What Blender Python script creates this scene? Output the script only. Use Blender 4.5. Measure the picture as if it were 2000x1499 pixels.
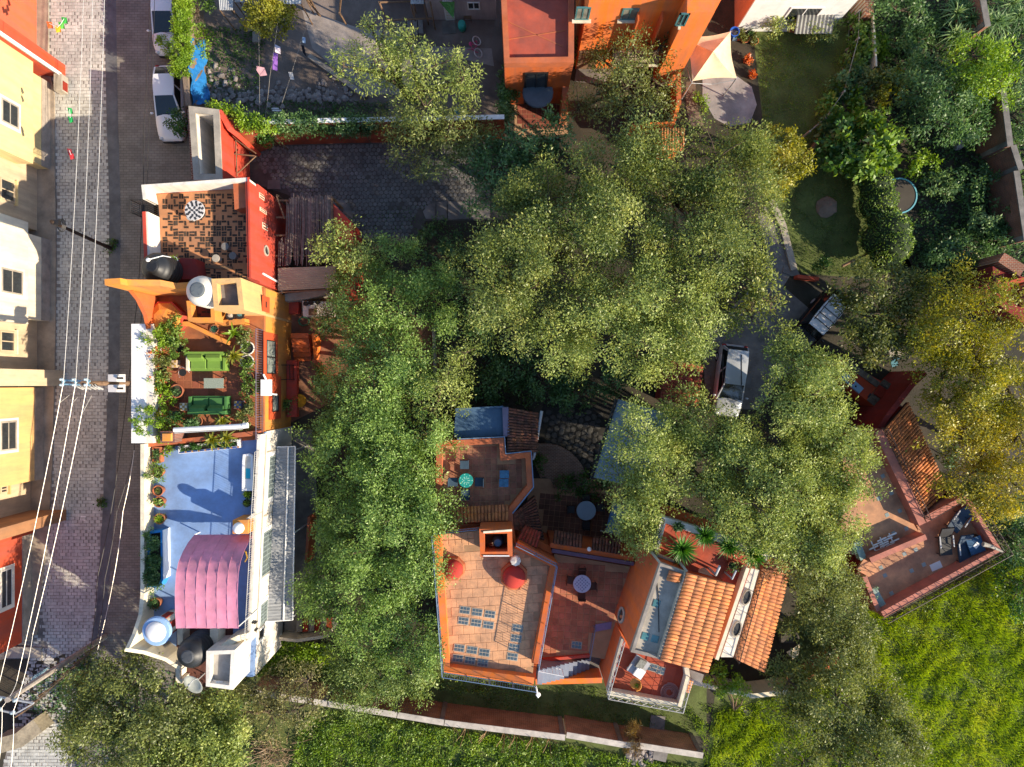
import bpy, math, random
import numpy as np
from mathutils import Vector, Matrix
R = random.Random(7)
RN = np.random.default_rng(11)
for _o in list(bpy.data.objects): bpy.data.objects.remove(_o)
SC = bpy.context.scene
COL = SC.collection
H, S = 41.7, 32.0           # camera height (m); ground scale of the photograph (pixels per metre)

# ---------------------------------------------------------------- camera, sky, sun
cam_d = bpy.data.cameras.new('camera'); cam = bpy.data.objects.new('camera', cam_d); COL.objects.link(cam)
cam.location = (0, 0, H); cam.rotation_euler = (0, 0, 0)
cam_d.sensor_fit = 'HORIZONTAL'; cam_d.angle = 2*math.atan(1000/S/H); cam_d.clip_end = 1000; cam_d.clip_start = .5
SC.camera = cam
SUN_EL, SUN_AZ = math.radians(25), math.radians(-26)      # azimuth measured from +x, counter-clockwise
sund = Vector((math.cos(SUN_EL)*math.cos(SUN_AZ), math.cos(SUN_EL)*math.sin(SUN_AZ), math.sin(SUN_EL)))
world = bpy.data.worlds.new('World'); SC.world = world; world.use_nodes = True
wn = world.node_tree; wn.nodes.clear()
sky = wn.nodes.new('ShaderNodeTexSky'); sky.sky_type = 'NISHITA'; sky.sun_disc = False
sky.sun_elevation = SUN_EL; sky.sun_rotation = math.radians(90)-SUN_AZ; sky.altitude = 1900; sky.dust_density = 1.0
bg = wn.nodes.new('ShaderNodeBackground'); bg.inputs[1].default_value = 0.15
wo = wn.nodes.new('ShaderNodeOutputWorld'); wn.links.new(sky.outputs[0], bg.inputs[0]); wn.links.new(bg.outputs[0], wo.inputs[0])
sl = bpy.data.lights.new('sun', 'SUN'); sl.energy = 4.7; sl.angle = math.radians(.5); sl.color = (1, .86, .66)
so = bpy.data.objects.new('sun', sl); COL.objects.link(so); so.location = sund*60
so.rotation_euler = sund.to_track_quat('Z', 'Y').to_euler()
SC.view_settings.view_transform = 'Standard'; SC.view_settings.look = 'None'
SC.view_settings.exposure = 1.05; SC.view_settings.gamma = 1

# ---------------------------------------------------------------- helpers
def W(px, py, z=0.0):
    k = (H-z)/H/S
    return Vector(((px-1000)*k, (749.5-py)*k, z))
def P(pts, z=0.0): return [W(x, y, z) for x, y in pts]
def lin(h):
    h = h.lstrip('#'); o = []
    for i in (0, 2, 4):
        c = int(h[i:i+2], 16)/255
        o.append(c/12.92 if c <= .04045 else ((c+.055)/1.055)**2.4)
    return (*o, 1)
MATS = {}
def mat(name, col, rough=.85, var=.18, scale=1.2, bump=.25, bscale=30, metal=0, rnd=0, col2=None, spec=.3, streak=None, mixs=.55):
    """plaster / tile / metal: noise mottling between col and col2, grain bump, optional random shade per piece"""
    if name in MATS: return MATS[name]
    m = bpy.data.materials.new(name); m.use_nodes = True; nt = m.node_tree; N = nt.nodes; L = nt.links
    b = N['Principled BSDF']; b.inputs['Roughness'].default_value = rough; b.inputs['Metallic'].default_value = metal
    b.inputs['Specular IOR Level'].default_value = spec
    gp = N.new('ShaderNodeNewGeometry'); wpos = gp.outputs['Position']
    n1 = N.new('ShaderNodeTexNoise'); n1.inputs['Scale'].default_value = scale; n1.inputs['Detail'].default_value = 6
    n1.inputs['Roughness'].default_value = .65
    if streak:
        mp = N.new('ShaderNodeMapping'); mp.inputs['Scale'].default_value = streak
        L.new(wpos, mp.inputs[0]); L.new(mp.outputs[0], n1.inputs[0])
    else: L.new(wpos, n1.inputs[0])
    c = lin(col)
    if col2: c2 = lin(col2)
    else: c2 = tuple(x*(1-var*1.6) for x in c[:3])+(1,)
    rp = N.new('ShaderNodeValToRGB'); rp.color_ramp.elements[0].position = mixs-.22; rp.color_ramp.elements[1].position = mixs+.18
    rp.color_ramp.elements[0].color = c2; rp.color_ramp.elements[1].color = c
    L.new(n1.outputs['Fac'], rp.inputs[0]); out = rp.outputs[0]
    if rnd:
        oi = N.new('ShaderNodeObjectInfo'); ge = N.new('ShaderNodeNewGeometry')
        ad = N.new('ShaderNodeMath'); ad.operation = 'ADD'; L.new(oi.outputs['Random'], ad.inputs[0]); L.new(ge.outputs['Random Per Island'], ad.inputs[1])
        fr = N.new('ShaderNodeMath'); fr.operation = 'FRACT'; L.new(ad.outputs[0], fr.inputs[0])
        mr = N.new('ShaderNodeMapRange'); mr.inputs[3].default_value = 1-rnd; mr.inputs[4].default_value = 1+rnd*.7
        L.new(fr.outputs[0], mr.inputs[0])
        hs = N.new('ShaderNodeHueSaturation'); L.new(mr.outputs[0], hs.inputs['Value']); L.new(out, hs.inputs['Color'])
        m2 = N.new('ShaderNodeMapRange'); m2.inputs[3].default_value = .5-rnd*.03; m2.inputs[4].default_value = .5+rnd*.03
        f2 = N.new('ShaderNodeMath'); f2.operation = 'MULTIPLY'; f2.inputs[1].default_value = 7.13; L.new(fr.outputs[0], f2.inputs[0])
        f3 = N.new('ShaderNodeMath'); f3.operation = 'FRACT'; L.new(f2.outputs[0], f3.inputs[0]); L.new(f3.outputs[0], m2.inputs[0])
        L.new(m2.outputs[0], hs.inputs['Hue']); out = hs.outputs[0]
    if 'plaster' in name or 'wall' in name or 'floor' in name or 'roof' in name or 'terracotta' in name or 'canvas' in name or 'cobble' in name or 'tile' in name or 'stone' in name or 'concrete' in name or 'cement' in name:
        mw = N.new('ShaderNodeMapping'); mw.inputs['Scale'].default_value = (2.2, 2.2, .22) if 'plaster' in name or 'wall' in name else (1, 1, 1)
        L.new(wpos, mw.inputs[0]); nw = N.new('ShaderNodeTexNoise'); nw.inputs['Scale'].default_value = .8; nw.inputs['Detail'].default_value = 9; nw.inputs['Roughness'].default_value = .72
        L.new(mw.outputs[0], nw.inputs[0]); rw = N.new('ShaderNodeMapRange'); rw.inputs[1].default_value = .32; rw.inputs[2].default_value = .62; rw.inputs[3].default_value = .68; rw.inputs[4].default_value = 1.04
        L.new(nw.outputs['Fac'], rw.inputs[0]); hw = N.new('ShaderNodeHueSaturation'); L.new(rw.outputs[0], hw.inputs['Value']); L.new(out, hw.inputs['Color'])
        rs = N.new('ShaderNodeMapRange'); rs.inputs[1].default_value = .32; rs.inputs[2].default_value = .62; rs.inputs[3].default_value = .9; rs.inputs[4].default_value = 1.0; L.new(nw.outputs['Fac'], rs.inputs[0]); L.new(rs.outputs[0], hw.inputs['Saturation']); out = hw.outputs[0]
    L.new(out, b.inputs['Base Color'])
    if bump:
        n2 = N.new('ShaderNodeTexNoise'); n2.inputs['Scale'].default_value = bscale; n2.inputs['Detail'].default_value = 4
        L.new(wpos, n2.inputs[0])
        bp = N.new('ShaderNodeBump'); bp.inputs['Strength'].default_value = bump; bp.inputs['Distance'].default_value = .02
        L.new(n2.outputs['Fac'], bp.inputs['Height']); L.new(bp.outputs[0], b.inputs['Normal'])
    MATS[name] = m; return m
def glassmat(name, col, rough=.08):
    if name in MATS: return MATS[name]
    m = mat(name, col, rough=rough, var=.25, scale=2, bump=0, spec=.9); return m
def leafmat(name, c1, c2, c3=None, trans=.36, nscale=.9):
    """leaves: diffuse + translucent, hue wandering over the crown and from leaf to leaf"""
    if name in MATS: return MATS[name]
    m = bpy.data.materials.new(name); m.use_nodes = True; nt = m.node_tree; N = nt.nodes; L = nt.links; N.clear()
    tc = N.new('ShaderNodeTexCoord'); n1 = N.new('ShaderNodeTexNoise'); n1.inputs['Scale'].default_value = nscale; n1.inputs['Detail'].default_value = 3
    L.new(tc.outputs['Object'], n1.inputs[0])
    ge = N.new('ShaderNodeNewGeometry')
    a = N.new('ShaderNodeMath'); a.operation = 'MULTIPLY_ADD'; a.inputs[1].default_value = .45; L.new(ge.outputs['Random Per Island'], a.inputs[0])
    s = N.new('ShaderNodeMath'); s.operation = 'MULTIPLY_ADD'; s.inputs[1].default_value = 1.5; s.inputs[2].default_value = -.48
    L.new(n1.outputs['Fac'], s.inputs[0]); L.new(s.outputs[0], a.inputs[2])
    rp = N.new('ShaderNodeValToRGB'); e = rp.color_ramp.elements
    e[0].position = .12; e[0].color = lin(c1); e[1].position = .62; e[1].color = lin(c2)
    if c3: x = e.new(.97); x.color = lin(c3)
    L.new(a.outputs[0], rp.inputs[0])
    d = N.new('ShaderNodeBsdfDiffuse'); t = N.new('ShaderNodeBsdfTranslucent'); g = N.new('ShaderNodeBsdfGlossy')
    g.inputs['Roughness'].default_value = .45; g.inputs['Color'].default_value = (.8, .8, .75, 1)
    hs = N.new('ShaderNodeHueSaturation'); hs.inputs['Hue'].default_value = .485; hs.inputs['Saturation'].default_value = 1.1; hs.inputs['Value'].default_value = 1.25
    L.new(rp.outputs[0], d.inputs[0]); L.new(rp.outputs[0], hs.inputs['Color']); L.new(hs.outputs[0], t.inputs[0])
    mx = N.new('ShaderNodeMixShader'); mx.inputs[0].default_value = trans; L.new(d.outputs[0], mx.inputs[1]); L.new(t.outputs[0], mx.inputs[2])
    m2 = N.new('ShaderNodeMixShader'); m2.inputs[0].default_value = .035; L.new(mx.outputs[0], m2.inputs[1]); L.new(g.outputs[0], m2.inputs[2])
    o = N.new('ShaderNodeOutputMaterial'); L.new(m2.outputs[0], o.inputs[0])
    MATS[name] = m; return m

def n3(v): return v.normalized() if v.length > 1e-9 else Vector((1, 0, 0))
class MB:
    def __init__(s): s.v = []; s.f = []
    def add(s, vs, fs):
        o = len(s.v); s.v += [tuple(v) for v in vs]; s.f += [tuple(i+o for i in f) for f in fs]; return s
    def box(s, x0, x1, y0, y1, z0, z1, M=None, taper=0):
        t = taper
        vs = [Vector(c) for c in ((x0, y0, z0), (x1, y0, z0), (x1, y1, z0), (x0, y1, z0), (x0+t, y0+t, z1), (x1-t, y0+t, z1), (x1-t, y1-t, z1), (x0+t, y1-t, z1))]
        if M: vs = [M @ v for v in vs]
        return s.add(vs, [(3, 2, 1, 0), (4, 5, 6, 7), (0, 1, 5, 4), (1, 2, 6, 5), (2, 3, 7, 6), (3, 0, 4, 7)])
    def prism(s, poly, z0, z1):
        p = ccw(poly); n = len(p)
        vs = [(a.x, a.y, z0) for a in p]+[(a.x, a.y, z1) for a in p]
        fs = [tuple(range(n))[::-1], tuple(range(n, 2*n))]+[(i, (i+1) % n, n+(i+1) % n, n+i) for i in range(n)]
        return s.add(vs, fs)
    def ring(s, poly, t, z0, z1):
        p = ccw(poly); q = inset(p, t); n = len(p)
        vs = [(a.x, a.y, z0) for a in p]+[(a.x, a.y, z1) for a in p]+[(a.x, a.y, z1) for a in q]+[(a.x, a.y, z0) for a in q]
        fs = []
        for i in range(n):
            j = (i+1) % n
            fs += [(i, j, n+j, n+i), (n+i, n+j, 2*n+j, 2*n+i), (2*n+i, 2*n+j, 3*n+j, 3*n+i), (3*n+i, 3*n+j, j, i)]
        return s.add(vs, fs)
    def path(s, pts, t, z0, z1, zs=None):
        """an open wall of thickness t along a polyline (xy), optionally with a top height per point"""
        n = len(pts); L = []; Rr = []
        for i, p in enumerate(pts):
            d = Vector((0, 0))
            if i > 0: d += n3((pts[i]-pts[i-1]).to_2d().to_3d()).to_2d()
            if i < n-1: d += n3((pts[i+1]-pts[i]).to_2d().to_3d()).to_2d()
            d.normalize(); q = Vector((-d.y, d.x))*t/2
            L.append((p.x+q.x, p.y+q.y)); Rr.append((p.x-q.x, p.y-q.y))
        zt = zs or [z1]*n; vs = []
        for i in range(n): vs += [(*Rr[i], z0), (*L[i], z0), (*L[i], zt[i]), (*Rr[i], zt[i])]
        fs = [(0, 1, 2, 3), tuple(4*(n-1)+k for k in (3, 2, 1, 0))]
        for i in range(n-1):
            a = 4*i; b = a+4
            fs += [(a, b, b+1, a+1)[::-1], (a+1, b+1, b+2, a+2)[::-1], (a+2, b+2, b+3, a+3)[::-1], (a+3, b+3, b, a)[::-1]]
        return s.add(vs, fs)
    def tube(s, pts, r, n=6, r1=None, cap=True):
        pts = [Vector(p) for p in pts]; m = len(pts); vs = []
        for i, p in enumerate(pts):
            d = n3((pts[min(i+1, m-1)]-pts[max(i-1, 0)]))
            a = d.orthogonal().normalized() if i == 0 else n3(pa-d*pa.dot(d)); pa = a; b = d.cross(a)
            rr = r if r1 is None else r+(r1-r)*i/max(m-1, 1)
            for k in range(n):
                t = 2*math.pi*k/n; vs.append(p+(a*math.cos(t)+b*math.sin(t))*rr)
        fs = [(i*n+k, i*n+(k+1) % n, (i+1)*n+(k+1) % n, (i+1)*n+k) for i in range(m-1) for k in range(n)]
        if cap: fs += [tuple(range(n))[::-1], tuple(range((m-1)*n, m*n))]
        return s.add(vs, fs)
    def lathe(s, prof, n=16, c=(0, 0, 0), rot=0, cap=True):
        vs = []; m = len(prof)
        for r, z in prof:
            for k in range(n):
                t = 2*math.pi*k/n+rot; vs.append((c[0]+r*math.cos(t), c[1]+r*math.sin(t), c[2]+z))
        fs = [(i*n+k, i*n+(k+1) % n, (i+1)*n+(k+1) % n, (i+1)*n+k) for i in range(m-1) for k in range(n)]
        if cap: fs += [tuple(range(n))[::-1], tuple(range((m-1)*n, m*n))]
        return s.add(vs, fs)
    def blob(s, c, r, n=8, seed=0, amp=.18):
        rr = random.Random(seed); vs = []; rings = max(3, n//2)
        for i in range(1, rings):
            ph = math.pi*i/rings
            for k in range(n):
                t = 2*math.pi*k/n; q = 1+rr.uniform(-amp, amp)
                vs.append((c[0]+r[0]*math.sin(ph)*math.cos(t)*q, c[1]+r[1]*math.sin(ph)*math.sin(t)*q, c[2]+r[2]*math.cos(ph)*q))
        m = rings-1; fs = [(i*n+k, (i+1)*n+k, (i+1)*n+(k+1) % n, i*n+(k+1) % n) for i in range(m-1) for k in range(n)]
        vs += [(c[0], c[1], c[2]+r[2]), (c[0], c[1], c[2]-r[2])]; a = m*n
        fs += [(a, k, (k+1) % n) for k in range(n)]+[(a+1, (m-1)*n+(k+1) % n, (m-1)*n+k) for k in range(n)]
        return s.add(vs, fs)
    def xf(s, M):
        s.v = [tuple(M @ Vector(v)) for v in s.v]; return s
def area(p): return sum(p[i].x*p[(i+1) % len(p)].y-p[(i+1) % len(p)].x*p[i].y for i in range(len(p)))/2
def ccw(p): p = [Vector((a[0], a[1], 0)) for a in p]; return p if area(p) > 0 else p[::-1]
def inset(p, t):
    p = ccw(p); n = len(p); o = []
    for i in range(n):
        a, b, c = p[i-1], p[i], p[(i+1) % n]
        d1 = n3(b-a); d2 = n3(c-b); q1 = Vector((-d1.y, d1.x, 0)); q2 = Vector((-d2.y, d2.x, 0))
        m = q1+q2; dn = max(m.dot(q1), .35); o.append(b+m*(t/dn))
    return o
def inside(p, x, y):
    r = False; n = len(p)
    for i in range(n):
        a, b = p[i], p[(i+1) % n]
        if (a.y > y) != (b.y > y) and x < (b.x-a.x)*(y-a.y)/(b.y-a.y)+a.x: r = not r
    return r
LOC = {}
def thing(name, label, cat, loc=(0, 0, 0), group=None):
    o = bpy.data.objects.new(name, None); COL.objects.link(o); o.location = loc; o.empty_display_size = .2
    o['label'] = label; o['category'] = cat
    if group: o['group'] = group
    LOC[o.name] = Vector(loc); return o
def tag(o, label=None, cat=None, group=None, kind=None):
    for k, v in (('label', label), ('category', cat), ('group', group), ('kind', kind)):
        if v: o[k] = v
    return o
def link(name, me, m, parent=None, base=None):
    if m and not me.materials: me.materials.append(m)
    o = bpy.data.objects.new(name, me); COL.objects.link(o)
    if parent: o.parent = parent; LOC[o.name] = LOC[parent.name]
    return o
def obj(name, mb, m, parent=None, smooth=False, kind=None):
    """ONE mesh object from world-coordinate geometry; origin at its thing's base, or its own base when top-level"""
    v = np.array(mb.v, dtype=np.float64)
    L = LOC[parent.name] if parent else Vector(((v[:, 0].min()+v[:, 0].max())/2, (v[:, 1].min()+v[:, 1].max())/2, v[:, 2].min()))
    me = bpy.data.meshes.new(name); me.from_pydata((v-np.array(L)).tolist(), [], mb.f); me.update()
    if smooth: me.shade_smooth()
    o = link(name, me, m, parent)
    if not parent: o.location = L; LOC[o.name] = Vector(L)
    if kind: o['kind'] = kind
    return o
def npobj(name, V, F4, m, parent=None, kind=None):
    """quads (or triangles) from numpy arrays, world coordinates"""
    L = np.array(LOC[parent.name]) if parent else np.array([V[:, 0].mean(), V[:, 1].mean(), V[:, 2].min()])
    me = bpy.data.meshes.new(name); k = F4.shape[1]
    me.vertices.add(len(V)); me.vertices.foreach_set('co', (V-L).astype(np.float32).ravel())
    me.loops.add(F4.size); me.loops.foreach_set('vertex_index', F4.astype(np.int32).ravel())
    me.polygons.add(len(F4)); me.polygons.foreach_set('loop_start', np.arange(0, F4.size, k, dtype=np.int32))
    me.update(calc_edges=True)
    o = link(name, me, m, parent)
    if not parent: o.location = L.tolist(); LOC[o.name] = Vector(L.tolist())
    if kind: o['kind'] = kind
    return o
def piece(name, me, M, parent, m=None):
    """an object sharing mesh data, world matrix M, under parent"""
    o = bpy.data.objects.new(name, me); COL.objects.link(o); o.parent = parent; LOC[o.name] = LOC[parent.name]
    o.matrix_basis = Matrix.Translation(-LOC[parent.name]) @ M; return o
def mesh_of(mb, name, m, smooth=False):
    me = bpy.data.meshes.new(name); me.from_pydata(mb.v, [], mb.f); me.update()
    if smooth: me.shade_smooth()
    if m: me.materials.append(m)
    return me
def frame3(o, x, y, z): return Matrix(((x.x, y.x, z.x, o.x), (x.y, y.y, z.y, o.y), (x.z, y.z, z.z, o.z), (0, 0, 0, 1)))
def struct(name, mb, m): o = obj(name, mb, m); o['kind'] = 'structure'; return o
def sheet(name, pts, z, m, sub=0):
    """a flat piece of ground, z a few mm above what it lies on"""
    mb = MB(); p = ccw(P(pts, 0)); mb.add([(a.x, a.y, z) for a in p], [tuple(range(len(p)))]); return struct(name, mb, m)

class Wall:
    """a vertical wall face from A to B (world xy); outward is to the right of A->B"""
    def __init__(s, A, B):
        s.A = Vector((A[0], A[1], 0)); s.B = Vector((B[0], B[1], 0)); s.u = n3(s.B-s.A); s.n = Vector((s.u.y, -s.u.x, 0)); s.len = (s.B-s.A).length
        s.M = frame3(s.A, s.u, s.n*-1, Vector((0, 0, 1)))       # local x along, y INTO the wall, z up
    def hit(s, px, py):
        c = Vector((0, 0, H)); d = W(px, py, 0)-c
        t = (s.A-c).dot(s.n)/d.dot(s.n); q = c+d*t; return (q-s.A).dot(s.u), q.z
    def rect(s, px0, py0, px1, py1):
        a = s.hit(px0, py0); b = s.hit(px1, py1)
        return min(a[0], b[0]), max(a[0], b[0]), min(a[1], b[1]), max(a[1], b[1])
    def box(s, mb, u0, u1, d0, d1, z0, z1): return mb.box(u0, u1, d0, d1, z0, z1, s.M)
def window(root, w, r, fm, pm, fw=.1, bars=(1, 0), sill=None, surround=None, proud=.05, sw=.22):
    """frame proud of the wall, a pane set back in it, glazing bars; optional coloured surround and sill"""
    u0, u1, z0, z1 = r
    mb = MB(); d = -proud
    w.box(mb, u0, u0+fw, d, .02, z0, z1); w.box(mb, u1-fw, u1, d, .02, z0, z1)
    w.box(mb, u0+fw, u1-fw, d, .02, z0, z0+fw); w.box(mb, u0+fw, u1-fw, d, .02, z1-fw, z1)
    for i in range(bars[0]):
        c = u0+(u1-u0)*(i+1)/(bars[0]+1); w.box(mb, c-.03, c+.03, d+.012, -.012, z0+fw, z1-fw)
    for i in range(bars[1]):
        c = z0+(z1-z0)*(i+1)/(bars[1]+1); w.box(mb, u0+fw, u1-fw, d+.016, -.014, c-.025, c+.025)
    f = obj('window', mb, fm, root)
    obj('pane', w.box(MB(), u0+fw*.7, u1-fw*.7, -.012, .03, z0+fw*.7, z1-fw*.7), pm, f)
    if sill: obj('sill', w.box(MB(), u0-.12, u1+.12, d-.12, 0, z0-.09, z0-.004), sill, f)
    if surround:
        mb = MB(); e = -.022
        w.box(mb, u0-sw, u0-.003, e, 0, z0-sw, z1+sw); w.box(mb, u1+.003, u1+sw, e, 0, z0-sw, z1+sw)
        w.box(mb, u0-.003, u1+.003, e, 0, z0-sw, z0-.003); w.box(mb, u0-.003, u1+.003, e, 0, z1+.003, z1+sw)
        obj('surround', mb, surround, f)
    return f
def bev_tile(sx, sy, h, b=.012):
    mb = MB(); x, y = sx/2, sy/2
    vs = [(-x, -y, 0), (x, -y, 0), (x, y, 0), (-x, y, 0), (-x, -y, h-b), (x, -y, h-b), (x, y, h-b), (-x, y, h-b), (-x+b, -y+b, h), (x-b, -y+b, h), (x-b, y-b, h), (-x+b, y-b, h)]
    return mb.add(vs, [(0, 1, 5, 4), (1, 2, 6, 5), (2, 3, 7, 6), (3, 0, 4, 7), (4, 5, 9, 8), (5, 6, 10, 9), (6, 7, 11, 10), (7, 4, 8, 11), (8, 9, 10, 11)])
def dome_stone(sx, sy, h, n, seed):
    rr = random.Random(seed); mb = MB(); vs = []; 
    rad = [1+rr.uniform(-.16, .12) for _ in range(n)]
    for q, z in ((1, 0), (.93, h*.75), (.6, h)):
        for k in range(n):
            t = 2*math.pi*k/n+.3; vs.append((sx/2*q*rad[k]*math.cos(t), sy/2*q*rad[k]*math.sin(t), z))
    fs = [(i*n+k, i*n+(k+1) % n, (i+1)*n+(k+1) % n, (i+1)*n+k) for i in range(2) for k in range(n)]+[tuple(range(2*n, 3*n))]
    return mb.add(vs, fs)
def pave(parent, poly, z, ang, sx, sy, gap, m, name='tile', h=.03, stagger=0, tilt=.006, dz=.004, jit=0, limit=300, meshes=None, skip=0, edge=.5, near=None):
    """pieces laid in a grid over a world polygon: the first `limit` are parts sharing mesh data, the rest one joined part of kind stuff"""
    p = ccw(poly); ca, sa = math.cos(ang), math.sin(ang); c0 = sum(p, Vector())/len(p)
    us = [(a-c0).x*ca+(a-c0).y*sa for a in p]; vs = [-(a-c0).x*sa+(a-c0).y*ca for a in p]
    mbs = meshes or [bev_tile(sx-gap, sy-gap, h)]
    cells = []; j = 0; v = min(vs)+sy/2
    q = inset(p, min(sx, sy)*edge) if edge else p
    while v < max(vs):
        u = min(us)+sx/2-(stagger*sx if j % 2 else 0)
        while u < max(us)+sx:
            x = c0.x+u*ca-v*sa; y = c0.y+u*sa+v*ca
            if inside(q, x, y) and R.random() >= skip:
                cells.append((x+R.uniform(-jit, jit), y+R.uniform(-jit, jit)))
            u += sx
        v += sy; j += 1
    if near: cells.sort(key=lambda c: (c[0]-near.x)**2+(c[1]-near.y)**2)
    else: R.shuffle(cells)
    mes = [mesh_of(b, name, m) for b in mbs]; rest = MB()
    for i, (x, y) in enumerate(cells):
        k = R.randrange(len(mbs)); a = ang+(R.choice((0, math.pi)) if not meshes else R.uniform(0, 6.28) if jit else 0)
        M = Matrix.Translation((x, y, z+R.uniform(-dz, dz))) @ Matrix.Rotation(a+R.uniform(-tilt, tilt)*2, 4, 'Z') @ Matrix.Rotation(R.uniform(-tilt, tilt), 4, 'X') @ Matrix.Rotation(R.uniform(-tilt, tilt), 4, 'Y')
        if i < limit: piece(name, mes[k], M, parent)
        else: rest.add([M @ Vector(c) for c in mbs[k].v], mbs[k].f)
    if rest.v: obj(name+'_field', rest, m, parent, kind='stuff')
    return len(cells)
_tile_me = {}
def tile_mesh(w, l, m):
    key = (round(w, 3), round(l, 3), m.name)
    if key in _tile_me: return _tile_me[key]
    mb = MB(); n = 5; vs = []
    for (y, rr, zz) in ((-l/2, w/2, .012), (l/2, w/2*.86, 0)):
        for s in (1, .82):
            for k in range(n+1):
                t = math.pi*k/n; vs.append((-rr*s*math.cos(t), y, zz+rr*s*math.sin(t)*.8))
    q = n+1; fs = []
    for k in range(n):
        fs += [(k, k+1, 2*q+k+1, 2*q+k)[::-1], (q+k, q+k+1, k+1, k)[::-1], (2*q+k, 2*q+k+1, 3*q+k+1, 3*q+k)[::-1]]
    mb.add(vs, fs); me = mesh_of(mb, 'roof_tile', m, True); _tile_me[key] = me; return me
def tile_roof(root, e0, e1, r1, r0, cols, rows, m, dm, under=.12, name='roof'):
    """barrel-tile pitch: eave e0->e1, ridge r0->r1 (world points); every tile its own part on a mortar deck"""
    deck = MB(); up = n3((e1-e0).cross(r0-e0)); up = up if up.z > 0 else -up
    a = [e0, e1, r1, r0]; b = [p-up*under for p in a]
    deck.add([*a, *b], [(0, 1, 2, 3), (7, 6, 5, 4), (0, 4, 5, 1), (1, 5, 6, 2), (2, 6, 7, 3), (3, 7, 4, 0)])
    d = obj(name, deck, dm, root)
    for i in range(cols):
        f = (i+.5)/cols; pe = e0.lerp(e1, f); pr = r0.lerp(r1, f); ax = n3(pr-pe); L = (pr-pe).length/rows
        wd = ((e1-e0).length+(r1-r0).length)/2/cols; me = tile_mesh(wd*.84, L*1.13, m)
        xx = n3(ax.cross(up))
        for j in range(rows):
            c = pe.lerp(pr, (j+.5)/rows)+up*(.012+.01*(j % 2))+xx*R.uniform(-.012, .012)
            y = n3(ax+xx*R.uniform(-.03, .03)); piece('roof_tile', me, frame3(c, n3(y.cross(up)), y, n3(n3(y.cross(up)).cross(y))), d)
    return d
def railing(parent, pts, z, h, m, name='railing', step=.14, post=1.2, r=.018, closed=False, lattice=False, kind=None):
    mb = MB(); pts = [Vector((p.x, p.y, z)) for p in pts]
    if closed: pts = pts+[pts[0]]
    for a, b in zip(pts, pts[1:]):
        L = (b-a).length; up = Vector((0, 0, 1))
        mb.tube([a+up*h, b+up*h], r*1.25, 5); mb.tube([a+up*.1, b+up*.1], r, 4)
        n = max(1, round(L/post))
        for i in range(n+1): p = a.lerp(b, i/n); mb.tube([p, p+up*h], r*1.25, 5)
        n = max(1, round(L/step))
        if lattice:
            k = max(1, round(L/.45))
            for i in range(k):
                p = a.lerp(b, i/k); q = a.lerp(b, (i+1)/k)
                mb.tube([p+up*.1, q+up*h], r*.8, 4); mb.tube([q+up*.1, p+up*h], r*.8, 4)
        else:
            for i in range(1, n): p = a.lerp(b, i/n); mb.tube([p+up*.1, p+up*h], r*.6, 4, cap=False)
    return obj(name, mb, m, parent)

# ---------------------------------------------------------------- foliage
def leafquads(C, D, L, Wd, fold=.25, up=None):
    """diamond leaves: base points C (n,3), axis D (n,3), length L (n,), width Wd (n,)"""
    n = len(C); up = RN.normal(size=(n, 3))+np.array([.35, -.15, .75]) if up is None else up; s = np.cross(D, up); s /= np.linalg.norm(s, axis=1, keepdims=True)+1e-9
    nn = np.cross(s, D); L = L[:, None]; Wd = Wd[:, None]
    V = np.empty((n, 4, 3)); V[:, 0] = C; V[:, 1] = C+D*L*.45+s*Wd/2+nn*Wd*fold; V[:, 2] = C+D*L; V[:, 3] = C+D*L*.45-s*Wd/2+nn*Wd*fold
    return V.reshape(-1, 3), np.arange(4*n).reshape(n, 4)
def unit(n, zb=0, zs=1):
    d = RN.normal(size=(n, 3)); d[:, 2] = d[:, 2]*zs+zb; return d/(np.linalg.norm(d, axis=1, keepdims=True)+1e-9)
def clumps_in(blob, dens, lo=.5, zmin=-.35):
    cx, cy, cz, rx, ry, rz = blob
    n = max(4, int(dens*4*math.pi*((rx*ry)**.8+(rx*rz)**.8+(ry*rz)**.8)/3)**1)
    d = unit(n*2); d = d[d[:, 2] > zmin][:n]
    u = lo+(1-lo)*RN.random(len(d))**.6
    # lumpy outline
    lump = 1+.16*np.sin(d[:, 0]*7+cx*3)*np.sin(d[:, 1]*6+cy*2)+.1*np.sin(d[:, 2]*9+cx)
    return np.array([cx, cy, cz])+d*(u*lump)[:, None]*np.array([rx, ry, rz]), d
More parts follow.
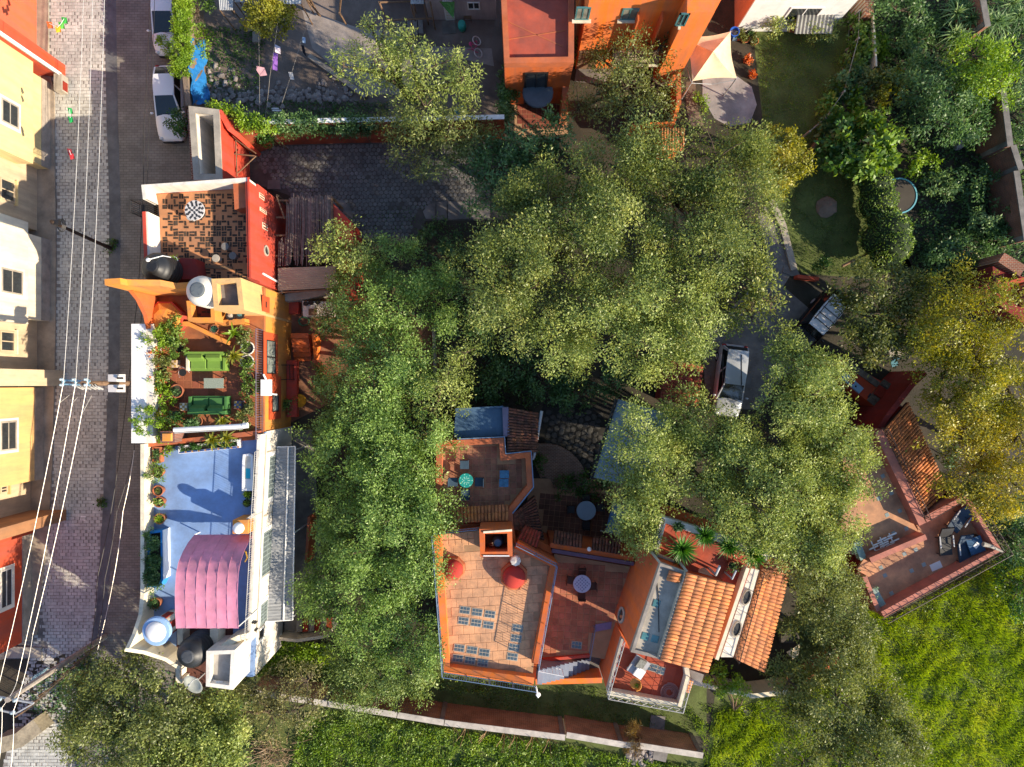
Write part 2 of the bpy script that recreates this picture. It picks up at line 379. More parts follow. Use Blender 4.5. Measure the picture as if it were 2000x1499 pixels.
def crown_arrays(blobs, dens=1.6, cr=.42, per=60, L=.2, Wd=.085, droop=-.1, lo=.5, flat=.7, zmin=-.35):
    CC = []; DD = []
    for b in blobs:
        c, d = clumps_in(b, dens, lo, zmin); CC.append(c); DD.append(d)
    C = np.concatenate(CC); D = np.concatenate(DD); n = len(C)
    rs = cr*(.55+.9*RN.random(n)); k = np.maximum(8, (per*(rs/cr)**2*RN.uniform(.6, 1.2, n)).astype(int)); idx = np.repeat(np.arange(n), k)
    o = unit(len(idx))*(RN.random(len(idx))**.45)[:, None]*rs[idx][:, None]; o[:, 2] *= flat
    # twiggy shoots: the outermost leaves stretch along the clump's own direction
    st = RN.random(n)*1.1; o += D[idx]*(RN.random(len(idx))**2*st[idx]*cr)[:, None]
    pos = C[idx]+o; ax = unit(len(idx))*.8+o/(rs[idx][:, None]+.01)*.8+np.array([0, 0, droop]); ax /= np.linalg.norm(ax, axis=1, keepdims=True)+1e-9
    ln = L*RN.uniform(.6, 1.25, len(idx)); up = D[idx]*1.0+unit(n)[idx]*.75+RN.normal(size=(len(idx), 3))*.55+o/(rs[idx][:, None]+.01)*.5+np.array([0, 0, .25])
    return leafquads(pos, ax, ln, Wd/L*ln*RN.uniform(.8, 1.2, len(idx)), .25, up), C
BARK = None
def tree(name, label, trunk, blobs, lm, group=None, cat='tree', dens=1.6, cr=.42, per=60, L=.2, Wd=.085, droop=-.1, tr=.22, flat=.7, lo=.5, zmin=-.35, twigs=.3, bark=None):
    """trunk (px,py at ground) with limbs to every lobe; blobs = (px,py,z, rx,ry,rz) with px,py read at height z and radii in metres"""
    b3 = [(*W(b[0], b[1], b[2]), b[3], b[4], b[5]) for b in blobs]
    base = W(*trunk); t = thing(name, label, cat, base, group)
    (V, F), C = crown_arrays(b3, dens, cr, per, L, Wd, droop, lo, flat, zmin)
    npobj('crown', V, F, lm, t)
    mb = MB(); zf = min(b[2] for b in b3)*.35; ctr = sum((Vector(b[:3]) for b in b3), Vector())/len(b3)
    fork = base.lerp(Vector((ctr.x, ctr.y, 0)), .25); fork.z = max(.4, zf)
    mb.tube([base-Vector((0, 0, .1)), base.lerp(fork, .5)+Vector((R.uniform(-.1, .1), R.uniform(-.1, .1), 0)), fork], tr*1.25, 8, tr*.9)
    for b in b3:
        e = Vector(b[:3]); m1 = fork.lerp(e, .45)+Vector((R.uniform(-.3, .3), R.uniform(-.3, .3), .35)); mb.tube([fork, m1, e], tr*.62, 6, tr*.22)
    ends = [Vector(b[:3]) for b in b3]
    for c in C[RN.random(len(C)) < twigs]:
        c = Vector(c); e = min(ends, key=lambda q: (q-c).length); m1 = e.lerp(c, .5)+Vector((R.uniform(-.15, .15), R.uniform(-.15, .15), R.uniform(0, .2)))
        mb.tube([e, m1, c], .035, 4, .012, cap=False)
    obj('trunk', mb, bark or BARK, t, True); return t
def bush(name, label, px, py, z, r, lm, h=None, cat='shrub', group=None, dens=2.2, cr=.25, per=45, L=.14, Wd=.075, base=0, **k):
    h = h or r*.9; return tree(name, label, (px, py, base), [(px, py, z, r, r, h)], lm, group, cat, dens, cr, per, L, Wd, tr=max(.03, r*.06), **k)
def spiky(cx, cy, z, n, L, w, rise=.5, droop=.35, seg=3):
    """strap leaves radiating from one crown"""
    mb = MB()
    for i in range(n):
        t = 2.4*i+R.uniform(-.2, .2); f = (i+.5)/n; el = rise*1.5*(1-f)+.12*R.uniform(.3, 1.6); l = L*R.uniform(.8, 1.08); d = Vector((math.cos(t), math.sin(t), 0)); s = Vector((-d.y, d.x, 0)); pv = []
        for j in range(seg+1):
            q = j/seg; zz = math.sin(el)*l*q-droop*l*q*q*.8; xx = math.cos(el)*l*q
            ww = w*(1-q**2.2)*(.55+.45*min(1, q*4)); p = Vector((cx, cy, z))+d*xx+Vector((0, 0, zz)); pv += [p+s*ww/2+Vector((0, 0, ww*.2)), p, p-s*ww/2+Vector((0, 0, ww*.2))]
        fs = []
        for j in range(seg):
            a = 3*j; fs += [(a, a+1, a+4, a+3), (a+1, a+2, a+5, a+4)]
        mb.add(pv, fs)
    return mb
def grassmesh(name, pts, dens, h, m, label, w=.035, lean=.5, z=0, cat=None, holes=(), patch=0, parent=None):
    """blades of real geometry over a pixel polygon of ground: one object of kind stuff"""
    p = ccw(P(pts, 0)); xs = [a.x for a in p]; ys = [a.y for a in p]; A = abs(area(p))
    n = int(A*dens*(max(xs)-min(xs))*(max(ys)-min(ys))/A); X = RN.uniform(min(xs), max(xs), n); Y = RN.uniform(min(ys), max(ys), n)
    def ins(poly):
        r = np.zeros(n, bool)
        for i in range(len(poly)):
            a, b = poly[i], poly[(i+1) % len(poly)]
            if a.y == b.y: continue
            c = ((a.y > Y) != (b.y > Y)) & (X < (b.x-a.x)*(Y-a.y)/(b.y-a.y)+a.x); r ^= c
        return r
    k = ins(p)
    for hp in holes: k &= ~ins(ccw(P(hp, 0)))
    lump = np.sin(X*1.9+np.sin(Y*1.3)*1.7)*np.sin(Y*2.3+np.sin(X*1.1)*2)+.5*np.sin(X*5.1+Y*2)*np.sin(Y*4.7-X)
    if patch: k &= RN.random(n) < np.clip(.62+lump*patch, .05, 1)
    X, Y, lump = X[k], Y[k], lump[k]; n = len(X)
    hh = h*RN.uniform(.5, 1.2, n)*(1+.45*np.clip(lump, -1, 1)); t = RN.uniform(0, 6.283, n)+lump; le = lean*RN.uniform(.3, 1.3, n)
    D = np.stack([np.cos(t)*le, np.sin(t)*le, np.ones(n)], 1); D /= np.linalg.norm(D, axis=1, keepdims=True)
    V, F = leafquads(np.stack([X, Y, np.full(n, z-.01)], 1), D, hh, np.full(n, w)*RN.uniform(.7, 1.4, n), .15)
    o = npobj(name, V, F, m, parent, kind='stuff')
    if label: o['label'] = label
    return o
def coverleaves(name, pts, dens, hmax, m, label, L=.12, Wd=.08, z=0, holes=(), parent=None, lump_amp=1, kind='stuff', ph=0, thin=0):
    """broad-leaf ground cover: leaves heaped over a pixel polygon"""
    p = ccw(P(pts, 0)); xs = [a.x for a in p]; ys = [a.y for a in p]; n = int(dens*(max(xs)-min(xs))*(max(ys)-min(ys)))
    X = RN.uniform(min(xs), max(xs), n); Y = RN.uniform(min(ys), max(ys), n)
    def ins(poly):
        r = np.zeros(n, bool)
        for i in range(len(poly)):
            a, b = poly[i], poly[(i+1) % len(poly)]
            if a.y == b.y: continue
            r ^= ((a.y > Y) != (b.y > Y)) & (X < (b.x-a.x)*(Y-a.y)/(b.y-a.y)+a.x)
        return r
    k = ins(p)
    for hp in holes: k &= ~ins(ccw(P(hp, 0)))
    lump = .5+.5*np.sin(X*2.1+np.sin(Y*1.7)*1.7)*np.sin(Y*2.5+np.sin(X*1.3)*2); lump = lump*.7+.3*(.5+.5*np.sin(X*6.3+1)*np.sin(Y*5.7))
    if ph: lump = .5+.5*np.sin(X*1.3+ph+np.sin(Y*.9+ph)*1.9)*np.sin(Y*1.5-ph+np.sin(X*.8)*2); lump = lump*.75+.25*(.5+.5*np.sin(X*5.3+ph)*np.sin(Y*4.7))
    k &= RN.random(n) < (np.clip(lump*2.4-thin, 0, 1) if thin else .25+.9*lump)
    X, Y, lump = X[k], Y[k], lump[k]; n = len(X); Z = z+hmax*lump*RN.random(n)**.4
    ln = L*RN.uniform(.5, 1.3, n); V, F = leafquads(np.stack([X, Y, Z], 1), unit(n, .25), ln, Wd/L*ln)
    o = npobj(name, V, F, m, parent, kind=kind)
    if label: o['label'] = label
    return o
# ---------------------------------------------------------------- materials
def brickmat(name, c1, c2, mortar, bw, bh, ms=.012, swap=None, off=.5, var=.25):
    if name in MATS: return MATS[name]
    m = mat(name, c1, bump=0); nt = m.node_tree; N = nt.nodes; L = nt.links; b = N['Principled BSDF']
    tc = N.new('ShaderNodeTexCoord'); br = N.new('ShaderNodeTexBrick'); vec = tc.outputs['Object']
    if swap:
        mp = N.new('ShaderNodeMapping'); mp.inputs['Rotation'].default_value = swap; L.new(vec, mp.inputs[0]); vec = mp.outputs[0]
    L.new(vec, br.inputs[0]); br.offset = off
    br.inputs['Scale'].default_value = 1; br.inputs['Brick Width'].default_value = bw; br.inputs['Row Height'].default_value = bh
    br.inputs['Mortar Size'].default_value = ms; br.inputs['Color1'].default_value = lin(c1); br.inputs['Color2'].default_value = lin(c2); br.inputs['Mortar'].default_value = lin(mortar)
    nz = N.new('ShaderNodeTexNoise'); nz.inputs['Scale'].default_value = .9; nz.inputs['Detail'].default_value = 7; L.new(tc.outputs['Object'], nz.inputs[0])
    mr = N.new('ShaderNodeMapRange'); mr.inputs[1].default_value = .3; mr.inputs[2].default_value = .7; mr.inputs[3].default_value = 1-var; mr.inputs[4].default_value = 1+var
    L.new(nz.outputs['Fac'], mr.inputs[0]); hs = N.new('ShaderNodeHueSaturation'); L.new(mr.outputs[0], hs.inputs['Value']); L.new(br.outputs[0], hs.inputs['Color'])
    L.new(hs.outputs[0], b.inputs['Base Color'])
    bp = N.new('ShaderNodeBump'); bp.inputs['Strength'].default_value = .5; bp.inputs['Distance'].default_value = .015; bp.invert = True
    L.new(br.outputs['Fac'], bp.inputs['Height']); L.new(bp.outputs[0], b.inputs['Normal']); return m
BARK = mat('bark', '#6b5a48', var=.4, scale=4, bump=.8, bscale=18)
M_dirt = mat('dirt', '#8a7868', col2='#5a4c3e', scale=.6, bump=.7, bscale=14)
M_yard = mat('yard_dirt', '#85776f', col2='#5b5048', scale=.45, bump=.7, bscale=10)
M_soil = mat('dark_soil', '#4a4236', col2='#2b2a20', scale=.7, bump=.8, bscale=10)
M_gsoil = mat('grass_soil', '#64703a', col2='#434a24', scale=.8, bump=.8, bscale=10)
M_grout = mat('street_grout', '#928c86', var=.3, scale=1)
M_cob = mat('cobble_stone', '#cac8c0', rnd=.12, var=.2, scale=3, bump=.5, bscale=14, rough=.7)
M_cob2 = mat('river_stone', '#7d7b78', rnd=.18, var=.25, scale=3, bump=.5, bscale=14, rough=.75)
M_conc = mat('concrete', '#a49a8e', var=.22, scale=1.3, bump=.4, bscale=25)
M_concd = mat('concrete_grey', '#8b857f', var=.3, scale=1.0, bump=.4, bscale=25)
M_cem = mat('cement_pale', '#b9ae9d', var=.22, scale=1.1, bump=.4, bscale=20)
M_white = mat('white_wall', '#e9dfcf', var=.1, scale=1.4, bump=.2, bscale=25)
M_whitep = mat('white_paint', '#e8e6e2', var=.08, rough=.5, bump=0)
M_cream = mat('cream_plaster', '#e6d9bc', var=.1, scale=.9, bump=.25, bscale=25)
M_yel = mat('pale_yellow_plaster', '#e3c88a', var=.1, scale=.9, bump=.25, bscale=25)
M_gold = mat('golden_plaster', '#dfb070', var=.1, scale=.9, bump=.25, bscale=25)
M_redh = mat('red_plaster', '#c24a26', var=.14, scale=1.1, bump=.25, bscale=25)
M_redf = mat('scarlet_plaster', '#c8432a', var=.12, scale=1.1, bump=.25, bscale=25)
M_oran = mat('orange_plaster', '#cf6425', var=.15, scale=1.0, bump=.3, bscale=22)
M_oranb = mat('bright_orange_plaster', '#ee7a26', var=.1, scale=1.0, bump=.25, bscale=25)
M_amber = mat('amber_plaster', '#dd9038', var=.12, scale=1.0, bump=.25, bscale=25)
M_terr = mat('terracotta_wash', '#c4683c', var=.2, scale=1.4, bump=.3, bscale=22)
M_brickred = mat('oxide_red', '#8f3020', var=.2, scale=1.4, bump=.3, bscale=22)
M_pink = mat('dusty_pink_plaster', '#c47a66', var=.2, scale=1.6, bump=.3, bscale=22)
M_dred = mat('deep_red_plaster', '#8e2a22', var=.2, scale=1.4, bump=.3, bscale=22)
M_floorR = mat('red_floor', '#b24a2c', var=.25, scale=1.2, bump=.25, bscale=25)
M_clay = mat('clay_tile_floor', '#d6a076', rnd=.04, var=.2, scale=1.6, bump=.25, bscale=20)
M_clayd = mat('clay_tile_worn', '#b47a5c', rnd=.2, var=.25, scale=1.6, bump=.25, bscale=20)
M_clayg = mat('clay_grout', '#b08a68', var=.2)
M_tile = mat('roof_tile_orange', '#d08148', rnd=.16, var=.28, scale=2.5, bump=.4, bscale=30)
M_tiled = mat('roof_tile_weathered', '#9a5c40', rnd=.28, var=.4, scale=3, bump=.4, bscale=30, col2='#4a382f')
M_tiler = mat('roof_tile_red', '#b04a34', rnd=.14, var=.3, scale=3, bump=.4, bscale=30)
M_mort = mat('roof_mortar', '#8e5638', var=.3)
M_mortd = mat('roof_mortar_dark', '#43302a', var=.3)
M_iron = mat('dark_iron', '#2c2a29', rough=.5, bump=0, var=.2)
M_bluei = mat('blue_grey_iron', '#6f86a0', rough=.5, bump=0, var=.15)
M_greyi = mat('pale_iron', '#b4b2ac', rough=.5, bump=0, var=.15)
M_galv = mat('galvanised', '#b3b4b5', rough=.45, bump=0, var=.2)
M_wood = mat('old_wood', '#8a6d54', var=.35, scale=2, bump=.5, bscale=16, streak=(2, 14, 2))
M_cane = mat('cane', '#84756c', rnd=.25, var=.3, scale=6, bump=.4)
M_black = mat('black_plastic', '#222224', rough=.5, bump=0, var=.2, spec=.5)
M_rub = mat('rubber', '#17171a', rough=.8, bump=0)
M_glass = glassmat('window_glass', '#34383a')
M_glassb = glassmat('glass_block', '#52646e', .15)
M_glassg = glassmat('green_glass', '#4f7f80')
M_blue = mat('blue_floor_paint', '#7f9ecc', var=.12, scale=.9, bump=.2, bscale=25, rough=.6)
M_rock = mat('rubble_rock', '#988e88', rnd=.22, var=.25, scale=4, bump=.6, bscale=12)
M_terra = mat('terracotta_pot', '#b96a40', rnd=.14, var=.2, scale=5)
M_green = mat('green_cushion', '#6f8f3a', var=.1, scale=3, bump=.2, bscale=60)
M_pinkc = mat('pink_canvas', '#dc8aa2', var=.16, scale=.7, bump=.15, bscale=60)
M_canv = mat('cream_canvas', '#e8cfa8', var=.06, scale=1, bump=.15, bscale=60)
# leaves
L_mesq = leafmat('leaf_mesquite', '#627438', '#9aa854', '#c6c876')
L_big = leafmat('leaf_pepper', '#4c6030', '#828e44', '#b6b660')
L_row = leafmat('leaf_row', '#587434', '#88a650', '#b4ca74')
L_yel = leafmat('leaf_yellow', '#62661f', '#979830', '#c2b040')
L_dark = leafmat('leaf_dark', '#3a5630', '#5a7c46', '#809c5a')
L_olive = leafmat('leaf_olive', '#505a2c', '#7a8444', '#a2a65c')
L_lime = leafmat('leaf_lime', '#587a1e', '#86a62c', '#a9be3e')
L_ivy = leafmat('leaf_ivy', '#2c4c1e', '#47702c', '#6c9440')
L_big2 = leafmat('leaf_broad', '#50701f', '#7d9c3a', '#adc070')
L_pot = leafmat('leaf_potplant', '#4a6828', '#76933c', '#a8b858')
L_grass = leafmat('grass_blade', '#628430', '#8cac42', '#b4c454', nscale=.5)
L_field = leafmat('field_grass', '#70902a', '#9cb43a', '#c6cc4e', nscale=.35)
L_shadeg = leafmat('shade_grass', '#435f2a', '#62803a', '#8a9c48', nscale=.5)  # darker copy of the grass blades; shade is put into the colour
L_flow = leafmat('flower_orange', '#b8401c', '#d4742a', '#d8a030')
L_yucca = leafmat('leaf_yucca', '#2f5a16', '#55862a', '#9fb85a', trans=.2)
L_reed = leafmat('leaf_reed', '#4c6a3c', '#7d9a5e', '#a8b478')
L_dry = leafmat('dry_twig', '#7a6048', '#a08868', '#b9a07c', trans=.1)

# ---------------------------------------------------------------- the setting
g = MB(); g.add([(-220, -220, 0), (220, -220, 0), (220, 220, 0), (-220, 220, 0)], [(0, 1, 2, 3)]); struct('ground', g, M_soil)
st_c = [(90, -140), (95, 0), (99, 200), (111, 400), (108, 750), (97, 1000), (78, 1190), (30, 1400), (-10, 1560)]
st_m = [(205, -140), (205, 0), (208, 200), (214, 400), (212, 750), (201, 1000), (188, 1200), (160, 1380), (120, 1560)]
st_r = [(380, -140), (378, 0), (378, 200), (385, 360), (380, 750), (372, 1000), (360, 1200), (330, 1380), (290, 1560)]
street = sheet('street', st_c+st_r[::-1], .004, M_grout)
M_road = brickmat('road_paver', '#7f7a71', '#736e66', '#5e5a54', .34, .16, .012, var=.22)
gut = [(x+22, y) for x, y in st_m]
sheet('road', gut+st_r[::-1], .024, M_road)
gt = sheet('gutter', st_m+gut[::-1], .03, mat('gutter_concrete', '#6f7174', var=.25, scale=1.2, bump=.3))
mbs = [bev_tile(.35*a, .19*b, .018, .007) for a, b in ((1, 1), (.86, .95), (1.04, .88), (.7, 1), (.93, .92))]
pave(street, P(st_c+st_m[::-1]), .0, 0, .36, .2, .01, M_cob, 'paving_stone', stagger=.5, tilt=.02, dz=.006, meshes=mbs, jit=0, edge=.25, near=W(150, 700))
sw = MB(); swl = [(62, -140), (70, 0), (72, 120), (96, 190), (98, 330), (98, 470), (98, 640), (98, 760), (92, 900), (80, 1010), (66, 1100), (58, 1240)]
swr = [(95, -140), (96, 0), (97, 120), (108, 190), (109, 330), (111, 470), (110, 640), (108, 760), (104, 900), (98, 1010), (88, 1100), (74, 1240)]
sw.prism(P([(x-60, y) for x, y in swl])+P(swr)[::-1], 0, .12); struct('pavement', sw, mat('pavement_concrete', '#b0a08c', var=.25, scale=1.2, bump=.4))
# upper yard, driveway, patios, lawns
sheet('yard_earth', [(380, -80), (985, -80), (985, 232), (480, 236), (380, 210)], .006, M_yard)
sheet('trodden_path', [(590, 20), (640, 35), (700, 55), (760, 60), (800, 90), (960, 95), (965, 130), (900, 115), (820, 150), (800, 185), (720, 185), (650, 130), (610, 95)], .010, mat('trodden_earth', '#a3978f', var=.25, scale=1.0, bump=.5, bscale=12))
drive = sheet('driveway', [(455, 285), (760, 276), (1000, 265), (1010, 430), (830, 432), (820, 480), (700, 470), (560, 380), (470, 350)], .006, mat('drive_grout', '#5f5a54', var=.3))
ds = [dome_stone(.29, .27, .03, 6, i) for i in range(6)]
pave(drive, P([(465, 290), (760, 282), (960, 275), (960, 395), (815, 410), (800, 462), (705, 465), (560, 375)]), 0, .02, .272, .238, 0, M_cob2, 'cobblestone', stagger=.5, tilt=.03, dz=.005, meshes=ds, jit=.012, edge=.2, skip=.03, near=W(640, 320))
def slab(pts, label, m=None, h=.07, name='concrete_slab', cat='slab', z=0):
    o = obj(name, MB().prism(P(pts, 0), z, z+h), m or M_concd); tag(o, label, cat); return o
slab([(836, 341), (858, 341), (860, 357), (837, 357)], 'small square concrete cover on the cobbled driveway')
slab([(524, 353), (548, 353), (549, 371), (523, 370)], 'square concrete cover on the driveway beside the red house wall')
slab([(853, 396), (873, 394), (873, 430), (852, 430)], 'sunlit concrete slab at the west end of the driveway slab row')
slab([(826, 414), (838, 400), (851, 395), (850, 430), (832, 428)], 'rounded concrete end slab of the driveway slab row', h=.05)
slab([(875, 394), (915, 395), (916, 428), (875, 430)], 'grey concrete slab in the middle of the driveway slab row')
slab([(918, 395), (957, 395), (957, 427), (918, 428)], 'grey concrete slab at the dark east end of the driveway slab row')
slab([(655, 391), (672, 394), (686, 408), (690, 430), (672, 415)], 'curved concrete kerb beside the red wall by the cane pergola')
slab([(1271, 1396), (1299, 1399), (1297, 1425), (1268, 1421)], 'pinkish square concrete slab on the grass by the brick wall')
slab([(1452, 1386), (1470, 1388), (1468, 1404), (1450, 1402)], 'small grey stone slab on grass below the leafy vine', h=.05)
lawn = sheet('lawn', [(1470, 60), (1660, 50), (1650, 230), (1560, 520), (1700, 545), (1780, 520), (1700, 330), (1640, 260), (1560, 520), (1560, 540), (1500, 380), (1490, 240)], .006, M_gsoil)
sheet('lawn', [(1515, 330), (1700, 310), (1700, 545), (1565, 535), (1520, 400)], .008, M_gsoil)
sheet('patio', [(1372, 150), (1395, 130), (1440, 150), (1468, 170), (1478, 205), (1465, 240), (1425, 248), (1395, 232), (1372, 190)], .012, mat('patio_concrete', '#aca29e', var=.25, scale=.9, bump=.4))
sheet('garden_path', [(1340, 160), (1358, 160), (1362, 210), (1375, 245), (1350, 250), (1340, 210)], .010, M_dirt)
sheet('path', [(1480, 420), (1508, 390), (1530, 440), (1552, 525), (1530, 560), (1600, 620), (1560, 700), (1480, 800), (1380, 800), (1370, 660), (1470, 560), (1500, 500)], .007, M_concd)
sheet('field', [(1560, 1120), (2300, 1000), (2300, 1800), (1300, 1800), (1380, 1480), (1400, 1330), (1560, 1330)], .006, M_gsoil)
sheet('meadow', [(480, 1330), (1380, 1480), (1380, 1800), (280, 1800), (300, 1420)], .006, M_gsoil)
sheet('grass_strip', [(490, 1240), (900, 1300), (1380, 1330), (1380, 1440), (480, 1330)], .006, M_gsoil)
sheet('overgrown_ground', [(1700, -100), (2300, -100), (2300, 700), (1760, 560), (1740, 300)], .006, M_soil)
sheet('lane', [(572, 840), (610, 840), (640, 1240), (555, 1240)], .010, M_concd)
sheet('side_yard', [(555, 560), (690, 560), (860, 640), (860, 720), (700, 760), (560, 830)], .010, mat('side_yard_floor', '#9a6a4e', var=.3, scale=1.2, bump=.4))
court = sheet('courtyard', [(1030, 935), (1215, 935), (1225, 1090), (1060, 1090), (1030, 1000)], .010, M_clayg)
pave(court, P([(1045, 955), (1212, 965), (1215, 1060), (1070, 1060), (1050, 990)]), .0, -.1, .33, .33, .02, mat('court_tile', '#7d5644', rnd=.18, var=.3), 'floor_tile', h=.03, limit=220)
st_yard = sheet('stone_yard', [(1060, 790), (1200, 790), (1175, 940), (1040, 940), (1045, 880)], .008, mat('stone_grout', '#34322d', var=.3))
pave(st_yard, P([(1065, 800), (1185, 800), (1165, 935), (1100, 935), (1060, 860)]), 0, .3, .4, .35, 0, mat('flagstone_dark', '#55534e', rnd=.2, var=.3, bump=.4), 'flagstone', stagger=.5, tilt=.03, dz=.008, meshes=[dome_stone(.4, .36, .04, 6, i+20) for i in range(5)], jit=.05, edge=.3, limit=120)
# ---------------------------------------------------------------- houses along the left side of the street (facades face +x)
def yb(py, X): return (749.5-py)/S            # world y of a wall base read at ground level
def Xb(px): return (px-1000)/S
pl = mat('plinth_cement', '#b3a596', var=.25, scale=1.5, bump=.4)
M_tan = mat('tan_shade_plaster', '#cbb594', var=.14, scale=.9, bump=.3)  # tan paint; on recess walls it puts their shade into the colour
# orange house at the top
xo = Xb(74); t = thing('orange_house', 'orange red house at the top left corner above the pale yellow house', 'house', (xo-3, yb(0, 0), 0))
obj('wall', MB().box(xo-8, xo, yb(128, 0), yb(-140, 0), 0, 8.5), mat('salmon_orange_plaster', '#d4603a', var=.1, scale=.8, bump=.25), t)
obj('party_wall', MB().box(xo-8, Xb(128), yb(150, 0), yb(128, 0), 0, 7.6), M_redh, t)
obj('conduit', MB().box(Xb(120), Xb(128)+.03, yb(152, 0), yb(149, 0), .4, 7.7).tube([W(131, 156), W(131, 156)+Vector((0, 0, 7))], .04), M_whitep, t)
obj('meter_box', MB().box(Xb(121), Xb(136), yb(187, 0), yb(155, 0), .12, .75), M_cem, t)
obj('niche_shade_panel', MB().box(Xb(136), Xb(136)+.02, yb(184, 0), yb(167, 0), .2, .65), M_brickred, t)  # flat dark panel stands in for the shaded opening of the box
def bayhouse(name, label, m, y0, y1, ry1, X, bars, wins, rec_win, fin=None, upper=None, tm=None):
    """facade between pixel rows y0..y1, recess down to ry1, with windows found by pixel"""
    t = thing(name, label, 'house', (X-3, yb((y0+ry1)/2, 0), 0))
    obj('wall', MB().box(X-8, X, yb(y1, 0), yb(y0, 0), 0, 8.6), m, t)
    obj('plinth', MB().box(X, X+.05, yb(y1, 0)-.02, yb(y0, 0), 0, .85), pl, t)
    Xw = X+(.25 if upper and upper[2] > 1 else 0); w = Wall((Xw, yb(y1, 0)), (Xw, yb(y0, 0)))
    for wn_ in wins: window(t, w, w.rect(*wn_), M_cem if m is not M_redh else M_white, M_glass, .09, bars, surround=M_white, sw=.16)
    if ry1 > y1:
        Xr = X-.75; obj('recess_wall', MB().box(Xr-7, Xr, yb(ry1, 0), yb(y1, 0), 0, 8.4), tm or M_tan, t)
        wr = Wall((Xr, yb(ry1, 0)), (Xr, yb(y1, 0)))
        for wn_ in rec_win:
            r = wr.rect(*wn_); window(t, wr, r, M_tan, M_glass, .08, (1, 0), sill=m)
        if fin: obj('party_wall', MB().box(Xr-7, Xb(fin[0]), yb(fin[2], 0), yb(fin[1], 0), 0, 8.0), fin[3], t)
    if upper: obj('upper_bay', MB().box(X-8, X+.25, yb(upper[1], 0), yb(upper[0], 0), upper[2], 8.3), m, t)
    return t
bayhouse('yellow_house', 'pale yellow house with one square window above the cream house', M_yel, 165, 332, 452, -28.15, (0, 1), [(2, 190, 36, 254)], [(0, 346, 28, 398)], upper=(130, 340, 1.9))
bayhouse('cream_house', 'cream house with grey window facing the orange terrace house', M_cream, 470, 628, 748, -28.15, (0, 1), [(2, 522, 44, 578)], [(0, 646, 28, 688)], fin=(125, 724, 754, M_tan), upper=(452, 640, 2.3))
bayhouse('golden_house', 'golden yellow house with white framed window beside the pole lines', M_gold, 757, 935, 1018, -28.55, (0, 1), [(0, 824, 32, 878)], [(0, 950, 14, 962)], fin=(130, 996, 1016, mat('tan_red_plaster', '#a8764f', var=.15)))
bayhouse('red_house', 'bright red house at the lower left with white framed window', M_redh, 1022, 1245, 1245, -29.3, (0, 1), [(0, 1116, 24, 1182)], [], upper=(1022, 1040, 0.2))
# drainpipe wall ledge near the red house, forecourt, vacant lot
sheet('forecourt', [(-40, 1170), (75, 1170), (95, 1255), (90, 1285), (-40, 1290)], .016, M_concd)
slab([(20, 1262), (82, 1264), (84, 1284), (14, 1284)], 'pale concrete kerb along the forecourt of the red house', M_cem, .12, 'kerb', 'kerb')
sheet('vacant_lot', [(-60, 1290), (95, 1290), (190, 1250), (185, 1330), (110, 1420), (-60, 1450)], .014, M_soil)
obj_w = obj('stone_wall', MB().path(P([(98, 1400), (62, 1428), (20, 1440)]), .9, 0, 1.1), mat('rubble_wall', '#b5a78c', var=.3, scale=2, bump=.8, bscale=8)); tag(obj_w, 'short pale stone wall below the wire fence in the vacant lot', 'wall')
f = thing('wire_fence', 'rusty wire fence running along the edge of the vacant lot', 'fence', W(130, 1330))
for i in range(7):
    q = W(196-22*i, 1258+20*i); obj('post', MB().tube([q, q+Vector((0, 0, 1.5))], .04, 6), M_wood, f)
mbf = MB()
for k in range(6): mbf.tube([W(198, 1256, .2+.25*k), W(120, 1330, .15+.25*k), W(62, 1382, .2+.25*k)], .012, 4)
for k in range(46):
    a = W(198, 1256).lerp(W(62, 1382), k/46); mbf.tube([a+Vector((0, 0, .1)), a+Vector((.2, .1, 1.45))], .008, 3)
obj('wire_mesh', mbf, mat('rusty_wire', '#6e5f52', var=.3, bump=0), f)
o = obj('iron_gate', MB().box(0, 1, 0, .05, 0, 1.2, Matrix.Translation(W(78, 1330)) @ Matrix.Rotation(1.0, 4, 'Z')), mat('blue_gate', '#7f99a8', var=.2)); tag(o, 'pale blue sheet metal gate leaf standing in the vacant lot', 'gate')
# ---------------------------------------------------------------- poles and cables
def wire(pts, sag=.25, r=.014, n=10):
    mb = MB(); out = []
    for a, b in zip(pts, pts[1:]):
        for i in range(n): q = a.lerp(b, i/n); q.z -= sag*4*(i/n)*(1-i/n); out.append(q)
    return mb.tube(out+[pts[-1]], r, 5)
M_wirew = mat('bare_wire', '#cfc8bd', rough=.4, metal=.3, bump=0, var=.1)
ZP = 9.0
t = thing('utility_pole', 'wooden utility pole with blue steel crossarm standing against the white terrace parapet', 'utility pole', W(346, 749))
top = W(164, 747, ZP+.15); base = W(346, 749)
obj('pole', MB().tube([base, Vector((base.x, base.y, ZP+.2))], .16, 10, .12), M_wood, t)
bx = base.x
px0 = Vector((bx, base.y, 0))
def armz(px, z): return W(px, 747, z)
arm = MB()
for dy in (-.09, .09):
    arm.tube([Vector((bx+.25, base.y+dy, ZP)), W(124, 747, ZP)+Vector((0, dy, 0))], .045, 6)
for q in (124, 148, 171): arm.box(-.05, .05, -.14, .14, -.05, .05, Matrix.Translation(W(q, 747, ZP)))
obj('crossarm', arm, mat('sky_blue_steel', '#7fa3b5', rough=.5, bump=0, var=.15), t)
ins = MB()
for q in (124, 148, 171):
    for dy in (-.13, .13): c = W(q, 747, ZP)+Vector((0, dy, .04)); ins.lathe([(.03, 0), (.075, .03), (.04, .08), (.075, .11), (.04, .16), (.065, .19), (.02, .24)], 8, c)
obj('insulator', ins, mat('insulator_glaze', '#9fb0b8', rough=.25, bump=0), t)
fu = MB()
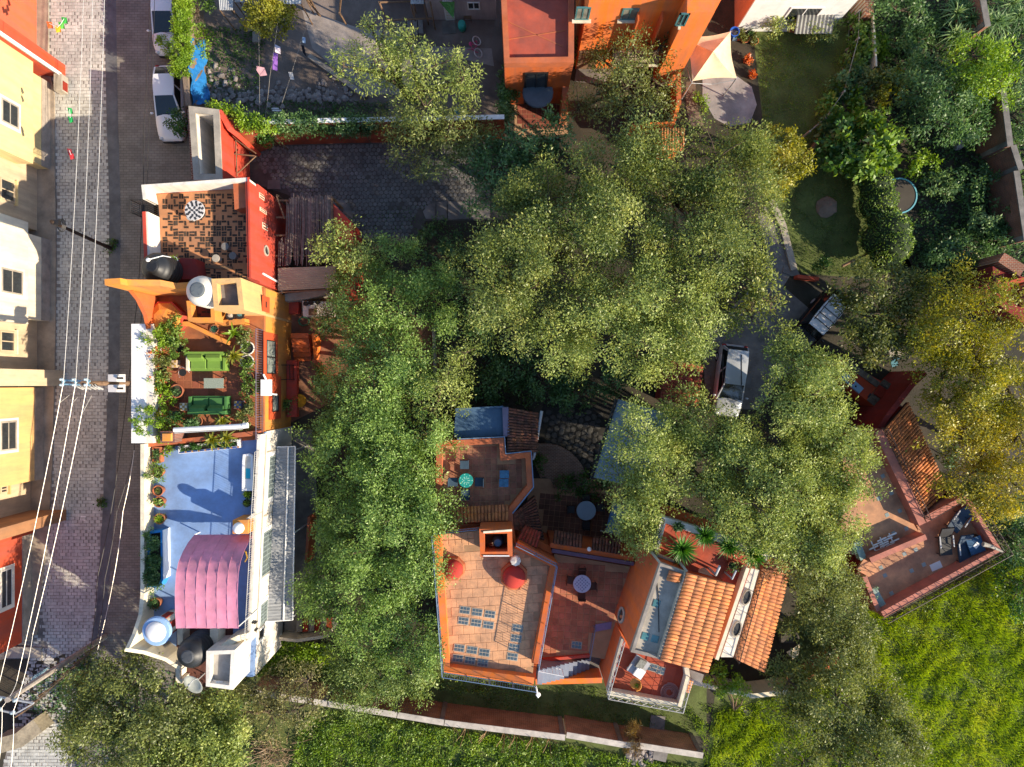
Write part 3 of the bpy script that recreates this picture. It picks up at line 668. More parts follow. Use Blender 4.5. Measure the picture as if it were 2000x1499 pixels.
for q in (151, 158, 166, 176, 184, 190):
    c = W(q, 756, ZP-.35); fu.tube([c, c+Vector((.03, -.12, -.4))], .045, 6); fu.tube([c+Vector((0, .12, .2)), c], .02, 4)
obj('fuse_cutout', fu, mat('fuse_grey', '#a9a6a0', rough=.5, bump=0), t)
obj('lower_arm', MB().box(-.9, .15, -.05, .05, -.06, .06, Matrix.Translation(Vector((bx, base.y, ZP-1.2)))), M_wood, t)
tb = MB()
for py in (739, 759): c = W(236, py, 6.6); tb.box(-.24, .24, -.2, .2, 0, .75, Matrix.Translation(c), taper=.02)
obj('transformer', tb, mat('transformer_grey', '#c9c4c2', rough=.5, bump=0, var=.15), t)
tb = MB()
for py in (739, 759):
    c = W(236, py, 7.36); tb.box(-.13, .13, -.05, .05, 0, .12, Matrix.Translation(c)); tb.tube([c, c+Vector((.05, 0, .3))], .035, 6)
obj('transformer_bushing', tb, M_iron, t)
p2t = W(6, 1372, ZP)
t2 = thing('utility_pole', 'pale utility pole leaning over the vacant lot in the lower left corner', 'utility pole', W(206, 1243))
b2 = W(206, 1243); obj('pole', MB().tube([b2, p2t+Vector((.35, .2, .2))], .17, 10, .13), mat('pale_pole', '#a89c90', var=.3, scale=3), t2)
arm = MB(); arm.tube([W(-20, 1358, ZP), W(66, 1374, ZP)], .05, 6); arm.tube([W(-16, 1384, ZP), W(30, 1394, ZP)], .05, 6); arm.tube([W(30, 1394, ZP), W(66, 1374, ZP)], .03, 5)
obj('crossarm', arm, M_galv, t2)
ins = MB()
for q in ((2, 1384), (28, 1390), (2, 1365), (33, 1366)): ins.lathe([(.03, 0), (.09, .05), (.05, .1), (.09, .15), (.04, .24)], 8, W(*q, ZP))
obj('insulator', ins, mat('insulator_glaze', '#9fb0b8'), t2)
for k, (pts, lb) in enumerate(((((167, -120), (124, 746), (-4, 1345), (-40, 1520)), 'power line nearest the facades along the left street'), (((184, -120), (148, 746), (33, 1330), (4, 1382), (-14, 1560)), 'middle power line of the three above the street'), (((207, -120), (171, 746), (64, 1240), (26, 1390), (12, 1560)), 'power line nearest the roadway, rightmost of the three'))):
    o = obj('power_line', wire([W(x, y, ZP+.25) for x, y in pts], .18, .012), M_wirew); tag(o, lb, 'power line', 'three power lines above the street')
dr = MB()
for a, b in (((118, 786), (136, 772)), ((139, 790), (152, 776)), ((162, 805), (179, 773))): dr.tube([W(*a, ZP+.22), W(*b, ZP-.5)], .012, 4)
obj('jumper_wire', dr, M_wirew, t)
for lb, pts, z, rr in (('black telephone cable low along the right edge of the street', ((295, -60), (281, 250), (275, 470), (262, 640), (225, 950), (190, 1130), (178, 1260), (130, 1500)), 4.6, .02), ('second black cable strung above the road near the blue terrace', ((303, -60), (291, 250), (262, 880), (228, 1000), (205, 1130), (190, 1250)), 5.0, .016), ('thin pale cable crossing above the road to the lower trees', ((262, 880), (240, 1000), (220, 1140), (185, 1290), (135, 1510)), 5.2, .013)):
    o = obj('cable', wire([W(x, y, z) for x, y in pts], .1, rr), M_iron if 'black' in lb else M_wirew); tag(o, lb, 'cable')
t = thing('telephone_pole', 'dark telephone pole with cable coil standing between street and cream house', 'pole', W(219, 487))
b = W(219, 487); a = W(100, 433, 5.5)
obj('pole', MB().tube([b, a], .11, 8, .09), mat('creosote_wood', '#4b3a2e', var=.35), t)
co = MB()
for i in range(4): co.tube([a+Vector((.25+.16*math.cos(x*.7)*(1+.12*i), .28*math.sin(x*.7)*(1+.1*i)-.1, -.3-.06*i)) for x in range(10)], .02, 4)
co.box(-.2, .2, -.12, .12, -.25, 0, Matrix.Translation(a+Vector((.1, 0, -.1))))
obj('cable_coil', co, M_black, t)
bush('weed', 'green weed tuft at the foot of the dark telephone pole', 219, 482, .15, .32, L_ivy, .25, 'weed', dens=5)
bush('weed', 'small weed growing in the gutter below the crossarm pole', 201, 980, .1, .2, L_ivy, .16, 'weed', dens=5)
# paper flags left over from a street festival
for (pts, lab) in ((((96, 46, '#d8622e'), (112, 54, '#e0a82a'), (119, 47, '#5fae4a'), (125, 37, '#3d9a44')), 'string of orange yellow and green paper flags over the sunlit pavement'), (((136, 214, '#2f9a52'), (137, 231, '#1f8f4a')), 'two green paper flags hanging above the shaded setts'), (((135, 294, '#8a3038'), (139, 303, '#b83038')), 'dark red paper flag scrap hanging above the setts')):
    q = W(pts[0][0], pts[0][1], 5); t = thing('paper_flags', lab, 'flags', q)
    obj('string', MB().tube([W(x, y, 5.02) for x, y, c in pts], .012, 4), M_whitep, t)
    for x, y, c in pts:
        d = W(x, y, 5.0); s = .15 if len(pts) > 2 else .12
        obj('flag', MB().add([d+Vector((-s, .1, 0)), d+Vector((s, .06, 0)), d+Vector((s*.7, -.2, -.18)), d+Vector((-s*.2, -.12, -.25)), d+Vector((-s*.9, -.22, -.12))], [(0, 1, 2, 3, 4)]), mat('flag'+c, c, bump=0, var=.05), t)
o = slab([(158, 1008), (168, 1009), (167, 1017), (157, 1016)], 'scrap of white paper on the shaded setts', M_whitep, .02, 'paper_scrap', 'litter')
for q, lb in (((216, 618), 'steel drain cover in the gutter above the pole'), ((216, 787), 'steel drain cover in the gutter just below the pole'), ((232, 29), 'square concrete inspection cover in the road at the top')):
    slab([(q[0]-8, q[1]-9), (q[0]+8, q[1]-9), (q[0]+8, q[1]+9), (q[0]-8, q[1]+9)], lb, M_concd, .018, 'drain_cover', 'drain cover')
# ---------------------------------------------------------------- generic terrace house pieces
def floor_slab(root, poly, z, m, name='floor', th=.2):
    return obj(name, MB().prism(poly, z-th, z), m, root)
def lining(root, poly, t, z0, z1, m, name='parapet_lining', th=.02):
    return obj(name, MB().ring(inset(poly, t), th, z0, z1), m, root)
def coping(root, poly, t, z, m, name='coping', h=.05, over=.02):
    return obj(name, MB().ring(inset(poly, -over), t+2*over, z+.002, z+h), m, root)
def potplant(label, px, py, z, r=.28, h=.4, kind='bush', lm=None, size=.5, pm=None, n=26, cat='potted plant', group=None, square=False, top=None, w=.05):
    c = W(px, py, z+h); c.z = z; t = thing('potted_plant', label, cat, c, group)
    pm = pm or M_terra
    if square:
        mb = MB(); sx, sy = r, (square if square is not True else r)
        mb.box(-sx, sx, -sy, sy, 0, h); mb.box(-sx-.03, sx+.03, -sy-.03, sy+.03, h-.08, h+.012)
        p = obj('pot', mb.xf(Matrix.Translation(c)), pm, t)
        obj('soil', MB().box(-sx+.05, sx-.05, -sy+.05, sy-.05, h+.012, h+.022, Matrix.Translation(c)), M_soil, p)
    else:
        prof = [(r*.68, 0), (r*.9, h*.5), (r*.98, h*.86), (r*1.1, h*.86), (r*1.12, h), (r*.92, h), (r*.88, h*.86)]
        p = obj('pot', MB().lathe(prof, 18, c), pm, t, True)
        obj('soil', MB().lathe([(r*.9, h*.84), (r*.9, h*.88)], 14, c), M_soil, p)
    q = c+Vector((0, 0, h*.9))
    if kind == 'spiky': obj('leaves', spiky(q.x, q.y, q.z, n, size, w, 1.0, .3), lm or L_pot, t)
    elif kind in ('bush', 'fern'):
        (V, F), C = crown_arrays([(q.x, q.y, q.z+size*.45, size, size, size*.75)], 3.5, .16, 42, .15 if kind == 'bush' else .2, .07 if kind == 'bush' else .045, .1, .3, .8, -.6)
        npobj('leaves', V, F, lm or L_pot, t)
        mb = MB()
        for cc in C[:14]: mb.tube([q, (q+Vector(cc))/2+Vector((0, 0, .05)), Vector(cc)], .014, 4, .007, cap=False)
        obj('stem', mb, BARK, t)
    elif kind == 'palm':
        obj('leaves', spiky(q.x, q.y, q.z+.3, n, size, .16, .9, .55, 5), lm or L_lime, t)
        obj('stem', MB().tube([q, q+Vector((0, 0, .32))], .05, 6), BARK, t)
    return t
def sofa(label, px, py, z, rot, Lx, Dy, m, arm=None):
    c = W(px, py, z+.4); c.z = z; t = thing('sofa', label, 'sofa', c); M = Matrix.Translation(c) @ Matrix.Rotation(rot, 4, 'Z')
    obj('seat', MB().box(-Lx/2+.18, Lx/2-.18, -Dy/2, Dy/2-.25, .12, .44, M), m, t)
    obj('backrest', MB().box(-Lx/2+.02, Lx/2-.02, Dy/2-.25, Dy/2, .1, .78, M, .03), m, t)
    for s in (-1, 1): obj('armrest', MB().box(min(s*Lx/2, s*(Lx/2-.18)), max(s*Lx/2, s*(Lx/2-.18)), -Dy/2, Dy/2-.26, .1, .62, M, .03), (arm if s < 0 and arm else m), t)
    for s in (-1, 1):
        mb = MB(); mb.box(-.42, .42, -.1, .1, -.22, .22); mb.v = [(x*(1-.1*abs(zz)/.22), y*(1.4-abs(x)), zz) for x, y, zz in mb.v]
        mb.xf(M @ Matrix.Translation((s*(Lx/4-.05), Dy/2-.36, .66)) @ Matrix.Rotation(-.45, 4, 'X')); obj('back_cushion', mb, m, t)
        obj('seat_cushion', MB().box(-Lx/4+.11, Lx/4-.11, -.36, .3, .44, .53, M @ Matrix.Translation((s*(Lx/4-.1), -.08, 0)), .05), m, t)
    return t
def roundtable(label, px, py, z, r, m, h=.74, cat='table', base=None, deco=None):
    c = W(px, py, z+h); c.z = z; t = thing('round_table', label, cat, c)
    obj('tabletop', MB().lathe([(r*.94, h-.05), (r, h-.04), (r, h-.008), (r*.98, h)], 32, c), m, t)
    obj('pedestal', MB().lathe([(r*.5, 0), (r*.45, .04), (.05, .08), (.045, h-.052)], 12, c), base or M_iron, t)
    return t, c
def chair(label, px, py, z, rot, m, s=.44, group=None, fr=None):
    c = W(px, py, z+.45); c.z = z; t = thing('chair', label, 'chair', c, group); M = Matrix.Translation(c) @ Matrix.Rotation(rot, 4, 'Z')
    obj('seat', MB().box(-s/2, s/2, -s/2, s/2, .41, .45, M, .01), m, t)
    obj('backrest', MB().box(-s/2, s/2, s/2-.03, s/2+.02, .5, .88, M, .01), m, t)
    for sx in (-1, 1):
        for sy in (-1, 1):
            obj('leg', MB().tube([M @ Vector((sx*(s/2-.03), sy*(s/2-.02), 0)), M @ Vector((sx*(s/2-.03), sy*(s/2-.02), .41 if sy < 0 else .88))], .016, 5), fr or M_iron, t)
    return t
def tank(label, px, py, ztop, r, h, m, lid, lm, z0=None):
    c = W(px, py, ztop); c.z = ztop-h; t = thing('water_tank', label, 'water tank', c)
    prof = [(r*.97, 0)]
    for i in range(5):
        z = h*.72*(i+1)/5; prof += [(r, z-h*.1), (r, z-h*.03), (r*.975, z-h*.015), (r*.975, z)]
    prof += [(r*.93, h*.78), (r*.74, h*.88), (lid*1.1, h*.93), (lid*1.1, h*.94)]
    obj('body', MB().lathe(prof, 28, c), m, t, True)
    l = obj('lid', MB().lathe([(lid*1.12, h*.942), (lid*1.12, h*.975), (lid*.9, h*.995), (.05, h*1.0)], 20, c), lm, t)
    mb = MB()
    for k in range(4): a = k*math.pi/2+.5; mb.box(-.02, .02, 0, lid*.6, 0, .035, Matrix.Translation(c+Vector((lid*.35*math.cos(a), lid*.35*math.sin(a), h*.985))) @ Matrix.Rotation(a-math.pi/2, 4, 'Z'))
    obj('lid_rib', mb, lm, l); return t, c
def stair(root, a, b, wdir, wid, z0, z1, n, m, name='step'):
    """n steps from a (z0) to b (z1), each step its own part; wdir unit vector across"""
    d = (b-a)/n
    for i in range(n):
        p = a+d*i; q = a+d*(i+1); zt = z0+(z1-z0)*(i+1)/n
        poly = [p, q, q+wdir*wid, p+wdir*wid]; obj(name, MB().prism(poly, max(0, z0-.3), zt), m, root)
# ================================================================ house A: red house with brick inlay terrace
zA, fA, zb = 6.0, 4.8, 6.0
oA = P([(275, 360), (487, 347), (491, 547), (286, 547)], zA)
A = thing('red_terrace_house', 'red house with inlaid brick roof terrace beside the cane pergola', 'house', (-16.6, 8.7, 0))
gapa, gapb = W(279, 389, zA), W(281, 414, zA)
pA = ccw(oA); inner = inset(pA, .2)
wl = MB().ring(oA, .2, 0, fA+.02); obj('wall', wl, M_redf, A)
a, b, c_, d_ = [W(x, y, zA) for x, y in ((275, 360), (487, 347), (491, 547), (286, 547))]
def seg(p, q, t, z0, z1): return MB().path([p, q], t, z0, z1)
off = Vector((.1, -.1, 0)); wa = [a+off, b+Vector((-.1, -.1, 0)), c_+Vector((-.1, .1, 0)), d_+Vector((.1, .1, 0))]
obj('parapet', MB().path([gapa+Vector((.1, 0, 0)), wa[0], wa[1]], .2, fA+.02, zA), M_white, A)
obj('parapet', MB().path([wa[1]+Vector((0, -.1, 0)), wa[2]], .2, fA+.02, zA), M_redf, A)
obj('parapet', MB().path([gapb+Vector((.1, 0, 0)), wa[3]], .2, fA+.02, zA), M_white, A)
obj('coping', MB().path([gapb+Vector((.02, 0, 0)), wa[3]+Vector((-.08, 0, 0))], .16, zA+.002, zA+.05), M_redf, A)
obj('coping', MB().path([wa[1]+Vector((.06, .1, 0)), wa[2]+Vector((.06, 0, 0))], .1, zA+.002, zA+.05), M_redf, A)
fl = floor_slab(A, inset(pA, .15), fA, mat('salmon_floor', '#c98a5c', var=.2, scale=1.3, bump=.25))
# dark brick inlay, basket weave
ib = MB(); inl = mesh_of(bev_tile(.255, .105, .022, .006), 'brick', mat('inlay_brick', '#4b3f36', rnd=.35, var=.3, scale=4, bump=.4)); k = 0
q = inset(pA, .35); xs = [v.x for v in q]; ys = [v.y for v in q]; cells = []
x = min(xs); i = 0
while x < max(xs):
    y = min(ys); j = 0
    while y < max(ys):
        rot = (i+j) % 2
        for s in (-1, 1):
            if R.random() < .62 and inside(q, x, y): cells.append((x+(s*.07 if rot else 0), y+(0 if rot else s*.07), rot))
        y += .29; j += 1
    x += .29; i += 1
R.shuffle(cells)
bm0 = bev_tile(.255, .105, .022, .006)
for x, y, rot in cells:
    M = Matrix.Translation((x+R.uniform(-.012, .012), y+R.uniform(-.012, .012), fA-.006)) @ Matrix.Rotation(rot*math.pi/2+R.uniform(-.06, .06), 4, 'Z')
    if k < 300: piece('brick', inl, M, fl); k += 1
    else: ib.add([M @ Vector(v) for v in bm0.v], bm0.f)
if ib.v: obj('brick_field', ib, inl.materials[0], fl, kind='stuff')
# east facade openings
wA = Wall(c_+Vector((0, 0, 0)), b); wA = Wall((c_.x, c_.y), (b.x, b.y))
for r4 in ((506, 376, 516, 393), (507, 404, 520, 420), (512, 434, 522, 452)):
    u0, u1, z0, z1 = wA.rect(r4[0], r4[1], r4[2], r4[3]); n = 2
    f = obj('slot_window', wA.box(MB(), u0, u1, -.03, 0, z0, z1), M_cream, A)
    for s in range(n): obj('slot', wA.box(MB(), u0+(u1-u0)*(.12+.5*s), u0+(u1-u0)*(.38+.5*s), -.036, -.029, z0+.06, z1-.06), M_brickred, f)
u0, u1, z0, z1 = wA.rect(515, 479, 524, 501); uc, zc = (u0+u1)/2, (z0+z1)/2
ov = MB().lathe([(.30, 0), (.30, .05), (.22, .06), (.22, .0)], 20, rot=0, cap=False); ov.v = [(v[0], v[1]*1.25, v[2]) for v in ov.v]
ov.xf(wA.M @ Matrix.Translation((uc, 0, zc)) @ Matrix.Rotation(math.pi/2, 4, 'X')); fo = obj('oval_window', ov, M_cem, A)
og = MB().lathe([(.23, 0), (.23, .012)], 20); og.v = [(v[0], v[1]*1.25, v[2]) for v in og.v]; og.xf(wA.M @ Matrix.Translation((uc, 0, zc)) @ Matrix.Rotation(math.pi/2, 4, 'X')); obj('pane', og, M_glass, fo)
pp = MB(); h1 = [wA.A+wA.u*u_+wA.n*.08+Vector((0, 0, zz)) for u_, zz in (wA.hit(511, 535), wA.hit(545, 554))]; pp.tube([h1[0], h1[1], h1[1]+Vector((0, -.55, -.25))], .06, 8); obj('drainpipe', pp, M_whitep, A)
# bench block, iron balcony, table, water tank
obj('roof_box', MB().prism(P([(455, 357), (480, 355), (483, 405), (458, 409)], 5.75), fA, 5.75), M_terr, A)
bal = thing('iron_balcony', 'black iron balcony cage projecting over the street from the brick terrace', 'balcony', W(276, 402, 4.9))
railing(bal, [gapa+Vector((0, .0, 0)), gapa+Vector((-.75, 0, 0)), gapb+Vector((-.75, 0, 0)), gapb], 4.85, 1.05, M_iron, 'rail', .11)
obj('balcony_floor', MB().prism([gapa+Vector((.2, 0, 0)), gapa+Vector((-.75, 0, 0)), gapb+Vector((-.75, 0, 0)), gapb+Vector((.2, 0, 0))], 4.74, 4.82), M_iron, bal)
gt_ = MB()
for i in range(7): p = gapa.lerp(gapb, i/6); gt_.tube([Vector((p.x+.15, p.y, 4.85)), Vector((p.x+.15, p.y, 5.9))], .015, 4); 
obj('gate', gt_, M_iron, bal)
t, c = roundtable('round black and white mosaic table on the brick inlay terrace', 380, 411, fA, .53, mat('mosaic_white', '#cfcac4', rnd=.1, var=.15))
sh = MB(); ms = mesh_of(bev_tile(.15, .11, .012, .004), 'mosaic_piece', mat('mosaic_dark', '#3a3c40', rnd=.3))
for ring, n_, rr in ((0, 4, .13), (1, 8, .29), (2, 11, .43)):
    for i in range(n_):
        a_ = 6.283*i/n_+ring*.4; piece('mosaic_piece', ms, Matrix.Translation(c+Vector((rr*math.cos(a_), rr*math.sin(a_), .738))) @ Matrix.Rotation(a_+R.uniform(-.5, .5), 4, 'Z'), t.children[0])
tank('large black plastic water tank on the red house at the street edge', 296, 520, 7.6, .78, 1.7, M_black, .28, M_black)
tb = thing('tank_stand', 'red plinth supporting the large black water tank', 'plinth', W(345, 530, fA)); obj('block', MB().prism(P([(292, 500), (382, 506), (388, 545), (292, 547)], 5.85), fA, 5.86), M_dred, tb)
an = thing('antenna', 'white antenna with bent rods above the black water tank', 'antenna', W(335, 505, fA+.6))
obj('mast', MB().tube([W(336, 512, 5.86), W(318, 500, 7.3)], .03, 6), M_whitep, an); obj('boom', MB().tube([W(288, 508, 7.7), W(318, 500, 7.3), W(334, 503, 7.2)], .025, 5), M_whitep, an)
obj('receiver', MB().blob(W(289, 508, 7.7), (.12, .1, .08)), M_whitep, an)
for q, lb, m_ in (((422, 505), 'grey white jug shaped object on the brick terrace floor', M_cem), ((440, 482), 'grey round stool seen on the shaded brick terrace', M_concd), ((455, 500), 'second grey round stool near the tank plinth', M_concd), ((372, 424), 'small steel bowl under the mosaic table', M_galv)):
    c = W(*q, fA+.4); c.z = fA; t = thing('stool', lb, 'stool', c); obj('seat', MB().lathe([(.19, .38), (.21, .42), (.2, .45)], 14, c), m_, t); obj('leg', MB().lathe([(.15, 0), (.08, .2), (.15, .38)], 10, c), m_, t)
o = obj('wood_plank', MB().box(-1.1, 1.1, -.09, .09, 0, .05, Matrix.Translation(W(415, 522, fA+.01)) @ Matrix.Rotation(-.06, 4, 'Z')), M_wood); tag(o, 'grey weathered plank lying on the brick terrace by the box roof', 'plank')
potplant('yellow flowering plant behind the black water tank', 340, 508, 5.86, .16, .3, 'spiky', L_lime, .4, M_galv)
# ================================================================ house B: orange terrace garden house
zB, fB = 5.45, 4.55; XE = -13.45
B = thing('orange_terrace_house', 'orange house with planted roof terrace and green sofas', 'house', (-16.5, 0.4, 0))
yN, yS = 4.85, -3.05; XW = -19.4
polyB = [Vector((XW, yN, 0)), Vector((-13.7, 5.35, 0)), Vector((XE, 5.2, 0)), Vector((XE-.05, yS, 0)), Vector((XW, yS-.45, 0))]
obj('wall', MB().prism(polyB, 0, fB-.2), M_amber, B)
flB = floor_slab(B, inset(polyB, .02), fB, mat('ochre_floor', '#b86f42', var=.25, scale=1.2, bump=.25), th=.198)
pave(flB, P([(300, 690), (485, 700), (488, 815), (330, 820), (300, 760)], fB), fB-.012, .02, .42, .42, .02, mat('terrace_brick', '#9a5a40', rnd=.15, var=.25), 'floor_tile', h=.022, limit=200)
obj('party_wall', MB().path([Vector((XW-.1, yN+.0, 0)), Vector((-18.75, yN+.05, 0)), Vector((-18.7, yN+.06, 0)), Vector((-17.3, 4.95, 0)), Vector((-17.1, 4.97, 0)), Vector((-15.4, 5.12, 0))], .3, fB-.1, 0, [9.0, 9.0, 8.5, 8.1, 6.9, 6.7]), M_amber, B)
obj('street_parapet', MB().path([Vector((XW+.12, yN-.15, 0)), Vector((XW+.12, 4.3, 0)), Vector((XW+.12, 3.6, 0)), Vector((XW+.12, 2.9, 0))], .22, fB-.1, 0, [7.2, 6.5, 5.8, 5.5]), M_oran, B)
obj('street_ledge', MB().box(-20.2, XW-.01, W(0, 866, zB).y, W(0, 633, zB).y, 0, zB), M_whitep, B)
obj('street_ledge_top', MB().box(XW-.008, -19.05, W(0, 866, zB).y, W(0, 633, zB).y, fB, zB-.003), M_white, B)
# roof box with skylight (top of the stair tower)
pb = P([(413, 545), (470, 543), (477, 606), (418, 606)], 7.4); z7 = 7.4
obj('stair_tower', MB().ring(pb, .24, 0, z7), M_gold, B); obj('stair_tower_roof', MB().prism(inset(pb, .2), 6.6, 6.95), M_concd, B)
pc = P([(364, 588), (418, 588), (420, 628), (368, 628)], 6.2); obj('tank_room', MB().ring(pc, .2, fB, 6.2), M_amber, B); fr_ = obj('tank_room_roof', MB().prism(inset(pc, .15), 5.3, 5.55), mat('tank_room_brick', '#7c4034', var=.3), B)
pave(fr_, inset(pc, .2), 5.54, 0, .26, .14, .03, MATS['inlay_brick'], 'brick', h=.025, skip=.3, limit=60)
# octagonal cupola
oc = W(318, 622, 5.3); oct_ = [oc+Vector((.98*math.cos(6.283*i/8+.39), .98*math.sin(6.283*i/8+.39), 0)) for i in range(8)]
cu = obj('cupola', MB().prism(oct_, fB, 5.1), M_redf, B); obj('cupola_roof', MB().lathe([(.9, 5.1), (.86, 5.16), (.5, 5.32), (.05, 5.4)], 8, (oc.x, oc.y, 0), .39), M_amber, cu)
# low ledge walls across the terrace
obj('ledge', MB().path([W(340, 634, 5.0), W(366, 632, 5.0), W(408, 652, 5.0), W(445, 670, 5.0)], .22, fB, 5.0), M_amber, B)
obj('north_ledge', MB().path([W(420, 632, 5.2), W(478, 628, 5.2)], .3, fB, 5.2), M_amber, B)
obj('south_wall', MB().path([W(282, 870, 5.1), W(505, 846, 5.1)], .25, 0, 5.1), M_terr, B)
wB = Wall((XE, yS), (XE, 5.2))
railing(B, [Vector((XE-.1, 2.9, 0)), Vector((XE-.1, yS+.1, 0))], fB, 1.0, mat('lilac_iron', '#6d6272', rough=.5, bump=0), 'railing', .13)
M_wr = mat('window_red', '#c0502c', var=.1)
for r4, bars, m_ in (((520, 664, 537, 731), (1, 0), M_wr), ((531, 772, 543, 804), (0, 0), M_wr)):
    window(B, wB, wB.rect(*r4), M_iron, mat('curtain_glass', '#9aa39c', rough=.2, bump=0, var=.4, scale=1.5), .05, bars, surround=m_, sw=.42)
u0, u1, z0, z1 = wB.rect(512, 577, 526, 612); obj('vent_panel', wB.box(MB(), u0, u1, -.02, 0, z0, z1), M_wr, B); obj('vent', wB.box(MB(), (u0+u1)/2-.18, (u0+u1)/2+.15, -.03, -.019, (z0+z1)/2-.08, (z0+z1)/2+.08), M_iron, B)
u0, u1, z0, z1 = wB.rect(522, 735, 544, 772); obj('panel', wB.box(MB(), u0, u1, -.018, 0, z0-.4, z1), M_wr, B)
d = Wall((XE, yS), (XE, 5.2)); u_, z_ = wB.hit(515, 757); pq = wB.A+wB.u*u_+Vector((0, 0, z_))
ac = thing('water_heater', 'white boxed water heater on the amber facade between two red windows', 'heater', pq)
obj('case', wB.box(MB(), u_-.45, u_+.42, -.42, 0, z_-.1, z_+.45), M_whitep, ac); obj('flue', MB().tube([pq+Vector((.2, .7, .6)), pq+Vector((.3, .3, .3)), pq+Vector((.25, -.35, -.3)), pq+Vector((.5, -.4, -.6))], .05, 6), M_whitep, ac)
obj('slat', wB.box(MB(), u_-.02, u_+.02, -.43, -.421, z_-.05, z_+.4), M_galv, ac)
tank('white plastic water tank with grey lid on the orange house', 384, 566, 7.7, .78, 1.9, mat('tank_white', '#d8d0c2', var=.1, rough=.45, bump=0), .34, mat('lid_grey', '#63696c', rough=.6, bump=0))
# brick chimney + rolled awning
ch = W(327, 854, 5.9); t = thing('brick_chimney', 'square brick chimney with orange cap beside the rolled awning', 'chimney', (ch.x, ch.y, fB)); obj('stack', MB().box(-.38, .38, -.3, .3, fB, 5.9, Matrix.Translation((ch.x, ch.y, 0))), brickmat('chimney_brick', '#7d5044', '#66463f', '#8a7468', .2, .08), t); obj('cap', MB().box(-.27, .27, -.22, .22, 5.902, 6.0, Matrix.Translation((ch.x, ch.y, 0)), .05), M_amber, t)
t = thing('rolled_awning', 'white rolled up awning on a bar beside the brick chimney', 'awning', W(409, 838, 5.6)); obj('roll', MB().tube([W(340, 840, 6.3), W(478, 832, 6.3)], .12, 12), M_whitep, t); obj('bar', MB().tube([W(341, 846, 6.2), W(474, 838, 6.2)], .03, 6), M_galv, t); obj('end_cap', MB().tube([W(475, 832, 6.3), W(484, 831, 6.3)], .15, 10), M_whitep, t)
obj('bracket', MB().tube([W(344, 843, 6.2), W(344, 843, fB)], .04, 6), M_galv, t); obj('bracket', MB().tube([W(472, 836, 6.2), W(472, 836, fB)], .04, 6), M_galv, t)
sofa('green sofa with cream side on the terrace, back to the north wall', 405, 706, fB, 0, 2.15, 1.05, M_green, M_cream)
sofa('darker green two cushion sofa facing the glass table', 409, 792, fB, math.pi, 2.1, 1.0, mat('green_cushion_dark', '#42703a', var=.1, scale=3, bump=.2))
t = thing('coffee_table', 'pale speckled rectangular coffee table between the green sofas', 'table', W(417, 749, fB)); c = W(417, 749, fB+.45)
obj('tabletop', MB().box(-.52, .52, -.27, .27, -.05, 0, Matrix.Translation(c)), mat('speckled_top', '#a9b2a0', var=.45, scale=30, bump=0), t)
for sx in (-1, 1):
    for sy in (-1, 1): obj('leg', MB().box(-.02, .02, -.02, .02, -.45, -.05, Matrix.Translation(c+Vector((sx*.46, sy*.22, 0)))), M_iron, t)
for q, lb, m_ in (((358, 795), 'beige tiled cube table left of the dark green sofa', M_cream), ((464, 791), 'blue and yellow tiled cube table right of the dark green sofa', mat('talavera_blue', '#5a6a8c', var=.3, scale=6)), ((337, 711), 'cream tiled cube table by the terrace planting', mat('tile_cream2', '#d8b89a', var=.2, scale=6))):
    c = W(*q, fB+.45); t = thing('tiled_table', lb, 'table', (c.x, c.y, fB)); obj('body', MB().box(-.2, .2, -.2, .2, fB, fB+.43, Matrix.Translation((c.x, c.y, 0))), m_, t)
    mt = mesh_of(bev_tile(.115, .115, .02, .004), 'tile', mat('tile_ochre', '#c9a04a', rnd=.2)); mt2 = mesh_of(bev_tile(.115, .115, .02, .004), 'tile', m_)
    for i in range(3):
        for j in range(3): piece('tile', mt if (i+j) % 2 == 0 else mt2, Matrix.Translation((c.x+(i-1)*.125, c.y+(j-1)*.125, fB+.428)), t)
t = thing('iron_chair', 'thin iron hoop chair leaning by the terrace planting', 'chair', W(357, 728, fB)); c = W(357, 728, fB+.3)
obj('hoop', MB().tube([c+Vector((.35*math.cos(a_/6), .3*math.sin(a_/6), .25*math.sin(a_/4))) for a_ in range(0, 26)], .014, 5), M_galv, t); obj('seat', MB().lathe([(.2, 0), (.2, .03)], 14, c), M_iron, t); obj('leg', MB().tube([c, c-Vector((0, 0, .3))], .03, 6), M_iron, t)
# terrace garden B
for a in ((340, 650, 'leafy green potted bush with cream rimmed pot at the terrace ledge', .24, 'bush', L_pot, .72), (312, 668, 'largest glossy green bush on the west edge of the terrace', .3, 'bush', L_lime, .85), (350, 680, 'broad green shrub between ledge and green sofa', .26, 'bush', L_pot, .62), (302, 700, 'orange flowering shrub on the white ledge edge', .2, 'bush', L_flow, .42), (318, 718, 'fine leaved grey green hedge plant on the west side', .25, 'bush', L_olive, .55), (300, 735, 'red orange flowering plant along the white ledge', .2, 'bush', L_flow, .42), (316, 745, 'second fine leaved hedge plant above the terracotta pot', .25, 'bush', L_pot, .55), (322, 775, 'bright green bush left of the round terracotta pot', .26, 'bush', L_lime, .6), (302, 800, 'small dry looking plant in a pale pot near the chimney', .2, 'bush', L_yel, .35)):
    potplant(a[2], a[0], a[1], fB, a[3], .38, a[4], a[5], a[6])
potplant('dense yellow green fern clump hanging over the white ledge', 303, 828, fB, .35, .35, 'bush', L_lime, 1.05)
potplant('dark fern clump behind the chimney', 343, 812, fB, .28, .35, 'fern', L_ivy, .55)
potplant('round terracotta pot with low dark plant on the terrace', 344, 764, fB, .34, .5, 'bush', L_dark, .16)
potplant('banana like plant with broad lime leaves by the north ledge', 462, 652, fB, .22, .4, 'palm', L_lime, .9, n=9)
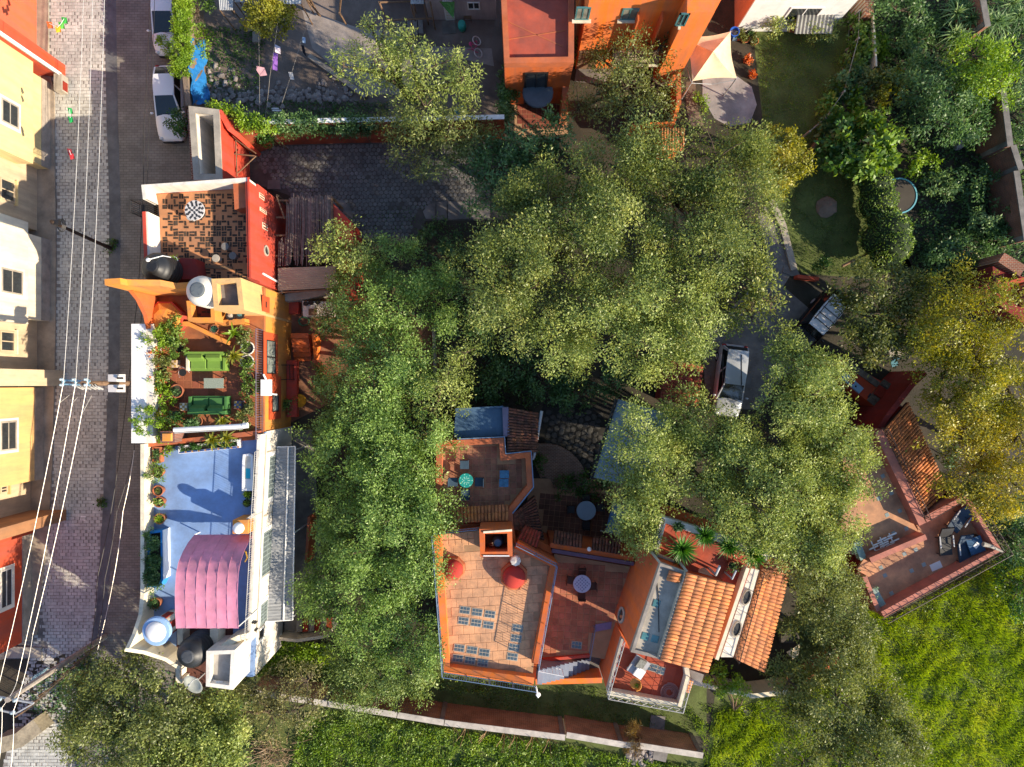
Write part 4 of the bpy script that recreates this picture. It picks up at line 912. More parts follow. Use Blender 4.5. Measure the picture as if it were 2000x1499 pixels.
potplant('yellow tipped palm plant right of the green sofa', 461, 696, fB, .25, .4, 'palm', L_yel, .72, n=22)
potplant('dark agave in a clay bowl on the north ledge', 418, 643, 5.0, .22, .25, 'spiky', leafmat('leaf_blue', '#2f5a4c', '#4c7d68', '#7da890'), .36)
potplant('grey leaved plant by the lilac railing', 480, 655, fB, .2, .35, 'bush', L_olive, .42)
for a in ((483, 680, 'white ringed pot, topmost along the lilac railing'), (482, 706, 'larger white ringed pot below the top one along the railing')):
    potplant(a[2], a[0], a[1], fB, .34, .45, 'bush', L_pot, .22, M_white)
for a in ((487, 736, 'round lime bush by the lilac railing'), (486, 766, 'pale green bush by the railing near the dark sofa'), (484, 800, 'loose grey green bush at the railing end'), (478, 820, 'small leafy bush beside the rolled awning cap')):
    potplant(a[2], a[0], a[1], fB, .22, .35, 'bush', L_pot if a[1] < 780 else L_olive, .42)
potplant('yellow green palm in front of the rolled awning', 420, 858, fB, .28, .3, 'palm', L_yel, .75, n=20)
potplant('second yellow palm right of the first below the awning', 447, 855, fB, .28, .3, 'palm', L_yel, .7, n=18)
potplant('feathery yellow plant above the rolled awning', 440, 822, fB, .28, .35, 'palm', L_yel, .6, n=18)
potplant('dark green plant in the shade behind the dark sofa', 385, 823, fB, .26, .3, 'bush', L_dark, .5)
for q, lb in (((452, 617), 'square iron lantern frame on the north ledge'), ((470, 615), 'round dark basket with blue green contents by the stair tower')):
    c = W(*q, 5.3); t = thing('basket', lb, 'basket', (c.x, c.y, 5.2)); obj('body', MB().lathe([(.16, 0), (.26, .2), (.27, .25), (.2, .25)], 10, (c.x, c.y, 5.2)), M_iron, t); obj('contents', MB().blob((c.x, c.y, 5.4), (.18, .18, .1), 8, 3), M_cem if 'lantern' in lb else M_glassg, t)
# stairs, curved wall, yellow table below the east facade
t = thing('orange_stairs', 'orange painted steps rising beside the amber facade', 'stairs', W(592, 680)); stair(t, W(576, 706), W(580, 654), Vector((1, 0, 0)), 1.05, 0, 1.15, 6, M_oran)
obj('side_wall', MB().path([W(612, 652, 1.5), W(611, 702, 1.0)], .16, 0, 1.4, [1.55, .5]), M_oranb, t)
o = obj('garden_wall', MB().path([W(611, 704, .7), W(625, 716, .8), W(640, 733, .8), W(650, 752, .8), W(655, 775, .8)], .2, 0, .8), M_terr); tag(o, 'curved orange garden wall under the row trees by the stairs', 'wall')
roundtable('round yellow table beside the amber facade under the trees', 585, 783, 0, .4, mat('yellow_top', '#cf9420', var=.3, scale=4))
t = thing('iron_window_cage', 'iron balcony cage with seat on the amber facade beside the stairs', 'balcony', W(562, 728, 1)); obj('shelf', MB().box(XE+.01, XE+.62, W(0, 815, 1.0).y, W(0, 704, 1.0).y, .55, .98), M_redf, t)
railing(t, [W(556, 714, .98), W(574, 714, .98), W(575, 742, .98), W(556, 742, .98)], .98, .8, M_iron, 'cage', .1)
for q, lb in (((563, 790), 'dark leafy plant on the red shelf of the amber facade'), ((620, 728), 'plant behind the curved orange wall, upper one'), ((634, 752), 'plant behind the curved orange wall, lower one')): bush('bush', lb, *q, 1.1, .4, L_pot, .35)
# ================================================================ pergola, annexes east of house A
t = thing('cane_pergola', 'pergola roofed with rows of grey canes against the red wall', 'pergola', W(595, 450)); zp = 2.45
fr = MB()
for q in ((541, 382), (650, 388), (648, 520), (543, 520)): p = W(*q, zp-.15); fr.tube([Vector((p.x, p.y, 0)), p], .07, 6)
for y_ in (392, 425, 460, 500): fr.tube([W(539, y_, zp-.12), W(652, y_, zp-.12)], .06, 6)
fr.tube([W(540, 384, zp), W(556, 428, zp)], .05, 6); fr.tube([W(648, 384, zp-.03), W(650, 520, zp-.03)], .06, 6)
obj('frame', fr, M_wood, t)
for i in range(52):
    x = 560+i*1.72+R.uniform(-.5, .5); y0 = 381+R.uniform(-3, 8)+(12 if i < 3 else 0); y1 = 519+R.uniform(-14, 2)
    z = zp-.02+R.uniform(0, .05); z2 = z+R.uniform(-.02, .03); r_ = R.uniform(.022, .036)
    if i % 7 == 0: y1 = 470+R.uniform(0, 30)
    obj('cane', MB().tube([W(x, y0, z), W(x+R.uniform(-1, 1), (y0+y1)/2, (z+z2)/2+R.uniform(-.02, .02)), W(x+R.uniform(-3.5, 3.5), y1, z2)], r_, 5, r_*.8), M_cane, t)
for i in range(9):
    x = 545+i*2.2; y0 = 470+R.uniform(-6, 6); obj('cane', MB().tube([W(x, y0, zp-.05), W(x+R.uniform(-2, 2), 520, zp-.05)], .026, 5), M_cane, t)
def corrugated(name, label, quad, n, amp, m, cat='roof', th=.02, loc=None, parent=None, dirv=0):
    """corrugated sheet over 4 world points a,b,c,d (ribs run a->d)"""
    a, b, c, d = quad; mb = MB(); k = n*4
    for s in (0, 1):
        for i in range(k+1):
            f = i/k; z = amp*math.sin(2*math.pi*n*f)-s*th; mb.v += [tuple(a.lerp(b, f)+Vector((0, 0, z))), tuple(d.lerp(c, f)+Vector((0, 0, z)))]
    o = 2*(k+1)
    for i in range(k): mb.f += [(2*i, 2*i+2, 2*i+3, 2*i+1), (o+2*i, o+2*i+1, o+2*i+3, o+2*i+2)]
    ob = obj(name, mb, m, parent)
    if label: tag(ob, label, cat)
    return ob
t = thing('lean_to', 'cream ribbed lean to roof below the cane pergola', 'lean-to', W(600, 545)); corrugated('roof_sheet', None, (W(543, 568, 2.35), W(543, 524, 2.55), W(655, 520, 2.5), W(662, 562, 2.3)), 10, .018, mat('cream_sheet', '#a89c84', var=.15, scale=1.5, bump=.1), parent=t)
fr = MB()
for q in ((545, 565), (655, 562), (545, 526), (653, 523)): p = W(*q, 2.3); fr.tube([Vector((p.x, p.y, 0)), p], .05, 6)
fr.tube([W(543, 572, 2.25), W(640, 566, 2.2)], .05, 6); obj('frame', fr, M_wood, t)
o = obj('low_wall', MB().prism(P([(545, 578), (560, 574), (640, 566), (642, 574), (600, 584), (546, 590)], 1.2), 0, 1.2), M_cem); tag(o, 'pale curved low wall south of the cream lean to', 'wall')
o = obj('annex_roof', MB().prism(P([(651, 398), (689, 437), (691, 500), (694, 578), (664, 578), (661, 500), (653, 470)], 2.3), 0, 2.3), M_redf); tag(o, 'red walled annex with flat red roof beside the pergola', 'annex')
o = obj('red_planter_block', MB().prism(P([(552, 588), (583, 586), (583, 612), (556, 614)], .5), 0, .5), M_redf); tag(o, 'low red block between amber facade and kitchen counter', 'block')
t = thing('outdoor_counter', 'pale outdoor kitchen counter with pots under the row trees', 'counter', W(610, 605)); obj('counter_top', MB().prism(P([(590, 588), (648, 590), (648, 616), (592, 618)], .9), 0, .9), M_white, t)
for q in ((599, 594), (609, 592), (622, 591)): obj('cooking_pot', MB().lathe([(.12, 0), (.14, .2), (.15, .2), (.11, .16)], 12, W(*q, .902)), M_iron, t)
obj('sink', MB().box(-.25, .25, -.2, .2, 0, .03, Matrix.Translation(W(611, 610, .902))), M_wood, t)
t = thing('garden_hose', 'coiled green garden hose below the kitchen counter', 'hose', W(594, 628)); obj('coil', MB().tube([W(594, 628, .1)+Vector(((.28+.02*(i % 5))*math.cos(i*.5), (.22+.02*(i % 5))*math.sin(i*.5), .02*(i//13))) for i in range(60)], .022, 5), mat('hose_green', '#4f8a68', rough=.4, bump=0), t)
# ================================================================ house C: white house with blue terrace
zC, fC = 5.5, 4.5
C = thing('white_terrace_house', 'white house with blue painted roof terrace and pink canopy', 'house', (-16.5, -9, 0))
cW = -19.7; cE0, cE1 = -13.4, -13.95
yN_, yS_ = W(0, 868, zC).y, W(0, 1258, zC).y
polyC = [Vector((cW, yN_, 0)), Vector((cE0, yN_+.6, 0)), Vector((cE1, yS_, 0)), Vector((cE1-.1, -16.0, 0)), Vector((-15.3, -16.0, 0)), Vector((-17.6, -15.1, 0)), Vector((cW, -13.45, 0))]
obj('wall', MB().prism(polyC, 0, fC-.2), M_white, C)
flC = floor_slab(C, inset(polyC, .03), fC, M_blue, th=.198)
obj('street_parapet', MB().path([Vector((cW+.11, yN_, 0)), Vector((cW+.11, -11.2, 0)), Vector((cW+.11, -12.2, 0)), Vector((cW+.11, -13.0, 0)), Vector((cW+.1, -13.5, 0))], .2, fC-.19, 0, [zC, zC, 5.7, 6.3, 6.9]), M_cream, C)
obj('south_parapet', MB().path([Vector((cW, -13.55, 0)), Vector((-19.0, -13.9, 0)), Vector((-18.2, -14.5, 0)), Vector((-17.6, -15.1, 0))], .2, fC-.19, 0, [6.9, 6.4, 5.8, 5.5]), M_cream, C)
obj('east_parapet', MB().path([Vector((cE0-.1, yN_+.5, 0)), Vector((cE1-.1, yS_, 0))], .18, fC-.19, zC-.25), M_white, C)
railing(C, [Vector((cE0-.1, -3.6, 0)), Vector((cE1-.1, yS_+.2, 0))], zC-.25, .6, M_greyi, 'railing', .12, r=.014)
# service roof at the south end: dark brick floor, two low walls, stair box with tray roof
obj('service_roof', MB().prism(P([(345, 1222), (455, 1222), (455, 1342), (380, 1342), (345, 1310)], fC+.02), fC, fC+.02), mat('service_brick', '#6d463c', var=.4, scale=2.5, bump=.4), C)
obj('low_wall', MB().path([W(351, 1224, 5.3), W(352, 1260, 5.3)], .3, fC+.02, 5.3), M_cream, C); obj('low_wall', MB().path([W(418, 1224, 5.5), W(417, 1272, 5.5)], .42, fC+.02, 5.5), M_cream, C); obj('low_wall', MB().path([W(347, 1300, 5.3), W(347, 1330, 5.3), W(356, 1332, 5.3)], .25, fC+.02, 5.3), M_white, C)
z6 = 6.7; pbx = P([(403, 1272), (459, 1270), (455, 1348), (402, 1341)], z6)
obj('stair_box', MB().ring(pbx, .2, 0, z6), M_white, C); obj('stair_box_roof', MB().prism(inset(pbx, .17), 6.0, 6.3), mat('sealed_roof', '#b9b3aa', var=.25, scale=1.2), C)
obj('curved_wall', MB().path([W(428, 1270, 6.0), W(445, 1257, 6.0), W(462, 1250, 6.0), W(478, 1249, 6.0)], .3, fC, 0, [6.1, 6.0, 5.8, 5.5]), M_cream, C)
pv = MB(); q = W(416, 1329, 6.3); pv.tube([q, q+Vector((.3, 0, .25)), q+Vector((.55, -.05, .1))], .05, 6); obj('vent_pipe', pv, M_whitep, C)
wC = Wall((cE1, yS_), (cE0, yN_+.6))
M_shut = mat('shutter_grey', '#8f9b98', rough=.6, bump=0, var=.25, scale=4)
def shutter_win(r4, n=8):
    u0, u1, z0, z1 = wC.rect(*r4); f = window(C, wC, (u0, u1, z0, z1), M_shut, mat('dark_green_glass', '#2f3f3e', rough=.12, bump=0, spec=.7), .07, (n, 1), surround=M_whitep, sw=.26)
    for k in range(n):
        z = z0+.12+(z1-z0-.24)*(k+.5)/n; obj('shutter_slat', wC.box(MB(), u0+.1, u1-.1, -.055, -.03, z-.012, z+.012), M_shut, f)
for py_ in (884, 1006, 1122): u_, z_ = wC.hit(520, py_); obj('plaster_band', wC.box(MB(), u_-.04, u_+.04, -.025, 0, .3, fC-.3), M_cem, C)
obj('plaster_band', wC.box(MB(), .2, wC.len-.2, -.03, 0, fC-.12, fC-.02), M_cem, C)
shutter_win((526, 893, 540, 966)); shutter_win((514, 1042, 528, 1114)); shutter_win((509, 1183, 520, 1212), 5)
u0, u1, z0, z1 = wC.rect(505, 1228, 514, 1243); window(C, wC, (u0, u1, z0, z1), M_cem, M_glass, .06, (0, 0), surround=M_whitep, sw=.15)
pd = MB()
for q in ((496, 1213), (500, 1214), (501, 1228)): h_ = wC.hit(*q); p = wC.A+wC.u*h_[0]+wC.n*.06+Vector((0, 0, h_[1])); pd.tube([p, p+Vector((0, 0, .35))], .05, 6)
obj('wall_lamp', pd, M_iron, C)
# east glass awning
t = thing('glass_awning', 'long grey ribbed glass awning along the white east facade', 'awning', W(560, 1040, 2.6))
za = 2.75; y0, y1 = W(0, 873, za).y, W(0, 1213, za).y
aw = (Vector((-12.55, y1, za-.15)), Vector((-12.4, y0, za-.15)), Vector((cE0+.02, y0, za+.12)), Vector((cE1+.02, y1, za+.12)))
corrugated('roof_sheet', None, aw, 55, .012, mat('awning_sheet', '#9a9c9e', var=.3, scale=1.5, rough=.35, bump=0, streak=(1, 6, 1)), parent=t)
fr = MB(); mid0, mid1 = aw[0].lerp(aw[3], .35)+Vector((0, 0, .06)), aw[1].lerp(aw[2], .35)+Vector((0, 0, .06)); obj('rail', MB().tube([mid0, mid1], .045, 6), M_whitep, t)
fr.tube([aw[0], aw[1]], .04, 6); fr.tube([aw[0], aw[3]], .03, 5); fr.tube([aw[1], aw[2]], .03, 5); obj('frame', fr, M_whitep, t)
for y in (y0-.2, y1+.2, (y0+y1)/2): obj('post', MB().tube([Vector((-12.5, y, 0)), Vector((-12.5, y, za-.2))], .04, 6), M_whitep, t)
# pink canopy
t = thing('pink_canopy', 'faded pink fabric canopy with ribs over the blue terrace', 'canopy', W(410, 1130, fC))
prof = [(-12.4, 7.1), (-11.5, 7.2), (-10.5, 7.22), (-9.6, 7.1), (-9.1, 6.85), (-8.7, 6.4), (-8.35, 5.8), (-8.1, 5.1)]
pr2 = []
for (ya, za_), (yb_, zb_) in zip(prof, prof[1:]):
    for i in range(5): pr2.append((ya+(yb_-ya)*i/5, za_+(zb_-za_)*i/5))
pr2.append(prof[-1]); nx = 48; xa, xb_ = -17.0, -13.85
for pnl in range(6):
    V = []
    for s in (0, 1):
        for y, z in pr2:
            for i in range(9):
                f = i/8; x = xa+(xb_-xa)*(pnl+f)/6; sag = -.016*math.sin(math.pi*f)+.014*math.sin(y*7+f*4+pnl*2)+.01*math.sin(y*17+f*9+pnl); V.append((x, y, z+sag-s*.012))
    n1 = len(pr2); F = []
    for s in (0, 1):
        for j in range(n1-1):
            for i in range(8): a = s*n1*9+j*9+i; q = (a, a+1, a+10, a+9); F.append(q if s else q[::-1])
    obj('canopy_panel', MB().add(V, F), M_pinkc, t, True)
for i in range(7):
    x = xa+(xb_-xa)*i/6; obj('rib', MB().tube([Vector((x, y, z+.012)) for y, z in pr2], .009, 5), mat('pink_rib', '#cc8499', bump=0, var=.05), t)
for x in (xa, xb_):
    for y, z in ((-12.3, 7.05), (-8.1, 5.05)): obj('post', MB().tube([Vector((x, y, fC)), Vector((x, y, z))], .035, 6), M_whitep, t)
# objects on the blue terrace
tank('second black water tank with grey lid on the white house south end', 365, 1284, 6.9, .78, 1.9, M_black, .3, mat('lid_dark', '#4d4f52', rough=.5, bump=0))
t = thing('roof_turret', 'small white turret with blue ringed cap in the south west corner of the blue terrace', 'turret', W(302, 1236, 6.1)); c = W(302, 1236, 6.5); LOCc = (c.x, c.y, 0)
obj('drum', MB().lathe([(.55, fC), (.55, 6.15)], 24, LOCc), M_cream, t, True); obj('cap', MB().lathe([(.72, 6.15), (.76, 6.2), (.76, 6.3), (.7, 6.36), (.5, 6.38)], 28, LOCc), mat('cap_blue', '#8fb0d6', var=.12), t); obj('dome', MB().lathe([(.54, 6.385), (.5, 6.45), (.35, 6.53), (.05, 6.56)], 24, LOCc), M_whitep, t, True)
for a_ in (.3, -.9, 1.4): obj('opening', MB().box(.53, .58, -.16, .16, fC+.5, 5.9, Matrix.Translation((c.x, c.y, 0)) @ Matrix.Rotation(a_, 4, 'Z')), M_brickred, t)
t = thing('satellite_dish', 'large pale satellite dish on the south edge of the white house', 'satellite dish', W(380, 1334, 5.3)); c = W(380, 1334, 5.7)
R3 = Matrix.Translation(c) @ Matrix.Rotation(.35, 4, 'X') @ Matrix.Rotation(-.25, 4, 'Y')
obj('dish', MB().lathe([(.02, 0), (.2, .015), (.4, .06), (.56, .12), (.57, .13), (.56, .135), (.4, .078), (.2, .03), (.02, .018)], 28, cap=False).xf(R3), mat('dish_grey', '#b9bcb4', var=.1, rough=.5, bump=0), t, True)
obj('arm', MB().tube([R3 @ Vector((.3, .4, .05)), R3 @ Vector((.28, .55, .35)), R3 @ Vector((.22, .45, .55))], .025, 5), M_galv, t); obj('receiver', MB().blob(R3 @ Vector((.2, .43, .58)), (.08, .08, .06)), M_galv, t); obj('mast', MB().tube([c, Vector((c.x, c.y, 4.5))], .04, 6), M_galv, t)
t = thing('white_lounger', 'white bathtub shaped lounger with turquoise cloth by the east parapet', 'lounger', W(486, 922, fC)); c = W(485, 922, fC+.3); c.z = fC
sb = MB(); pl2 = [(-.28, -1.0), (.3, -1.0), (.32, .9), (.12, 1.0), (-.22, .95), (-.26, .6)]
pv2 = [Vector((c.x+x, c.y+y, 0)) for x, y in pl2]; obj('base', MB().prism(inset(pv2, .08), fC, fC+.3), M_white, t); obj('rim', MB().ring(pv2, .12, fC+.3, fC+.48), M_whitep, t); obj('bed', MB().prism(inset(pv2, .11), fC+.301, fC+.38), M_white, t)
obj('cloth', MB().box(-.1, .14, -.35, .2, .38, .41, Matrix.Translation(c)), mat('turquoise', '#2fb0c4', var=.1, bump=0), t); obj('towel', MB().box(-.18, .17, -.95, -.37, .381, .42, Matrix.Translation(c)), M_whitep, t)
t = thing('tiled_planter', 'planter with blue and orange tile border along the terrace north edge', 'planter', W(406, 876, fC)); pp_ = P([(347, 872), (466, 858), (468, 875), (349, 887)], 4.95)
obj('trough', MB().ring(pp_, .11, fC, 4.95), M_whitep, t); obj('soil', MB().prism(inset(pp_, .1), fC, 4.8), M_soil, t)
mb_ = mesh_of(bev_tile(.28, .085, .02, .004), 'tile', mat('cobalt_tile', '#2f4f98', rnd=.2, rough=.3)); mo_ = mesh_of(bev_tile(.1, .085, .02, .004), 'tile', mat('orange_tile', '#c98840', rnd=.2, rough=.3))
a, b = W(351, 884.5, 4.95), W(466, 873.5, 4.95)
for i in range(9): piece('tile', mb_, frame3(a.lerp(b, (i+.5)/9)+Vector((-.06, 0, -.012)), n3(b-a), Vector((0, 0, 1)).cross(n3(b-a)), Vector((0, 0, 1))), t)
for i in range(9): piece('tile', mo_, frame3(a.lerp(b, (i+.98)/9)+Vector((-.02, 0, -.011)), n3(b-a), Vector((0, 0, 1)).cross(n3(b-a)), Vector((0, 0, 1))), t)
(V, F), _ = crown_arrays([(*W(x, 874-(x-355)*.1, 5.05), .3, .16, .16) for x in range(358, 462, 12)], 6, .1, 30, .1, .05, .2); npobj('hedge', V, F, L_ivy, t)
t = thing('blue_planter', 'long blue and white planter box with dark hedge on the west side of the terrace', 'planter', W(300, 1093, fC)); pp_ = P([(288, 1040), (317, 1036), (318, 1132), (312, 1147), (286, 1148)], 5.2)
obj('trough', MB().ring(pp_, .1, fC, 5.2), mat('planter_blue', '#2f86c8', var=.1), t); obj('front', MB().path([W(318.5, 1036, 5.2), W(319.5, 1132, 5.2)], .04, fC, 5.22), M_whitep, t); obj('soil', MB().prism(inset(pp_, .09), fC, 5.0), M_soil, t)
(V, F), _ = crown_arrays([(*W(297+R.uniform(-3, 3), y, 5.3), .38, .28, .3) for y in range(1046, 1146, 11)], 4, .14, 40, .13, .055, .2); npobj('hedge', V, F, L_dark, t)
potplant('rectangular terracotta trough with dark soil at the terrace corner', 306, 889, fC, .2, .4, 'bush', L_dark, .08, square=.4)
potplant('small yellow green plant beside the tiled planter', 330, 880, fC, .1, .25, 'bush', L_lime, .2)
for a in ((304, 923, 'leafy grass like plant in a wide terracotta pot, topmost on the west side', 'fern', .42, L_pot), (304, 959, 'small succulent in a dark terracotta ring pot', 'spiky', .26, L_olive), (306, 981, 'round green shrub in an ochre pot below the ring pot', 'bush', .26, L_pot), (307, 1014, 'spiky grass plant in terracotta above the blue planter', 'spiky', .5, L_lime), (299, 1179, 'dark green plant in a small terracotta pot below the blue planter', 'bush', .24, L_dark)):
    potplant(a[2], a[0]+4, a[1], fC, .27, .48, a[3], a[5], a[4], n=40, w=.035)
potplant('green spiky plant below the white lounger', 484, 966, fC, .22, .3, 'spiky', L_lime, .42, M_iron, n=30); potplant('dark spiky plant beside the east parapet under the lime one', 482, 983, fC, .2, .28, 'spiky', L_pot, .36, M_iron, n=24)
t = thing('round_pedestal', 'white round lamp on an orange square base beside the pink canopy', 'lamp', W(464, 1033, 6.0)); c = W(464, 1033, 6.4)
obj('base', MB().box(-.42, .38, -.36, .36, fC, 6.0, Matrix.Translation((c.x, c.y, 0))), M_amber, t); obj('globe', MB().blob((c.x, c.y, 6.28), (.3, .3, .28), 14, 1, 0), M_whitep, t, True)
obj('side_wall', MB().path([W(472, 1024, 5.7), W(496, 1006, 5.6)], .16, fC, 5.7), M_white, C)
t = thing('bird_sculpture', 'curved golden metal ornament on the shaded side of the pink canopy', 'ornament', W(478, 1080, fC)); obj('curve', MB().tube([W(472, 1074, 5.2), W(480, 1078, 5.25), W(483, 1090, 5.2), W(478, 1098, 5.15)], .05, 6, .03), mat('brass', '#b08a30', rough=.4, bump=0), t); obj('stand', MB().tube([W(480, 1082, fC), W(480, 1080, 5.25)], .03, 6), M_iron, t)
# ================================================================ house D: terracotta terraces in the middle
M_dor = mat('terracotta_orange', '#c0602e', var=.2, scale=1.3, bump=.3, bscale=22)
D = thing('terracotta_house', 'terracotta house with domes and stepped roof terraces in the middle', 'house', W(950, 1100))
# upper (north) terrace
zu, fu_ = 3.9, 3.1
pu = P([(852, 862), (986, 855), (988, 888), (1037, 883), (1041, 952), (1001, 1002), (1003, 1034), (850, 1036)], zu)
obj('wall', MB().prism(inset(pu, .012), 0, fu_-.15), M_dor, D); f1 = floor_slab(D, inset(pu, .2), fu_, M_clayg, th=.148)
obj('parapet', MB().ring(pu, .32, fu_-.149, zu), M_terr, D)
pave(f1, inset(pu, .4), fu_-.008, .03, .345, .345, .025, M_clayd, 'floor_tile', h=.025, limit=300, edge=.3)
o = MB().path([W(893, 858, zu), W(985.5, 853.5, zu), W(988, 886.5, zu), W(1037.5, 881.5, zu), W(1042, 952, zu), W(1001, 1003, zu)], .06, zu-.2, zu+.05); obj('trim', o, M_bluei, D)
# tiled verge south of it
tile_roof(D, W(884, 993, 3.95), W(993, 987, 3.95), W(993, 1017, 4.35), W(886, 1021, 4.35), 16, 2, M_tile, M_mort)
# tiled roof north-east, dark membrane roof north
tile_roof(D, W(1049, 884, 3.0), W(1050, 806, 3.0), W(994, 796, 3.7), W(990, 884, 3.7), 15, 4, M_tiled, M_mortd); obj('north_room', MB().prism(P([(994, 800), (1044, 808), (1036, 884), (990, 884)], 2.8), 0, 2.85), M_dor, D)
mr_ = mat('membrane_blue', '#4d6a86', var=.25, scale=.8, rough=.7, bump=.1); pmr = P([(888, 800), (993, 795), (995, 853), (884, 858)], 3.7)
obj('membrane_roof', MB().prism(inset(pmr, .05), 0, 3.55), mr_, D); obj('roof_edge', MB().path([W(987, 796, 3.75), W(989, 853, 3.75)], .34, 3.55, 3.72), mat('lilac_edge', '#7d7488', var=.2), D); obj('roof_edge', MB().path([W(889, 800, 3.75), W(983, 795, 3.75)], .1, 3.55, 3.7), mr_, D)
obj('gutter_pipe', MB().tube([W(1058, 803, 2.9), W(1050, 850, 2.9), W(1043, 890, 2.9), W(1041, 896, 2.8), W(1036, 897, 2.7)], .09, 8), M_galv, D)
# main roof
zd, fd = 4.9, 4.35
pdm = P([(846, 1043), (936, 1034), (1003, 1034), (1008, 1062), (1087, 1102), (1051, 1300), (1047, 1341), (866, 1313)], zd)
obj('wall', MB().prism(inset(pdm, .01), 0, fd-.15), M_oran, D); f2 = floor_slab(D, inset(pdm, .2), fd, M_clayg, th=.148)
obj('parapet', MB().path([W(850, 1046, zd)+Vector((.1, 0, 0)), W(869, 1309, zd)+Vector((.1, 0, 0)), W(1043, 1336, zd)+Vector((0, .1, 0))], .42, fd-.149, zd-.05), M_oranb, D)
obj('parapet', MB().path([W(1008, 1065, zd), W(1082, 1104, zd), W(1046, 1298, zd)], .44, fd-.149, zd-.1), M_oran, D)
fp = inset(P([(862, 1064), (1005, 1064), (1070, 1108), (1036, 1322), (878, 1300)], fd), .02)
pave(f2, fp, fd-.008, .06, .6, .5, .012, M_clay, 'floor_tile', h=.024, stagger=.5, limit=300, edge=.25, tilt=.003, dz=.002)
pave(f2, P([(849, 1046), (932, 1039), (934, 1064), (852, 1068)], fd), fd-.004, .06, .36, .36, .03, M_clay, 'floor_tile', h=.026, limit=40, edge=.2)
railing(D, [W(846, 1043, zd), W(866, 1313, zd), W(1047, 1341, zd)], zd-.05, .75, M_bluei, 'railing', .13)
railing(D, [W(1008, 1061, zd), W(1087, 1101, zd), W(1051, 1301, zd)], zd-.05, .75, M_bluei, 'railing', .13)
railing(D, [W(848, 1041, zd), W(934, 1033, zd)], zd-.3, .6, M_bluei, 'railing', .13)
def glassgroup(px, py, ang, z, par, cols=3):
    c = W(px, py, z); M = Matrix.Translation(c) @ Matrix.Rotation(ang, 4, 'Z')
    f = obj('skylight', MB().box(-.18*cols/2-.03, .18*cols/2+.03, -.21, .21, -.03, .018, M), M_cem, par); me = mesh_of(bev_tile(.155, .155, .03, .008), 'glass_block', M_glassb)
    for i in range(cols):
        for j in range(2): piece('glass_block', me, M @ Matrix.Translation(((i-(cols-1)/2)*.18, (j-.5)*.19, -.002)), f)
for q in ((908, 1192), (932, 1196), (957, 1200), (905, 1213), (930, 1217), (954, 1221), (897, 1266), (922, 1270), (946, 1275), (894, 1286), (918, 1290), (943, 1295), (1011, 1227), (1008, 1247), (1004, 1265), (1001, 1283)): glassgroup(*q, -.14, fd+.016, D)
def dome(px, py, r, lb):
    c = W(px, py, fd+.5); t = thing('dome', lb, 'dome', (c.x, c.y, fd)); n_ = .39
    obj('base', MB().lathe([(r*1.24, fd-.02), (r*1.24, fd+.38), (r*1.12, fd+.42), (r*.8, fd+.42)], 8, (c.x, c.y, 0), n_), M_terr, t)
    obj('shell', MB().lathe([(r*math.cos(a_), fd+.42+r*.62*math.sin(a_)) for a_ in (0, .2, .4, .6, .8, 1.0, 1.2, 1.4, 1.53)], 24, (c.x, c.y, 0)), mat('dome_red', '#b23a30', var=.12, scale=2, bump=.15), t, True); return c
dome(885, 1113, .52, 'smaller red dome near the west railing of the terracotta roof'); dome(1004, 1128, .62, 'larger red dome in front of the white octagonal vent')
t = thing('octagonal_vent', 'white octagonal vent cap behind the larger red dome', 'vent', W(1007, 1097, fd)); c = W(1007, 1097, fd+.9); obj('cap', MB().lathe([(.27, fd+.7), (.3, fd+.74), (.26, fd+.86), (.04, fd+.93)], 8, (c.x, c.y, 0)), M_white, t); obj('shaft', MB().lathe([(.2, fd-.02), (.2, fd+.7)], 8, (c.x, c.y, 0)), M_cream, t)
pcx = P([(936, 1034), (1000, 1033), (1001, 1087), (938, 1088)], 6.2); t = D
obj('tank_enclosure', MB().ring(pcx, .25, fd, 6.2), M_oran, D); obj('enclosure_trim', MB().path([W(944, 1040, 6.23), W(1000, 1036, 6.23)], .1, 6.201, 6.27), M_cream, D); obj('enclosure_trim', MB().path([W(944, 1086, 6.23), W(995, 1086, 6.23)], .05, 6.201, 6.26), M_whitep, D)
tank('blue water tank sunk inside the square terracotta enclosure', 972, 1061, 5.7, .3, 1.2, mat('tank_blue', '#33566e', rough=.5, bump=0), .18, mat('tank_lid_blue', '#48708c', rough=.5, bump=0))
o = obj('wooden_ladder', MB().tube([W(946, 1066, fd+.2), W(962, 1061, 5.9)], .035, 6).tube([W(948, 1070, fd+.2), W(963, 1065, 5.9)], .035, 6), M_wood); tag(o, 'pale wooden prop inside the square tank enclosure', 'prop')
# lower east terrace with stairs
fe = 2.8; pe = P([(1079, 1080), (1240, 1106), (1186, 1300), (1175, 1336), (1048, 1338), (1050, 1300)], fe)
obj('wall', MB().prism(inset(P([(1079, 1080), (1240, 1106), (1193, 1292), (1152, 1284), (1056, 1291)], fe), .01), 0, fe-.15), M_oran, D)
f3 = floor_slab(D, P([(1080, 1082), (1238, 1108), (1192, 1290), (1152, 1283), (1056, 1290)], fe), fe, M_clayg, th=.149)
pave(f3, P([(1078, 1095), (1232, 1112), (1206, 1218), (1165, 1215), (1148, 1278), (1062, 1280)], fe), fe-.008, -.06, .355, .355, .022, mat('clay_tile_red', '#bb7354', rnd=.17, var=.25, scale=1.5, bump=.2), 'floor_tile', h=.024, limit=300, edge=.3)
glassgroup(1126, 1260, -.12, fe+.018, D)
obj('terrace_beam', MB().path([W(1078, 1076, 3.6), W(1238, 1102, 3.6)], .2, fe, 3.62), mat('lilac_beam', '#6a5568', var=.2), D); obj('terrace_parapet', MB().path([W(1075, 1066, 3.55), W(1238, 1093, 3.55)], .26, 0, 3.5), M_oran, D)
